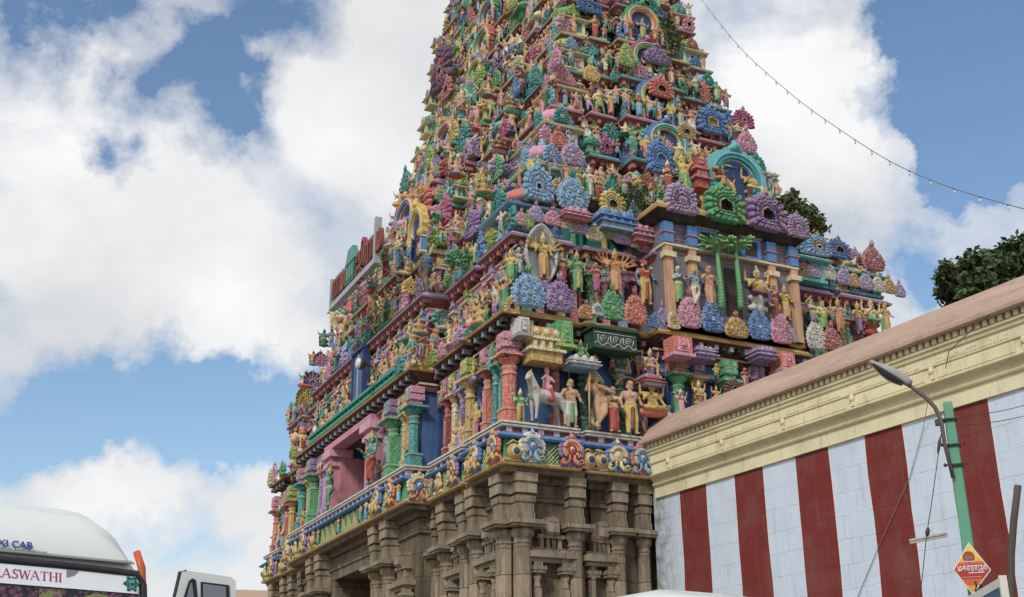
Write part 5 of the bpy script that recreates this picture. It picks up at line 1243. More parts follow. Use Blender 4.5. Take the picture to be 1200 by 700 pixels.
# ---- name board standing out from the front --------------------------------------
M_METAL = plain_material('galvanised_frame', (.42, .44, .46), .45, .3, var=.3, dirt=(.16, .15, .14))
M_REDL = plain_material('red_letters', lin(142, 78, 68), .6, var=.45); M_GRNB = plain_material('green_board', lin(70, 130, 110), .5, var=.3)
ub0, zb0 = front_face(389, 357, 1.0); ub1, zb1 = front_face(442, 316, 1.0)
board = thing('name_board', 'long grey framed board with red lettering standing out from the tower front', 'name board', tuple(t2w(-1.0, (ub0 + ub1) / 2, (zb0 + zb1) / 2)), YAW - math.pi/2)
W = abs(ub0 - ub1); bt = T(); bt.box(-W/2, W/2, -.1, .1, -.02, .16, 0); bt.box(W/2 - .16, W/2, -.1, .1, .16, 1.5, 0); bt.box(-W/2, -W/2 + .1, -.1, .1, .16, 1.1, 0)
obj('frame', bt, [P['grey']], M_METAL, board)
for x in (-W*.4, -W*.1, W*.2, W*.44): obj('bracket', T().tube([(x, 1.5, .95), (x, .07, .06), (x, 1.5, -.6)], .03, 0, 6), [P['grey']], M_METAL, board)
bt = T(); bt.box(-W/2 + .12, W/2 - .18, .05, .09, .16, 1.2, 0); obj('backing_panel', bt, [P['grey']], plain_material('pale_panel', lin(176, 190, 188), .5, var=.35), board)
TAMIL = None
def tamil_font():
    global TAMIL
    import os
    if TAMIL is None: TAMIL = bpy.data.curves.new('f', 'FONT').font
    return TAMIL
def text(name, body, size, mat, parent, M, extrude=.01, offset=0.0, align='LEFT', sx=1.0):
    cu = bpy.data.curves.new(name, 'FONT'); cu.body = body; cu.size = size; cu.extrude = extrude; cu.offset = offset; cu.align_x = align
    o = bpy.data.objects.new('tmp', cu); COL.objects.link(o)
    me = bpy.data.meshes.new_from_object(o.evaluated_get(bpy.context.evaluated_depsgraph_get())); bpy.data.objects.remove(o)
    me.materials.clear(); me.materials.append(mat)
    r = link(name, me, parent, M @ Matrix.Rotation(math.pi/2, 4, 'X') @ Matrix.Diagonal((sx, 1, 1, 1))); return r
text('lettering', '\u0bb0\u0bbe\u0bae\u0bbe', 1.15, M_REDL, board, place(-W/2 + .2, -.03, .30), .06, .02, sx=.55)
text('lettering', '\u0b9c\u0bbf\u0bb0\u0bbe\u0bae', 1.15, M_REDL, board, place(.35, -.03, .34), .06, .02, sx=.62)
bt = T(); bt.box(-.55, .30, -.10, .04, .22, .92, 0); bt.extrude([(-.62, .92), (.37, .92), (.12, 1.42), (-.38, 1.42)], -.12, .04, 1); 
for x in (-.45, -.2, .05): bt.box(x, x+.14, -.12, -.10, .35, .8, 1)
obj('house_emblem', bt, [shade_of(P['dkgreen'], .8), lin(90, 150, 130)], paint_attr_material('emblem_paint'), board)
# ------------------------------------------------------------------ shrubs rooted in the masonry
def leaf_material(name, c1, c2):
    m, nt, b = new_mat(name); oi = nt.nodes.new('ShaderNodeNewGeometry')
    c = mixrgb(nt, oi.outputs['Random Per Island'], c1, c2); n1 = noise(nt, position(nt), 1.4, 3)
    c = mixrgb(nt, ramp(nt, n1, [(.4, 0), (.65, .5)]), c, mixc(c2, (.16, .17, .05), .5))
    lk(nt, c, b.inputs['Base Color']); b.inputs['Roughness'].default_value = .6; b.inputs['Specular IOR Level'].default_value = .25; return m
M_LEAF = leaf_material('leaves', (.045, .075, .026), (.10, .13, .045)); M_LEAFD = leaf_material('dark_leaves', (.045, .078, .034), (.10, .145, .055))
M_BARK = plain_material('bark', (.10, .08, .06), .9, bstr=.6, bscale=25)
def leaves(clumps, n, size, seed, droop=.3):
    r = random.Random(seed); V = []; F = []
    tw = sum(c[1]**2 for c in clumps)
    for (cx, cy, cz), R_, *sq in clumps:
        q = sq[0] if sq else .8
        for _ in range(int(n * R_**2 / tw)):
            while True:
                d = Vector((r.uniform(-1, 1), r.uniform(-1, 1), r.uniform(-1, 1)))
                if .05 < d.length < 1: break
            d = d.normalized() * (r.random() ** .45) * R_ * r.uniform(.8, 1.15)
            p = Vector((cx + d.x, cy + d.y, cz + d.z * q))
            a = Vector((r.gauss(0, 1), r.gauss(0, 1), r.gauss(-droop, .7))).normalized(); b_ = a.cross(Vector((r.gauss(0, 1), r.gauss(0, 1), r.gauss(0, 1)))).normalized()
            L = size * r.uniform(.6, 1.3); w = L * .26; o = len(V)
            V += [tuple(p), tuple(p + a*L*.45 + b_*w), tuple(p + a*L), tuple(p + a*L*.45 - b_*w)]; F.append((o, o+1, o+2, o+3))
    return V, F
def plant(name, label, cat, loc, clumps, n, size, seed, mat, stems, group=None, partnames=('foliage', 'stem')):
    th = thing(name, label, cat, loc, 0, group)
    V, F = leaves(clumps, n, size, seed); me = bpy.data.meshes.new('foliage'); me.from_pydata(V, [], F); me.materials.append(mat); link(partnames[0], me, th)
    t = T()
    for pts, rad in stems: t.tube(pts, rad, 0, 7)
    obj(partnames[1], t, [P['brown']], M_BARK, th); return th
a, z0 = right_face(930, 296, -.9)
rs = random.Random(5)
cl = [((.0, 0, 1.0), .55), ((-.05, 0, .5), .45), ((.35, -.1, .95), .42), ((.15, .1, 1.45), .4), ((-.3, 0, 1.2), .4), ((.62, -.1, .75), .3), ((-.25, 0, 1.6), .3), ((-.15, -.1, -.1), .4), ((-.1, -.1, -.6), .35), ((.85, -.1, .62), .18), ((.55, 0, 1.3), .22), ((.05, 0, 1.85), .2), ((.8, 0, 1.05), .14)]
plant('wild_shrub', 'large dark shrub growing out of the masonry right of the palm pavilion', 'shrub', tuple(t2w(a, .75, z0)), cl, 3600, .15, 3, M_LEAF, [([(0, 0, -.6), (0, 0, .3), (.05, 0, 1.2)], [.05, .04, .015]), ([(0, 0, .2), (.4, -.05, .7), (.8, -.1, .7)], [.03, .02, .008]), ([(0, 0, .3), (-.2, 0, .9), (-.25, 0, 1.6)], [.03, .02, .008]), ([(0, 0, .5), (.2, .05, 1.1), (.5, 0, 1.35)], [.025, .015, .006])], 'shrubs rooted in the tower')
a, z0 = right_face(739, 262, -.6)
plant('wild_shrub', 'small brown green shrub in the dark gap left of the palm pavilion', 'shrub', tuple(t2w(a, .45, z0)), [((0, 0, .5), .36), ((.15, 0, .85), .28), ((-.1, 0, .15), .25), ((-.2, 0, .75), .2), ((.3, 0, .5), .2)], 900, .11, 4, M_LEAF, [([(0, .1, -.2), (0, 0, .3), (.1, 0, .9)], [.03, .02, .008]), ([(0, 0, .2), (-.2, 0, .8)], [.02, .006])], 'shrubs rooted in the tower')
a, z0 = right_face(782, 55, -3.0)
plant('wild_shrub', 'sparse weed beside the high green arch', 'shrub', tuple(t2w(a, 2.75, z0)), [((0, 0, .3), .35), ((-.1, 0, .75), .3), ((.2, 0, .0), .3)], 700, .11, 6, M_LEAF, [([(0, .1, -.4), (0, 0, .3), (0, 0, .8)], [.03, .02, .008])], 'shrubs rooted in the tower')
a, z0 = right_face(741, 170, -1.4)
# ------------------------------------------------------------------ striped compound wall
WA = -math.atan2(.8698713, .4932788)
WS = np.array([3.599, 29.23, 0.]); WX = np.array([math.cos(WA), math.sin(WA), 0]); WN = np.array([math.sin(WA), -math.cos(WA), 0])
wall = thing('compound_wall', 'tall temple wall with red and white stripes, cream cornice and pink sloping coping', 'wall', tuple(WS), WA)
def wall_material():
    m, nt, b = new_mat('limewashed_blocks'); pos = objco(nt)
    at = nt.nodes.new('ShaderNodeAttribute'); at.attribute_name = 'paint'
    mp = nt.nodes.new('ShaderNodeMapping'); mp.inputs['Rotation'].default_value = (math.pi/2, 0, 0); 
    sep = nt.nodes.new('ShaderNodeSeparateXYZ'); lk(nt, pos, sep.inputs[0]); cmb = nt.nodes.new('ShaderNodeCombineXYZ'); lk(nt, sep.outputs[0], cmb.inputs[0]); lk(nt, sep.outputs[2], cmb.inputs[1])
    wn = nt.nodes.new('ShaderNodeTexNoise'); wn.inputs['Scale'].default_value = .9; lk(nt, pos, wn.inputs['Vector'])
    wv = nt.nodes.new('ShaderNodeVectorMath'); wv.operation = 'SCALE'; wv.inputs['Scale'].default_value = .10; lk(nt, wn.outputs[1], wv.inputs[0])
    wa = nt.nodes.new('ShaderNodeVectorMath'); lk(nt, cmb.outputs[0], wa.inputs[0]); lk(nt, wv.outputs[0], wa.inputs[1])
    br = nt.nodes.new('ShaderNodeTexBrick'); br.inputs['Scale'].default_value = 1; br.inputs['Mortar Size'].default_value = .011; br.inputs['Brick Width'].default_value = .82; br.inputs['Row Height'].default_value = .47; br.inputs['Mortar Smooth'].default_value = .3
    br.inputs['Color1'].default_value = (1, 1, 1, 1); br.inputs['Color2'].default_value = (.93, .93, .93, 1); br.inputs['Mortar'].default_value = (.80, .78, .76, 1); lk(nt, wa.outputs[0], br.inputs['Vector'])
    jm = ramp(nt, noise(nt, pos, 1.7, 4, .6), [(.40, .0), (.62, 1.0)])
    brc = mixrgb(nt, jm, (1, 1, 1), br.outputs['Color'])
    c = mixrgb(nt, 1.0, at.outputs['Color'], brc, 'MULTIPLY')
    c = mixrgb(nt, ramp(nt, noise(nt, pos, 1.1, 8, .7), [(.45, 0), (.75, .20)]), c, (.30, .28, .29))
    c = mixrgb(nt, ramp(nt, noise(nt, mapping(nt, pos, (6, 6, .5)), 1.0, 8, .75), [(.54, 0), (.74, .38)]), c, (.20, .18, .17))
    c = mixrgb(nt, ramp(nt, noise(nt, pos, 14, 6, .75), [(.60, 0), (.72, .35)]), c, (.30, .26, .25))
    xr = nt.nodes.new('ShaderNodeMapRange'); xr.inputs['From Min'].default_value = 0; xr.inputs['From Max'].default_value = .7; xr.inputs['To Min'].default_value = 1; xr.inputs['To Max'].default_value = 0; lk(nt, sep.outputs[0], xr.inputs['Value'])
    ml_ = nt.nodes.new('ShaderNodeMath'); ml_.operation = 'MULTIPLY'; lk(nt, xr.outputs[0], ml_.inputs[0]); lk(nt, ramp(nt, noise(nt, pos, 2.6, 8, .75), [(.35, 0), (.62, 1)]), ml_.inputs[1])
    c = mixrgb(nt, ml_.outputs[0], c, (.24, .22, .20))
    lk(nt, c, b.inputs['Base Color']); b.inputs['Roughness'].default_value = .85; b.inputs['Specular IOR Level'].default_value = .2
    mm = nt.nodes.new('ShaderNodeMath'); mm.operation = 'MULTIPLY_ADD'; mm.inputs[1].default_value = -1.0; lk(nt, br.outputs['Fac'], mm.inputs[0]); lk(nt, noise(nt, pos, 11, 8, .7), mm.inputs[2]); bump(nt, b, mm.outputs[0], .5, .02); return m
M_WALL = wall_material()
WL = 30.0
RED = lin(124, 54, 50); WHT = lin(210, 223, 238); EDGE = lin(240, 222, 220)
wt = T(); edges = [(-.25, .83, 1)]; x = .83
SEG = []; x = -.25; stripes = []
k = 0; xs = [.83]
while xs[-1] < WL: xs.append(xs[-1] + (1.01 if len(xs) % 2 else 1.01))
prev = -.25; red = False; rr = random.Random(3)
for xx in xs:
    xx2 = min(xx, WL)
    segs_ = 9; e = .018
    # stripe edges waver a little, as brushed by hand
    zs = [7.6 * q / segs_ for q in range(segs_ + 1)]
    if prev == -.25: L = [prev] * (segs_ + 1)
    else: L = Lnext
    Rr_ = [xx2 + rr.uniform(-.020, .020) for _ in zs]; Lnext = Rr_
    for q in range(segs_):
        o = len(wt.v); a0, a1, b0, b1 = L[q], L[q+1], Rr_[q], Rr_[q+1]
        wt.v.extend([(a0, 0, zs[q]), (b0 - e, 0, zs[q]), (b1 - e, 0, zs[q+1]), (a1, 0, zs[q+1]), (b0, 0, zs[q]), (b1, 0, zs[q+1])])
        wt.f.append((o, o+1, o+2, o+3)); wt.k.append(1 if red else 0); wt.s.append(False)
        wt.f.append((o+1, o+4, o+5, o+2)); wt.k.append(2); wt.s.append(False)
    prev = xx2; red = not red
    if xx2 >= WL: break
wt.box(-.25, WL, .004, 1.2, 0, 7.9, 0)
obj('striped_face', wt, [WHT, RED, EDGE], M_WALL, wall)
M_CREAM = plain_material('cream_limewash', lin(234, 225, 186), .8, var=.32, vscale=1.6, dirt=lin(150, 132, 98), bstr=.3, bscale=14)
M_PINK = plain_material('pink_coping', lin(180, 154, 136), .85, var=.3, vscale=1.2, dirt=lin(150, 118, 104), bstr=.25, bscale=12)
def stain(mat, sc, col, lo, hi, amt):
    nt = mat.node_tree; b = nt.nodes['Principled BSDF']; src = b.inputs['Base Color'].links[0].from_socket; pos = objco(nt)
    c = mixrgb(nt, ramp(nt, noise(nt, mapping(nt, pos, sc), 1.0, 9, .74, .4), [(lo, 0), (hi, amt)]), src, col); lk(nt, c, b.inputs['Base Color'])
stain(M_PINK, (1.3, 5, .9), (.10, .085, .075), .52, .72, .55); stain(M_PINK, (7, 7, 3), (.16, .13, .115), .62, .74, .3); stain(M_PINK, (.5, 3, 2), lin(206, 176, 160), .5, .7, .6)
stain(M_CREAM, (5, 5, .7), (.16, .13, .09), .55, .74, .5); stain(M_CREAM, (14, 14, 14), (.12, .10, .075), .66, .74, .55)
def xprof(prof, x0=-.1, x1=WL):
    t = T(); t.quadstrip([[(x0, -o, z) for o, z in prof], [(x1, -o, z) for o, z in prof]], 0, False, True, (True, True)); return t
pr = [(.0, 7.54), (.055, 7.54), (.06, 7.82), (.11, 7.83), (.13, 7.86), (.13, 7.885), (.10, 7.90), (.10, 7.93), (.125, 7.97), (.19, 8.02), (.27, 8.035), (.28, 8.05), (.28, 8.085), (.255, 8.09), (.25, 8.33), (.285, 8.34), (.29, 8.37), (.285, 8.55), (.32, 8.56), (.33, 8.59), (.33, 8.63), (.37, 8.64), (.375, 8.69), (.30, 8.70), (.30, 8.84), (.0, 8.85)]
pr = [(o + .004, z) for o, z in pr]; pr[0] = (-.2, 7.54); pr[-1] = (-.2, 8.85)
cor = xprof(pr)
dt = T(); bx = T().box(-.048, .048, -.40, -.29, 8.70, 8.81, 0); x = 0
while x < WL - .1: cor.merge(bx, place(x)); x += .165
obj('coping', xprof([(.50, 8.80), (.53, 8.83), (.52, 8.90), (.40, 9.06), (-.15, 9.58), (-.45, 9.62), (-1.0, 9.3), (-1.2, 8.75), (.28, 8.75), (.30, 8.815)], -.28), [P['rose']], M_PINK, wall)
# raised frieze panels with an indistinct line of moulded script
pn = T(); sc = T(); rr = random.Random(8); x = .9; n = 0
while x < WL - 2:
    L = 1.75; pn.box(x, x + L, -.275, -.25, 8.11, 8.31, 0); pn.box(x - .14, x - .05, -.30, -.25, 8.10, 8.34, 0); pn.ball((x - .10, -.30, 8.26), .07, 0, 8, 5, (1, .5, 1))
    xx = x + .06
    while xx < x + L - .1:
        w = rr.uniform(.03, .07); sc.box(xx, xx + w, -.305, -.284, 8.385, 8.385 + rr.uniform(.03, .06), 0)
        if rr.random() < .6: sc.box(xx + w*.2, xx + w*1.3, -.30, -.284, 8.45, 8.465, 0)
        xx += w + rr.uniform(.015, .04)
    x += 2.05
cor.merge(pn); cor.merge(sc); obj('cornice', cor, [P['cream']], M_CREAM, wall)
# ------------------------------------------------------------------ street lamp, wires
PB = np.array([6.03, 16.01, 0.]); tov = -PB / np.linalg.norm(PB)     # towards the viewer
def near_pole(px, py, d=0.0):      # pixel -> point on the upright plane through the pole that faces the street
    q = on_plane(px, py, PB + tov * d, tov); return q
PR = np.array([-tov[1], tov[0], 0])    # to the viewer's right
az = math.atan2(PR[1], PR[0])
lamp = thing('street_lamp', 'green concrete pole carrying a grey lamp head on a curved arm before the striped wall', 'street lamp', tuple(PB), az)
def loc(px, py, d=0.0): q = near_pole(px, py, d) - PB; return (float(q @ PR), float(-(q @ tov)), float(q[2]))
M_GREEN = plain_material('green_pole_paint', lin(92, 160, 132), .6, var=.4, vscale=3, dirt=lin(120, 128, 112), bstr=.3, bscale=20)
M_GREY = plain_material('grey_lamp_paint', lin(160, 162, 158), .45, var=.3); M_DARK = plain_material('dark_steel', (.045, .042, .04), .6, var=.3, dirt=(.12, .08, .06)); M_LENS = plain_material('smoked_lens', (.06, .06, .06), .2, var=.1, bstr=0)
zt = loc(1113, 471)[2]
t = T(); rings = [[(h*c*1.0, h*s_*.9, z) for c, s_ in ((-1, -.8), (-.8, -1), (.8, -1), (1, -.8), (1, .8), (.8, 1), (-.8, 1), (-1, .8))] for h, z in ((.105, 0), (.062, zt - .03), (.05, zt))]
t.quadstrip(rings, 0, False, True, (True, True)); pole_o = obj('pole', t, [P['green']], M_GREEN, lamp)
t = T()
for z, h in ((zt - .26, .09), (zt - .62, .095), (zt - .90, .1)):
    t.quadstrip([[(h*c, h*s_, z + q) for c, s_ in ((-1, -1), (1, -1), (1, 1), (-1, 1))] for q in (-.012, .012)], 0, False, True, (True, True)); t.box(-.16, .15, -.10, -.088, z - .009, z + .009, 0); t.ball((-.14, -.1, z), .026, 0, 7, 5); t.ball((.14, -.1, z), .02, 0, 7, 5)
t.box(-.20, -.13, -.12, -.05, zt - .34, zt - .26, 0)
obj('clamps', t, [P['black']], M_DARK, lamp)
pts = [loc(*p, d=.10) for p in ((1117, 560), (1107, 520), (1103, 494), (1096, 478), (1086, 467), (1074, 458), (1062, 449))]
obj('arm', T().tube(pts, [.028, .028, .03, .03, .03, .027, .026], 0, 10), [P['grey']], plain_material('arm_steel', (.10, .09, .085), .55, var=.4, dirt=(.16, .12, .09)), lamp)
a_ = Vector(loc(1066, 452, .10)); b_ = Vector(loc(1019, 425, .10)); d = (b_ - a_); L = d.length; d.normalize()
hd = T(); ln = T()
n = 12; rt_, rb_ = [], []
upv = Vector((0, 0, 1)); sd = d.cross(upv).normalized(); up2 = sd.cross(d).normalized()
for q in range(n + 1):
    f = q / n; w = .06 + .10 * math.sin(min(1, f * 1.25 + .1) * math.pi * .55) if f < .9 else .12 * (1 - ((f - .9) / .1) ** 2 * .6); hgt = .05 + .06 * math.sin(math.pi * min(1, f + .15)) 
    c = a_ + d * (L * f)
    ring = [c + sd * (w * math.cos(tt)) + up2 * (max(-.015, hgt * math.sin(tt))) for tt in [2 * math.pi * j / 16 for j in range(16)]]
    rt_.append([tuple(v) for v in ring])
    rb_.append([tuple(c + sd * (w * .94 * math.cos(tt)) - up2 * (.016 + max(0, .075 * math.sin(math.pi * min(1, f + .05))) * max(0, math.sin(tt)))) for tt in [math.pi * j / 10 for j in range(11)]])
hd.quadstrip(rt_, 0, True, True, (True, True)); obj('lamp_head', hd, [P['grey']], M_GREY, lamp)
ln.quadstrip(rb_[2:-1], 0, True, False); obj('lens', ln, [P['black']], M_LENS, lamp)
def cable(name, label, cat, pts, r, mat=M_DARK, group=None, extra=None):
    base = pts[0]; th = bpy.data.objects.new('x', None); bpy.data.objects.remove(th)
    t = T().tube([tuple(np.array(p) - np.array(base)) for p in pts], r, 0, 6)
    o = obj(name, t, [P['black']], mat); o.location = tuple(base); return tag(o, label, cat, group)
sw = [near_pole(*p, d=.15) for p in ((1103, 508), (1098, 545), (1091, 595), (1086, 626), (1082, 665), (1078, 700), (1060, 860))]
wire = cable('stay_wire', 'thin dark stay wire slanting down from the green lamp pole', 'wire', sw, .006)
for (x0, y0), (x1, y1), r in (((1102, 512), (1099, 532), .022), ((1088, 618), (1086, 629), .03)):
    p0, p1 = near_pole(x0, y0, .15) - sw[0], near_pole(x1, y1, .15) - sw[0]
    obj('insulator', T().tube([tuple(p0), tuple(p0*.7 + p1*.3), tuple(p0*.3 + p1*.7), tuple(p1)], [.008, r, r, .008], 0, 8), [P['black']], M_DARK, wire)
p0, p1 = near_pole(1066, 635, .13), near_pole(1110, 626.5, .13); cc = (p0 + p1) / 2; d = p1 - p0
bt_ = T(); Lb = float(np.linalg.norm(d)); bt_.box(-Lb/2, Lb/2, -.02, .02, -.03, .03, 0); bt_.box(-Lb/2, Lb/2, -.026, -.02, -.004, .004, 1)
bo = obj('wooden_batten', bt_, [lin(190, 184, 172), lin(110, 100, 90)], paint_attr_material('old_white_wood', .8, .5, 8, lin(110, 98, 84)))
bo.matrix_world = Matrix.Translation(Vector(cc)) @ Matrix.Rotation(az, 4, 'Z') @ Matrix.Rotation(-math.atan2(d[2], float(d @ PR)), 4, 'Y')
tag(bo, 'short weathered white batten tied across the stay wire', 'batten')
for k, (p, q, lab) in enumerate((((1113, 490), (1260, 452), 'upper of two thin cables running right from the lamp pole'), ((1113, 500), (1260, 466), 'lower of two thin cables running right from the lamp pole'))):
    A = near_pole(*p); B = on_plane(q[0], q[1], WS + WN * .6, WN); cable('power_cable', lab, 'cable', [A + (B - A) * j / 8 - np.array([0, 0, .10 * math.sin(math.pi * j / 8)]) for j in range(9)], .006)
def wall_pt(px, py, o=.03): return on_plane(px, py, WS + WN * o, WN)
cable('wall_cable', 'thin grey cable crossing the striped wall and its cornice behind the lamp', 'cable', [wall_pt(*p, o=o) for p, o in (((1005, 700), .03), ((1030, 640), .03), ((1066, 560), .03), ((1082, 502), .05), ((1090, 455), .35))], .007, plain_material('grey_cable', (.22, .22, .22), .6))
cable('coping_cable', 'thin dark cable lying across the pink coping', 'cable', [wall_pt(*p, o=o) for p, o in (((1108, 432), .36), ((1112, 412), .38), ((1150, 376), .56), ((1172, 360), .45), ((1230, 322), .2))], .008, M_DARK)
# diamond sign on the pole
sg = thing('diamond_sign', 'yellow and red diamond shaped sign with white script fixed to the green pole', 'sign', tuple(near_pole(1138, 667, .16)), az)
pm_ = lambda px, py: loc(px, py, .16)
cen = loc(1138, 667, .16); dia = [(loc(*p, d=.16)[0] - cen[0], loc(*p, d=.16)[2] - cen[2]) for p in ((1117, 668), (1140, 697), (1161.5, 668), (1135, 635.5))]
M_SIGN = paint_attr_material('printed_sign', .4, .12, 6)
t = T(); t.extrude(dia, -.006, .012, 0)
cxy = (sum(p[0] for p in dia)/4, sum(p[1] for p in dia)/4); ins = [(cxy[0] + (p[0]-cxy[0])*.93, cxy[1] + (p[1]-cxy[1])*.93) for p in dia]
def clip(poly, z0, z1):
    def half(poly, f):
        out = []
        for i in range(len(poly)):
            a, b = poly[i-1], poly[i]; fa, fb = f(a), f(b)
            if fa * fb < 0: q = fa / (fa - fb); out.append((a[0] + (b[0]-a[0])*q, a[1] + (b[1]-a[1])*q))
            if fb >= 0: out.append(b)
        return out
    return half(half(poly, lambda p: p[1] - z0), lambda p: z1 - p[1])
Hs = max(p[1] for p in ins); Ls = min(p[1] for p in ins); stops = [(0, '', lin(216, 156, 66)), (.15, '', lin(202, 96, 46)), (.28, '', lin(176, 42, 42)), (.58, '', lin(206, 104, 46)), (.63, '', lin(226, 180, 70)), (.72, '', lin(228, 204, 92)), (1.0, '', None)]
pal = [P['white']]
for j in range(len(stops) - 1):
    pl = clip(ins, Ls + (Hs - Ls) * stops[j][0], Ls + (Hs - Ls) * stops[j+1][0])
    if len(pl) > 2: pal.append(stops[j][2]); t.extrude(pl, -.009 , -.0061, len(pal) - 1)
obj('panel', t, pal, M_SIGN, sg)
t = T(); t.lathe([(.075, 0), (.075, .003)], 0, 20); t2 = T(); t2.merge(t, place(-.01, -.010, .155, rx=math.pi/2)); t2.box(-.075, .055, -.014, -.011, .09, .10, 1)
obj('round_emblem', t2, [lin(170, 60, 40), P['white']], M_SIGN, sg)
M_WHT = plain_material('white_print', (.75, .75, .74), .5, var=.1, bstr=0); M_GRYP = plain_material('grey_print', lin(130, 130, 140), .5, var=.1, bstr=0)
text('script_line', '\u0bae\u0b95\u0bbe\u0bb0\u0bbe\u0b9c\u0bbe', .115, M_WHT, sg, place(-.17, -.0135, -.02), .001, .002, sx=.62)
text('script_line', '\u0b93\u0bae\u0bcd', .07, M_GRYP, sg, place(-.06, -.0145, .13), .001, .001, sx=.8)
t = T(); t.box(-.04, .16, -.0125, -.0095, -.055, -.045, 0); t.box(-.12, .12, -.0125, -.0095, -.105, -.101, 0); obj('rule_lines', t, [P['white']], M_SIGN, sg)
t = T(); t.tube([(.03, -.012, -.16), (.035, -.012, -.22), (.015, -.012, -.28)], .012, 0, 6); t.tube([(.085, -.012, -.2), (.10, -.012, -.25)], .016, 0, 6); obj('dark_motif', t, [P['black']], M_SIGN, sg)
# leaning dark post beside it
def dist_pt(px, py, D): r_ = ray(px, py); return CC + r_ * (D / math.hypot(r_[0], r_[1]))
pp = [dist_pt(px, py, 12.5) for px, py in ((1190, 1000), (1186, 800), (1185, 690), (1185, 650), (1188, 610), (1193, 569))]; pp[0][2] = 0
po_ = cable('bent_post', 'slender dark bent wooden post at the right edge, before the last red stripe', 'post', pp, .034, M_BARK)
q = dist_pt(1188.5, 572, 12.5) - pp[0]; q2 = dist_pt(1193, 580, 12.5) - pp[0]; obj('twig', T().tube([tuple(q2), tuple(q)], [.02, .012], 0, 6), [P['brown']], M_BARK, po_)
# pale blue signboard standing end-on
sb0 = dist_pt(1174, 678, 8.0); fy = math.atan2(math.cos(R(8.1)), math.sin(R(8.1)))
sb = thing('signboard', 'pale blue signboard in a white frame, seen edge on at the lower right corner', 'signboard', (sb0[0], sb0[1], 0), fy)
zT = sb0[2]; t = T(); t.box(0, 2.6, -.012, .012, zT - .9, zT - .05, 0); t.box(.06, 2.54, .013, .016, zT - .84, zT - .11, 1)
obj('panel', t, [lin(60, 100, 130), lin(150, 188, 205)], M_SIGN, sb)
t = T(); t.box(-.0, 2.6, -.022, .022, zT - .05, zT, 0); t.box(-.0, 2.6, -.022, .022, zT - .95, zT - .9, 0); t.box(-.03, 0, -.022, .022, zT - .95, zT + .015, 0); t.box(2.6, 2.63, -.022, .022, zT - .95, zT, 0); obj('frame', t, [P['white']], M_SIGN, sb)
t = T()
for x in (.2, 2.4): t.tube([(x, 0, 0), (x, 0, zT - .92)], .035, 0, 8)
obj('leg', t, [P['grey']], M_METAL, sb)
rg = T(); rg.tube([(.32 + .10 * math.cos(2*math.pi*j/20), .02, zT - .3 + .15 * math.sin(2*math.pi*j/20)) for j in range(21)], .022, 0, 6); obj('ring_emblem', rg, [P['navy']], M_SIGN, sb)
M_ORG = plain_material('orange_print', lin(206, 120, 70), .5, var=.1, bstr=0)
for j, ch in enumerate(('\u0ba9', '\u0bae', '\u0bb3')): text('lettering', ch, .42, M_ORG, sb, place(.78 + j * .5, .019, zT - .48, math.pi), .002, .006, sx=.8)
# ------------------------------------------------------------------ vehicles
M_VAN = plain_material('white_van_paint', lin(222, 226, 224), .35, var=.12, vscale=2, dirt=lin(190, 188, 178), bstr=.03, coat=.3)
M_RUB = plain_material('black_rubber', (.018, .018, .02), .6, var=.2)
M_ORA = plain_material('orange_strip', lin(206, 96, 48), .4, var=.25)
m, nt, b = new_mat('window_glass'); b.inputs['Base Color'].default_value = (.75, .8, .8, 1); b.inputs['Transmission Weight'].default_value = 1; b.inputs['Roughness'].default_value = .03; b.inputs['IOR'].default_value = 1.45; M_GLASS = m
M_INT = plain_material('dim_interior', (.085, .055, .075), .8, var=.6, vscale=9, dirt=(.03, .03, .035))
FR = [.2, .5, .5]
def shell(stations, n=22):
    """loft of rounded cross-sections: (y, half width, z bottom, z top, corner radius)"""
    t = T(); rings = []
    for y, w, z0, z1, r in stations:
        ring = []
        for cx, cz, a0 in ((w - r, z1 - r, 0), (-(w - r), z1 - r, 90)):
            for j in range(9): a = R(a0 + 90 * j / 8); ring.append((cx + r * math.cos(a), y, cz + r * math.sin(a)))
        ring += [(-w, y, z0), (w, y, z0)]; rings.append(ring)
    t.quadstrip(rings, 0, True, True, (True, True)); return t
def wheel(parent, x, y, r=.36):
    q = T().lathe([(.7*r, -.1), (.98*r, -.1), (r, -.05), (r, .05), (.98*r, .1), (.7*r, .1)], 0, 20); w = obj('wheel', q, [P['black']], M_RUB, parent, place(x, y, r) @ Matrix.Rotation(math.pi/2, 4, 'Y'))
    obj('rim', T().lathe([(.68*r, -.09), (.6*r, -.04), (.2*r, -.1), (.2*r, .1), (.6*r, .04), (.68*r, .09)], 0, 14), [P['grey']], M_METAL, w)
VA = math.atan2(.633, .774); VX = np.array([.774, .633, 0]); VN = np.array([.633, -.774, 0])
def solve_van(px_c, py_c, px_e, hw):
    lo, hi = 3, 20
    for _ in range(60):
        D = (lo + hi) / 2; C_ = dist_pt(px_c, py_c, D); E_ = C_ + VX * hw; c = CM @ (E_ - CC); px = 600 + FPX * c[0] / c[2]
        if px > px_e: lo = D
        else: hi = D
    return C_
VC = solve_van(14, 650, 172, .98); zG = VC[2]; V0 = VC - VN * 0
def van_px(px, py, back=0.0): q = on_plane(px, py, VC - VN * back, VN) - VC; return float(q @ VX), float(q[2] + VC[2])
print('van', VC, 'gasket z', zG, 'roof', van_px(5, 590), van_px(110, 603), 'edge', van_px(172, 668))
van = thing('maxi_cab', 'white taxi van with an orange side strip and its front door open, at lower left', 'van', tuple((V0[0], V0[1], 0)), VA)
zR = van_px(14, 590, .9)[1] - .01; zg = zG
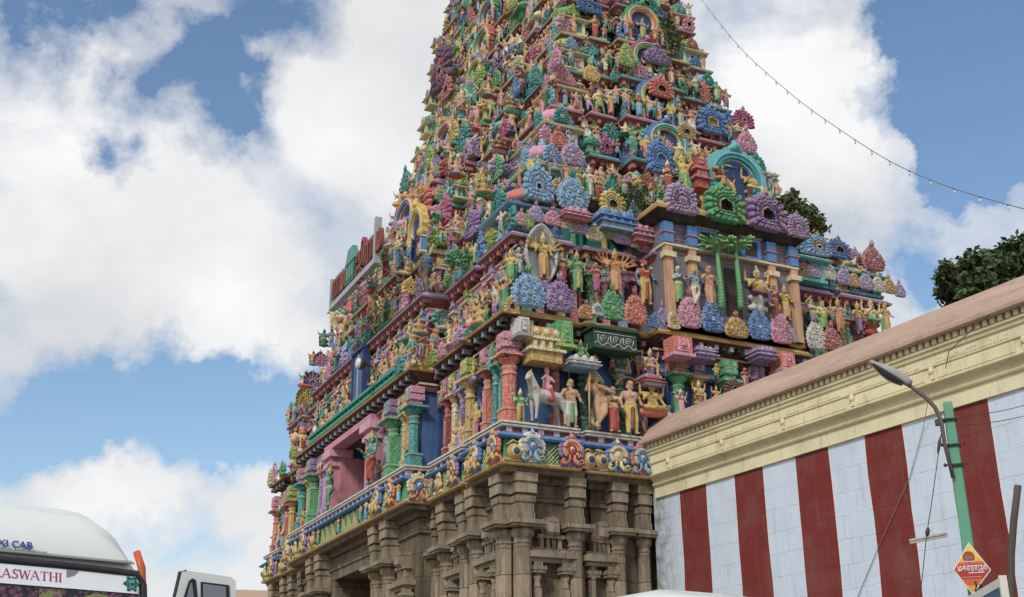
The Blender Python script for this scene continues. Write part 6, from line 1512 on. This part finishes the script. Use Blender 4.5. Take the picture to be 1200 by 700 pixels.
# windscreen plane leans back: foot at y=-.45, head at y=0 (below the gasket)
sl = .28
stn = [(-.95, .90, .45, 1.15, .12), (-.85, .95, .35, 1.25, .15), (-.45 - .05, .97, .35, 1.42, .15), (-.40, .98, .35, 1.50, .15)]
for q in range(1, 8):
    f = q / 7; stn.append((-.40 + f * .44, .98, .35, 1.50 + (zg - .04 - 1.50) * f, .18 + .05 * f))
for dy, dz, r in ((.05, .10, .30), (.16, .30, .42), (.34, .48, .45), (.62, .62, .45), (1.0, 1.0, .45)):
    if dy < 1: stn.append((dy, .985, .35, zg + (zR - zg) * min(1, dz / .68) , r))
stn += [(1.1, .99, .35, zR + .01, .45), (3.0, .99, .35, zR, .45), (5.2, .98, .35, zR - .05, .5), (5.35, .93, .45, zR - .2, .5)]
obj('body', shell(stn), [P['white']], M_VAN, van)
# windscreen with its sun strip
def on_screen(x, z, off=0.012):    # a point just proud of the sloping front
    f = (z - 1.50) / (zg - .04 - 1.50); return (x, -.40 + f * .44 - off, z)
def panel(x0, x1, z0, z1, off, k=0, n=10):
    t = T(); rows = [[on_screen(x0 + (x1 - x0) * j / n, z, off) for j in range(n + 1)] for z in (z0, z1)]
    t.quadstrip(rows, k, True, False); return t
ztop = zg - .06
zs0 = van_px(40, 688)[1]
t = T(); 
for x0, x1, z0, z1 in ((-.92, .92, 1.55, ztop),): t.merge(panel(x0, x1, z0, z1, .004))
ws = obj('windscreen', t, [P['black']], M_INT, van)
obj('glass', panel(-.92, .92, 1.55, ztop, .05), [P['white']], M_GLASS, ws)
obj('sun_strip', panel(-.91, .91, zs0, ztop - .01, .056), [P['white']], plain_material('white_vinyl', lin(232, 236, 240), .3, var=.06, bstr=0), ws)
t = T(); t.tube([on_screen(x, z, .05) for x, z in ([(-.95, 1.55), (-.95, ztop - .08), (-.90, ztop)] + [(-.9 + 1.8 * j / 10, ztop + .015 * math.sin(math.pi * j / 10)) for j in range(1, 10)] + [(.90, ztop), (.95, ztop - .08), (.95, 1.55)])], .028, 0, 8); obj('rubber_seal', t, [P['black']], M_RUB, van)
tl = T(); tl.quadstrip([[(x, -.40 + .44 + dy, z) for x in (-.88, -.5, 0, .5, .88)] for dy, z in ((-.05, zg + .010), (-.055, zg + .016), (.02, zg + .045))], 0, True, False); 
obj('brow_ledge', tl, [P['grey']], plain_material('grey_trim', lin(150, 152, 148), .5), van)
# things hung behind the glass
rr = random.Random(4); t = T()
for j in range(220): x = rr.uniform(-.88, .88); t.ball(on_screen(x, zs0 - rr.uniform(.0, .14), .02), rr.uniform(.016, .032), rr.choice([0, 0, 1]), 6, 4)
obj('flower_garland', t, [lin(176, 104, 150), lin(140, 86, 120)], M_SIGN, van)
t = T(); t.merge(panel(.20, .36, zs0 - .16, zs0 - .01, .028, 0, 2)); t.tube([on_screen(.62 + .17 * math.cos(a), zs0 - .19 + .15 * math.sin(a), .028) for a in [math.pi * j / 12 for j in range(13)]], .02, 0, 6); obj('yellow_card', t, [lin(190, 196, 110)], M_SIGN, van)
M_MAG = plain_material('magenta_vinyl', lin(166, 36, 110), .4, var=.05, bstr=0); M_BLUP = plain_material('blue_vinyl', lin(30, 70, 140), .4, var=.05, bstr=0); M_TEALP = plain_material('teal_vinyl', lin(20, 120, 110), .4, var=.05, bstr=0)
xr_, zr_ = van_px(71, 679); xl_, _ = van_px(0, 672)
# serif capitals drawn as strokes: (points, thick)
GL = {'A': [((0, 0), (.40, 1), .07), ((.40, 1), (.80, 0), .16), ((.17, .34), (.62, .34), .06), ((-.10, .03), (.14, .03), .06), ((.62, .03), (.96, .03), .06)],
      'W': [((0, 1), (.28, 0), .16), ((.28, 0), (.54, .95), .07), ((.54, .95), (.80, 0), .16), ((.80, 0), (1.06, 1), .07), ((-.12, .97), (.16, .97), .06), ((.94, .97), (1.18, .97), .06)],
      'T': [((.40, 0), (.40, 1), .17), ((0, .97), (.80, .97), .06), ((.02, .97), (.02, .76), .06), ((.78, .97), (.78, .76), .06), ((.22, .03), (.58, .03), .06)],
      'H': [((.14, 0), (.14, 1), .17), ((.76, 0), (.76, 1), .17), ((.14, .5), (.76, .5), .06), ((0, .97), (.3, .97), .06), ((0, .03), (.3, .03), .06), ((.6, .97), (.92, .97), .06), ((.6, .03), (.92, .03), .06)],
      'I': [((.14, 0), (.14, 1), .17), ((0, .97), (.30, .97), .06), ((0, .03), (.30, .03), .06)],
      'R': [((.12, 0), (.12, 1), .17), ((.12, .97), (.48, .97), .07), ((.48, .97), (.62, .76), .13), ((.62, .76), (.46, .52), .13), ((.46, .52), (.12, .52), .07), ((.36, .5), (.74, 0), .15), ((0, .03), (.28, .03), .06), ((.66, .03), (.84, .03), .06)],
      'S': [((.60, .98), (.60, .74), .06), ((.56, .86), (.36, .98), .09), ((.36, .98), (.14, .86), .13), ((.14, .86), (.16, .62), .15), ((.16, .62), (.52, .42), .16), ((.52, .42), (.58, .18), .15), ((.58, .18), (.34, .02), .12), ((.34, .02), (.08, .12), .09), ((.04, .28), (.04, .02), .06)]}
AD = {'A': .98, 'W': 1.20, 'T': .92, 'H': 1.04, 'I': .44, 'R': .90, 'S': .78}
tx = T(); wd = sum(AD[c] for c in 'SARASWATHI'); hL = (van_px(40, 664)[1] - van_px(40, 682)[1]) * .62
vis = sum(AD[c] for c in 'ASWATHI'); sxl = (xr_ - xl_) / vis; x = xr_ - wd * sxl; z0 = zs0 + .04; dep = 0
for ch in 'SARASWATHI':
    for (ax, az_), (bx_, bz_), w in GL[ch]:
        dx, dz = (bx_ - ax) * sxl, (bz_ - az_) * hL; LL = math.hypot(dx, dz); nx, nz = -dz / LL * w * sxl * .5, dx / LL * w * sxl * .5
        dep += 1; of = .058 + .00004 * (dep % 40)
        o = len(tx.v); P0_ = (x + ax * sxl, z0 + az_ * hL); P1_ = (x + bx_ * sxl, z0 + bz_ * hL)
        tx.v.extend([on_screen(P0_[0] + nx, P0_[1] + nz, of), on_screen(P0_[0] - nx, P0_[1] - nz, of), on_screen(P1_[0] - nx, P1_[1] - nz, of), on_screen(P1_[0] + nx, P1_[1] + nz, of)]); tx.f.append((o, o+1, o+2, o+3)); tx.k.append(0); tx.s.append(False)
    x += AD[ch] * sxl
obj('serif_lettering', tx, [P['magenta']], M_MAG, ws)
lx, lz = van_px(151, 685); t = T()
for j in range(6): a = math.pi * j / 3; t.tube([on_screen(lx + .045 * math.cos(a), lz + .045 * math.sin(a), .06), on_screen(lx + .045 * math.cos(a + math.pi/3), lz + .045 * math.sin(a + math.pi/3), .06)], .006, 0, 5)
for q in range(6): a = math.pi * q / 3; t.ball(on_screen(lx + .05 * math.cos(a), lz + .05 * math.sin(a), .06), .014, 0, 6, 4)
for dx in (-.022, 0, .022): t.tube([on_screen(lx + dx, lz - .03, .062), on_screen(lx + dx, lz + .03, .062)], .006, 0, 5)
t.tube([on_screen(lx - .03, lz, .062), on_screen(lx + .03, lz, .062)], .006, 0, 5); obj('round_logo', t, [P['teal']], M_TEALP, ws)
lx, lz = van_px(82, 670); t = T(); t.quadstrip([[on_screen(lx - .035, lz + q, .059) for q in (.045, -.05)], [on_screen(lx + .02, lz + q, .059) for q in (.045, -.03)], [on_screen(lx + .05, lz + q, .059) for q in (.03, 0)]], 0, False, False); obj('grey_sticker', t, [P['grey']], M_GRYP, ws)
# lettering on the roof brow follows its slope
def brow(px, py): 
    best = None
    for k_ in range(60):
        dy = k_ * .01; x, z = van_px(px, py, dy + .04)
        for a, b_ in zip(stn[10:], stn[11:]):
            if a[0] <= dy + .04 <= b_[0]:
                zz = a[3] + (b_[3] - a[3]) * (dy + .04 - a[0]) / (b_[0] - a[0])
                if best is None or abs(zz - z) < best[0]: best = (abs(zz - z), x, dy + .04, z)
    return best[1:]
xa, ya, za = brow(37, 644); xb, yb, zb_ = brow(37, 636); ang = math.atan2(yb - ya, zb_ - za)
tt = text('roof_lettering', 'MAXI CAB', .075, M_BLUP, van, Matrix.Translation((xa, ya - .02, za)) @ Matrix.Rotation(-ang, 4, 'X'), .002, .0015, 'RIGHT', 1.0)
xa, ya, za = brow(54, 651.5); t_ = text('small_lettering', 'STN NAGAR (EAST)  09095996684', .026, M_GRYP, van, Matrix.Translation((xa, ya - .02, za + .012)) @ Matrix.Rotation(-ang, 4, 'X'), .001, 0, 'RIGHT')
# the bead where the roof moulding was trimmed, lying on the crest of the roof
obj('roof_seam', T().tube([(x, .98 + .12 * (k % 2), zR + .012 - (.0 if abs(x) < .5 else .05 * (abs(x) - .5) / .1)) for k, x in enumerate((-.58, -.5, -.3, -.05, .12, .3, .5, .58))], .009, 0, 6), [P['black']], M_RUB, van)
# orange corner strip
t = T(); t.tube([(.93, .10, zg + .12), (.965, .05, zg), (.985, -.08, zg - .4), (.985, -.3, 1.7), (.98, -.4, 1.2)], .027, 0, 7); t.tube([(.955, .16, zg + .10), (.99, .1, zg - .05), (1.005, .02, zg - .4), (1.0, -.2, 1.7)], .018, 0, 7); obj('orange_strip', t, [P['orange']], M_ORA, van)
for x in (-.85, .85):
    wheel(van, x, .05); wheel(van, x, 3.9)
    obj('headlight', T().ball((x * .82, -.93, .95), .13, 0, 10, 6, (1.2, .4, .8)), [P['white']], ml, van)
obj('bumper', T().box(-.95, .95, -1.06, -.92, .4, .62, 0), [P['grey']], plain_material('bumper_grey', (.2, .2, .2), .5), van)
# open front door, standing square to the side
def dpx(px, py): return van_px(px, py, .05)
pA, pB, pC, pD = dpx(214, 668.5), dpx(277, 677), dpx(278, 700), dpx(203, 700)
sl_ = (pD[0] - pA[0]) / (pA[1] - pD[1]); zbot = .55
def dx(zz, p, s_): return p[0] + s_ * (p[1] - zz)
outer = [(pA[0], pA[1] - .01), (dx(1.75, pA, sl_*.55), 1.75), (dx(1.75, pA, sl_*.55) , zbot), (pB[0] + .04, zbot), (pB[0] + .03, 1.8), (pB[0], pB[1] - .03), (pB[0] - .04, pB[1]), (pA[0] + .05, pA[1])]
dr = obj('open_door', T().extrude(outer, 0, .05, 0), [P['white']], M_VAN, van, place(0, .05))
def ppx(*pts): return [dpx(*p) for p in pts]
obj('window_seal', T().extrude(ppx((235, 682), (235, 735), (270, 738), (268, 686)), -.010, -.004, 0), [P['black']], M_RUB, dr); obj('window_pane', T().extrude(ppx((237, 684.5), (237, 733), (265, 735), (263.5, 688)), -.016, -.012, 0), [P['white']], plain_material('sky_reflecting_glass', (.18, .2, .25), .06, var=.1, bstr=0, spec=.9), dr)
obj('quarter_seal', T().extrude(ppx((221, 681), (215, 700), (212, 735), (231, 737), (231, 700), (229, 680), (225, 678)), -.010, -.004, 0), [P['black']], M_RUB, dr); obj('quarter_pane', T().extrude(ppx((222, 684), (218, 700), (216, 733), (225, 735), (226, 700), (224, 683)), -.016, -.012, 0), [P['white']], bpy.data.materials['sky_reflecting_glass'], dr)
obj('edge_seal', T().tube([(p[0] - .012, .02, p[1]) for p in (outer[7], outer[0], outer[1], outer[2])], .012, 0, 6), [P['black']], M_RUB, dr)
# low white car in front of the stone base: only the roof shows
C2_ = dist_pt(848, 693, 9.5); zc = C2_[2] + .02
car = thing('parked_van', 'white vehicle whose curved roof just shows below the stone base', 'van', (C2_[0], C2_[1], 0), YAW + .1)
obj('body', shell([(-1.6, .62, .4, .9, .1), (-1.4, .78, .3, 1.05, .2), (-.75, .82, .3, zc - .85, .2), (-.05, .80, .3, zc - .10, .35), (.25, .78, .3, zc, .42), (1.4, .78, .3, zc + .01, .42), (2.2, .78, .3, zc - .04, .4), (2.4, .72, .4, zc - .2, .4)]), [P['white']], M_VAN, car)
t = T(); t.quadstrip([[(-.68, -.75, zc - .80), (.68, -.75, zc - .80)], [(-.62, -.14, zc - .2), (.62, -.14, zc - .2)]], 0, False, False); obj('windscreen', t, [P['black']], bpy.data.materials['sky_reflecting_glass'], car)
for x in (-.72, .72): wheel(car, x, -.9, .3); wheel(car, x, 1.6, .3)
# ------------------------------------------------------------------ far house, tree, lights
hp = dist_pt(308, 687, 78)
hs = thing('house', 'distant house with a tan tiled roof at the foot of the tower, far left', 'house', (hp[0] + 2, hp[1], 0), .25)
zr = hp[2]; t = T(); t.box(-6, 6, 0, 9, 0, zr - 1.6, 0); obj('wall', t, [lin(190, 176, 158)], paint_attr_material('house_wall', .8, .3), hs)
t = T(); t.quadstrip([[(x, y, z) for x in (-6.6, 6.6)] for y, z in ((-.6, zr - 1.75), (4.5, zr + .25), (9.6, zr - 1.75))], 0, False, False); t.quadstrip([[(x, y, z) for x in (-6.6, 6.6)] for y, z in ((-.6, zr - 1.95), (4.5, zr + .05), (9.6, zr - 1.95))], 0, False, False)
for x in (-6, 6): o = len(t.v); t.v.extend([(x, 0, zr - 1.6), (x, 9, zr - 1.6), (x, 4.5, zr + .15)]); t.f.append((o, o+1, o+2)); t.k.append(0); t.s.append(False)
obj('roof', t, [lin(180, 152, 128)], paint_attr_material('roof_tiles', .8, .3), hs)
for x in (-3.5, 0, 3.5): w_ = obj('window', T().box(x - .6, x + .6, -.06, .02, zr - 3.6, zr - 2.4, 0), [lin(80, 90, 95)], M_SIGN, hs); obj('frame', T().box(x - .7, x + .7, -.05, .01, zr - 3.7, zr - 2.3, 0), [P['white']], M_SIGN, w_)
tb = dist_pt(1215, 335, 38); ppm = FPX / 38
cl = []; rr = random.Random(12)
for px, py, r_ in ((1112, 330, .42), (1122, 352, .45), (1128, 318, .42), (1142, 308, .5), (1148, 335, .6), (1160, 305, .42), (1172, 318, .6), (1182, 298, .42), (1192, 288, .36), (1198, 310, .6), (1215, 290, .6), (1225, 315, .8), (1250, 300, .9), (1275, 325, .9), (1240, 345, .9), (1180, 345, .7), (1210, 350, .8), (1265, 280, .7), (1110, 312, .2), (1104, 345, .25), (1103, 322, .18), (1300, 320, .8)):
    q = dist_pt(px, py, 38 + rr.uniform(-1.4, 1.4)) - tb; cl.append((tuple(q + np.array([0, 0, tb[2]])), r_ * 1.12, .75))
tr = [([(0, 0, 0), (.15, 0, tb[2]*.4), (-.1, .1, tb[2]*.8), (0, 0, tb[2])], [.38, .3, .22, .1])]
for c, r_, _ in cl: tr.append(([(0, 0, tb[2]*.72), (c[0]*.45, c[1]*.5, (tb[2]*.72*.5 + c[2]*.5)), c], [.14, .08, .02]))
plant('shade_tree', 'dark leafy tree rising behind the pink coping at the right edge', 'tree', (tb[0], tb[1], 0), cl, 15000, .24, 9, M_LEAFD, tr, None, ('crown', 'trunk'))
# string of festoon lights hanging in an upright plane
A = dist_pt(800, -32, 34); B = dist_pt(1330, 276, 17); hn = np.cross(B - A, [0, 0, 1]); hn /= np.linalg.norm(hn)
path = [on_plane(px, py, A, hn) for px, py in ((800, -32), (825, 3), (848, 33), (873, 62), (908, 94), (943, 123), (1002, 164), (1054, 195), (1120, 222), (1200, 245), (1260, 261), (1330, 276))]
def catmull(p, n=6):
    out = []
    for i in range(len(p) - 1):
        p0, p1, p2, p3 = p[max(i-1, 0)], p[i], p[i+1], p[min(i+2, len(p)-1)]
        for j in range(n): t_ = j / n; out.append(.5 * ((2*p1) + (p2-p0)*t_ + (2*p0-5*p1+4*p2-p3)*t_**2 + (3*p1-p0-3*p2+p3)*t_**3))
    return out + [p[-1]]
cp_ = catmull(path); fl_ = cable('light_string', 'string of small bulbs sagging from the tower top across the sky', 'light string', cp_, .008, plain_material('grey_wire', (.16, .16, .16), .6))
acc_ = 0; last = cp_[0]; first = True
L_ = [0]
for a, b_ in zip(cp_, cp_[1:]): L_.append(L_[-1] + float(np.linalg.norm(b_ - a)))
bulb = T().lathe([(.012, 0), (.014, -.02), (.012, -.03), (.018, -.055), (.020, -.075), (.013, -.10), (.004, -.105)], [1, 1, 0, 0, 0, 0], 8)
nb_ = int(L_[-1] / .92)
for k in range(1, nb_):
    s_ = k * .92; j = max(i for i, q in enumerate(L_) if q <= s_); f = (s_ - L_[j]) / max(1e-6, L_[min(j+1, len(L_)-1)] - L_[j]); p = cp_[j] * (1 - f) + cp_[min(j+1, len(cp_)-1)] * f
    obj('bulb', bulb, [P['white'], P['black']], M_SIGN, fl_, place(*(p - cp_[0])))
# ------------------------------------------------------------------ ground
def sheet(name, pts, z, mat, kind='structure'):
    me = bpy.data.meshes.new(name); me.from_pydata([(x, y, z) for x, y in pts], [], [tuple(range(len(pts)))]); me.materials.append(mat); o = link(name, me); o['kind'] = kind; return o
sheet('ground', [(-900, -900), (900, -900), (900, 900), (-900, 900)], 0, plain_material('dusty_ground', (.24, .20, .155), .95, var=.4, vscale=.6, dirt=(.15, .12, .09), bstr=.5, bscale=6))
sheet('road', [(-120, -8), (120, -8), (120, 9), (-120, 9)], .004, plain_material('asphalt', (.055, .054, .053), .9, var=.4, vscale=.7, dirt=(.13, .12, .10), bstr=.4, bscale=40))
M_PAINT = plain_material('road_paint', (.6, .6, .57), .8, var=.5)
for k in range(-10, 11): sheet('road_line', [(k*8, .4), (k*8 + 3, .4), (k*8 + 3, .55), (k*8, .55)], .008, M_PAINT)
kb = T().box(-120, 120, 9, 9.25, -.1, .13, 0); k_ = obj('kerb', kb, [lin(170, 166, 158)], paint_attr_material('kerb_stone', .9, .5)); k_['kind'] = 'structure'
# ------------------------------------------------------------------ sky and light
w = bpy.data.worlds.new('World'); scene.world = w; w.use_nodes = True; nt = w.node_tree
bg = nt.nodes['Background']; bg.inputs[1].default_value = .115
SUN_EL, SUN_AZ = R(40), R(203)      # azimuth clockwise from +Y
sky = nt.nodes.new('ShaderNodeTexSky'); sky.sky_type = 'NISHITA'; sky.sun_disc = False; sky.sun_elevation = SUN_EL; sky.sun_rotation = SUN_AZ; sky.air_density = 1.3; sky.dust_density = .6; sky.ozone_density = 2.5
tc = nt.nodes.new('ShaderNodeTexCoord'); vec = tc.outputs['Generated']
def vm(op, a, b=None):
    n = nt.nodes.new('ShaderNodeVectorMath'); n.operation = op
    for i, v in enumerate((a, b)):
        if v is None: continue
        if hasattr(v, 'links'): nt.links.new(v, n.inputs[i])
        else: n.inputs[i].default_value = v
    return n
def mt(op, a, b=None, c=None, clamp=False):
    n = nt.nodes.new('ShaderNodeMath'); n.operation = op; n.use_clamp = clamp
    for i, v in enumerate((a, b, c)):
        if v is None: continue
        if hasattr(v, 'links'): nt.links.new(v, n.inputs[i])
        else: n.inputs[i].default_value = v
    return n.outputs[0]
def cnoise(scale, detail, rough, off=(0, 0, 0), dist=0.0):
    mp = mapping(nt, vec, (scale, scale, scale * 1.35), off); return noise(nt, mp, 1.0, detail, rough, dist)
# soft billows with holes of blue; each hole is a direction in the sky
wob = vm('SCALE', vm('SUBTRACT', (lambda n: n.outputs[1])(nt.nodes.new('ShaderNodeTexNoise')), (.5, .5, .5)).outputs[0]); wob.inputs['Scale'].default_value = .16
wn_ = [n for n in nt.nodes if n.type == 'TEX_NOISE'][0]; lk(nt, vec, wn_.inputs['Vector']); wn_.inputs['Scale'].default_value = 9; wn_.inputs['Detail'].default_value = 9; wn_.inputs['Roughness'].default_value = .62
wv_ = vm('ADD', vec, wob.outputs[0]).outputs[0]
def blob(px, py, rx, k, ry=None):
    d = ray(px, py); d = d / np.linalg.norm(d); rr_ = rx / FPX * .93
    ds = vm('DISTANCE', wv_, tuple(d)).outputs['Value']
    return mt('MULTIPLY', mt('SMOOTH_MIN' if False else 'SUBTRACT', 1.0, mt('DIVIDE', ds, rr_), clamp=True), k)
holes = [(228, 100, 92, .85), (160, 170, 60, .55), (272, 50, 80, .6), (300, 140, 70, .55), (60, 15, 110, .7), (130, 8, 90, .6), (150, 205, 40, .55), (240, 175, 60, .6), (360, 15, 70, .35), (185, 70, 60, .3),
         (200, 470, 105, 1.6), (310, 470, 110, 1.7), (90, 490, 80, 1.1), (20, 510, 70, .9), (260, 540, 60, .8), (330, 560, 40, .8), (1150, 70, 120, 1.7), (1180, 150, 100, 1.6), (1060, 20, 60, 1.0), (1240, 100, 160, 1.6), (1130, 180, 50, 1.0), (1070, 335, 55, .7), (1085, 300, 60, .5), (180, 640, 60, .5), (250, 650, 50, .6), (290, 640, 40, .4)]
tot = None
for h in holes:
    bnode = blob(*h); tot = bnode if tot is None else mt('ADD', tot, bnode)
puffs = [(90, 230, 200, .5), (400, 150, 160, .4), (250, 350, 150, .7), (120, 590, 90, .7), (260, 600, 60, .4), (950, 150, 170, .7), (1110, 110, 60, .5), (560, 60, 200, .5), (185, 60, 40, .5)]
for h in puffs: tot = mt('SUBTRACT', tot, blob(*h))
n1 = cnoise(5.5, 12, .60, (.3, .1, .7), .3)
dens = mt('SUBTRACT', mt('ADD', .62, mt('MULTIPLY', mt('SUBTRACT', n1, .5), 2.0)), tot)
cov = ramp(nt, dens, [(.12, 0.0), (.40, .5), (.78, 1.0)])
# cloud brightness: lit tops, greyer thick parts
n2 = cnoise(3.2, 8, .58, (2.1, .4, .2)); n3 = cnoise(8.0, 10, .6, (.7, 1.9, .3))
br_ = mt('ADD', mt('MULTIPLY', n2, .75), mt('MULTIPLY', n3, .45))
greys = None
for h in ((60, 420, 190, .16), (200, 290, 150, .08), (920, 270, 180, .22), (1000, 330, 150, .2), (420, 300, 120, .1)):
    bnode = blob(*h); greys = bnode if greys is None else mt('ADD', greys, bnode)
whites = None
for h in ((250, 350, 110, .35), (60, 190, 160, .35), (400, 180, 160, .25), (950, 120, 170, .4), (880, 30, 120, .3), (120, 600, 80, .3)):
    bnode = blob(*h); whites = bnode if whites is None else mt('ADD', whites, bnode)
br_ = mt('ADD', mt('SUBTRACT', br_, greys), whites)
cc_ = nt.nodes.new('ShaderNodeValToRGB'); e = cc_.color_ramp.elements
e[0].position = .15; e[0].color = (.50, .54, .60, 1); e[1].position = .95; e[1].color = (.94, .94, .94, 1)
m_ = e.new(.5); m_.color = (.72, .735, .755, 1)
lk(nt, br_, cc_.inputs[0])
scl = nt.nodes.new('ShaderNodeMix'); scl.data_type = 'RGBA'; scl.blend_type = 'MULTIPLY'; scl.inputs[0].default_value = 1; lk(nt, cc_.outputs[0], scl.inputs[6]); scl.inputs[7].default_value = (7.0, 7.0, 7.0, 1)
skt = nt.nodes.new('ShaderNodeMix'); skt.data_type = 'RGBA'; skt.blend_type = 'MULTIPLY'; skt.inputs[0].default_value = 1; lk(nt, sky.outputs[0], skt.inputs[6]); skt.inputs[7].default_value = (.84, .88, .92, 1)
mx = mixrgb(nt, cov, skt.outputs[2], scl.outputs[2]); lk(nt, mx, bg.inputs[0])
sun = bpy.data.lights.new('sun', 'SUN'); sun.energy = 1.5; sun.angle = R(10); sun.color = (1, .955, .88)
so = bpy.data.objects.new('sun', sun); COL.objects.link(so)
sdir = Vector((math.sin(SUN_AZ) * math.cos(SUN_EL), math.cos(SUN_AZ) * math.cos(SUN_EL), math.sin(SUN_EL)))
so.rotation_euler = sdir.to_track_quat('Z', 'Y').to_euler(); so.location = (0, 0, 60)
vs = scene.view_settings; vs.view_transform = 'Standard'; vs.look = 'None'; vs.gamma = 1; vs.use_curve_mapping = False; vs.exposure = 0.36
scene.cycles.max_bounces = 6; scene.cycles.diffuse_bounces = 3; scene.cycles.transmission_bounces = 4
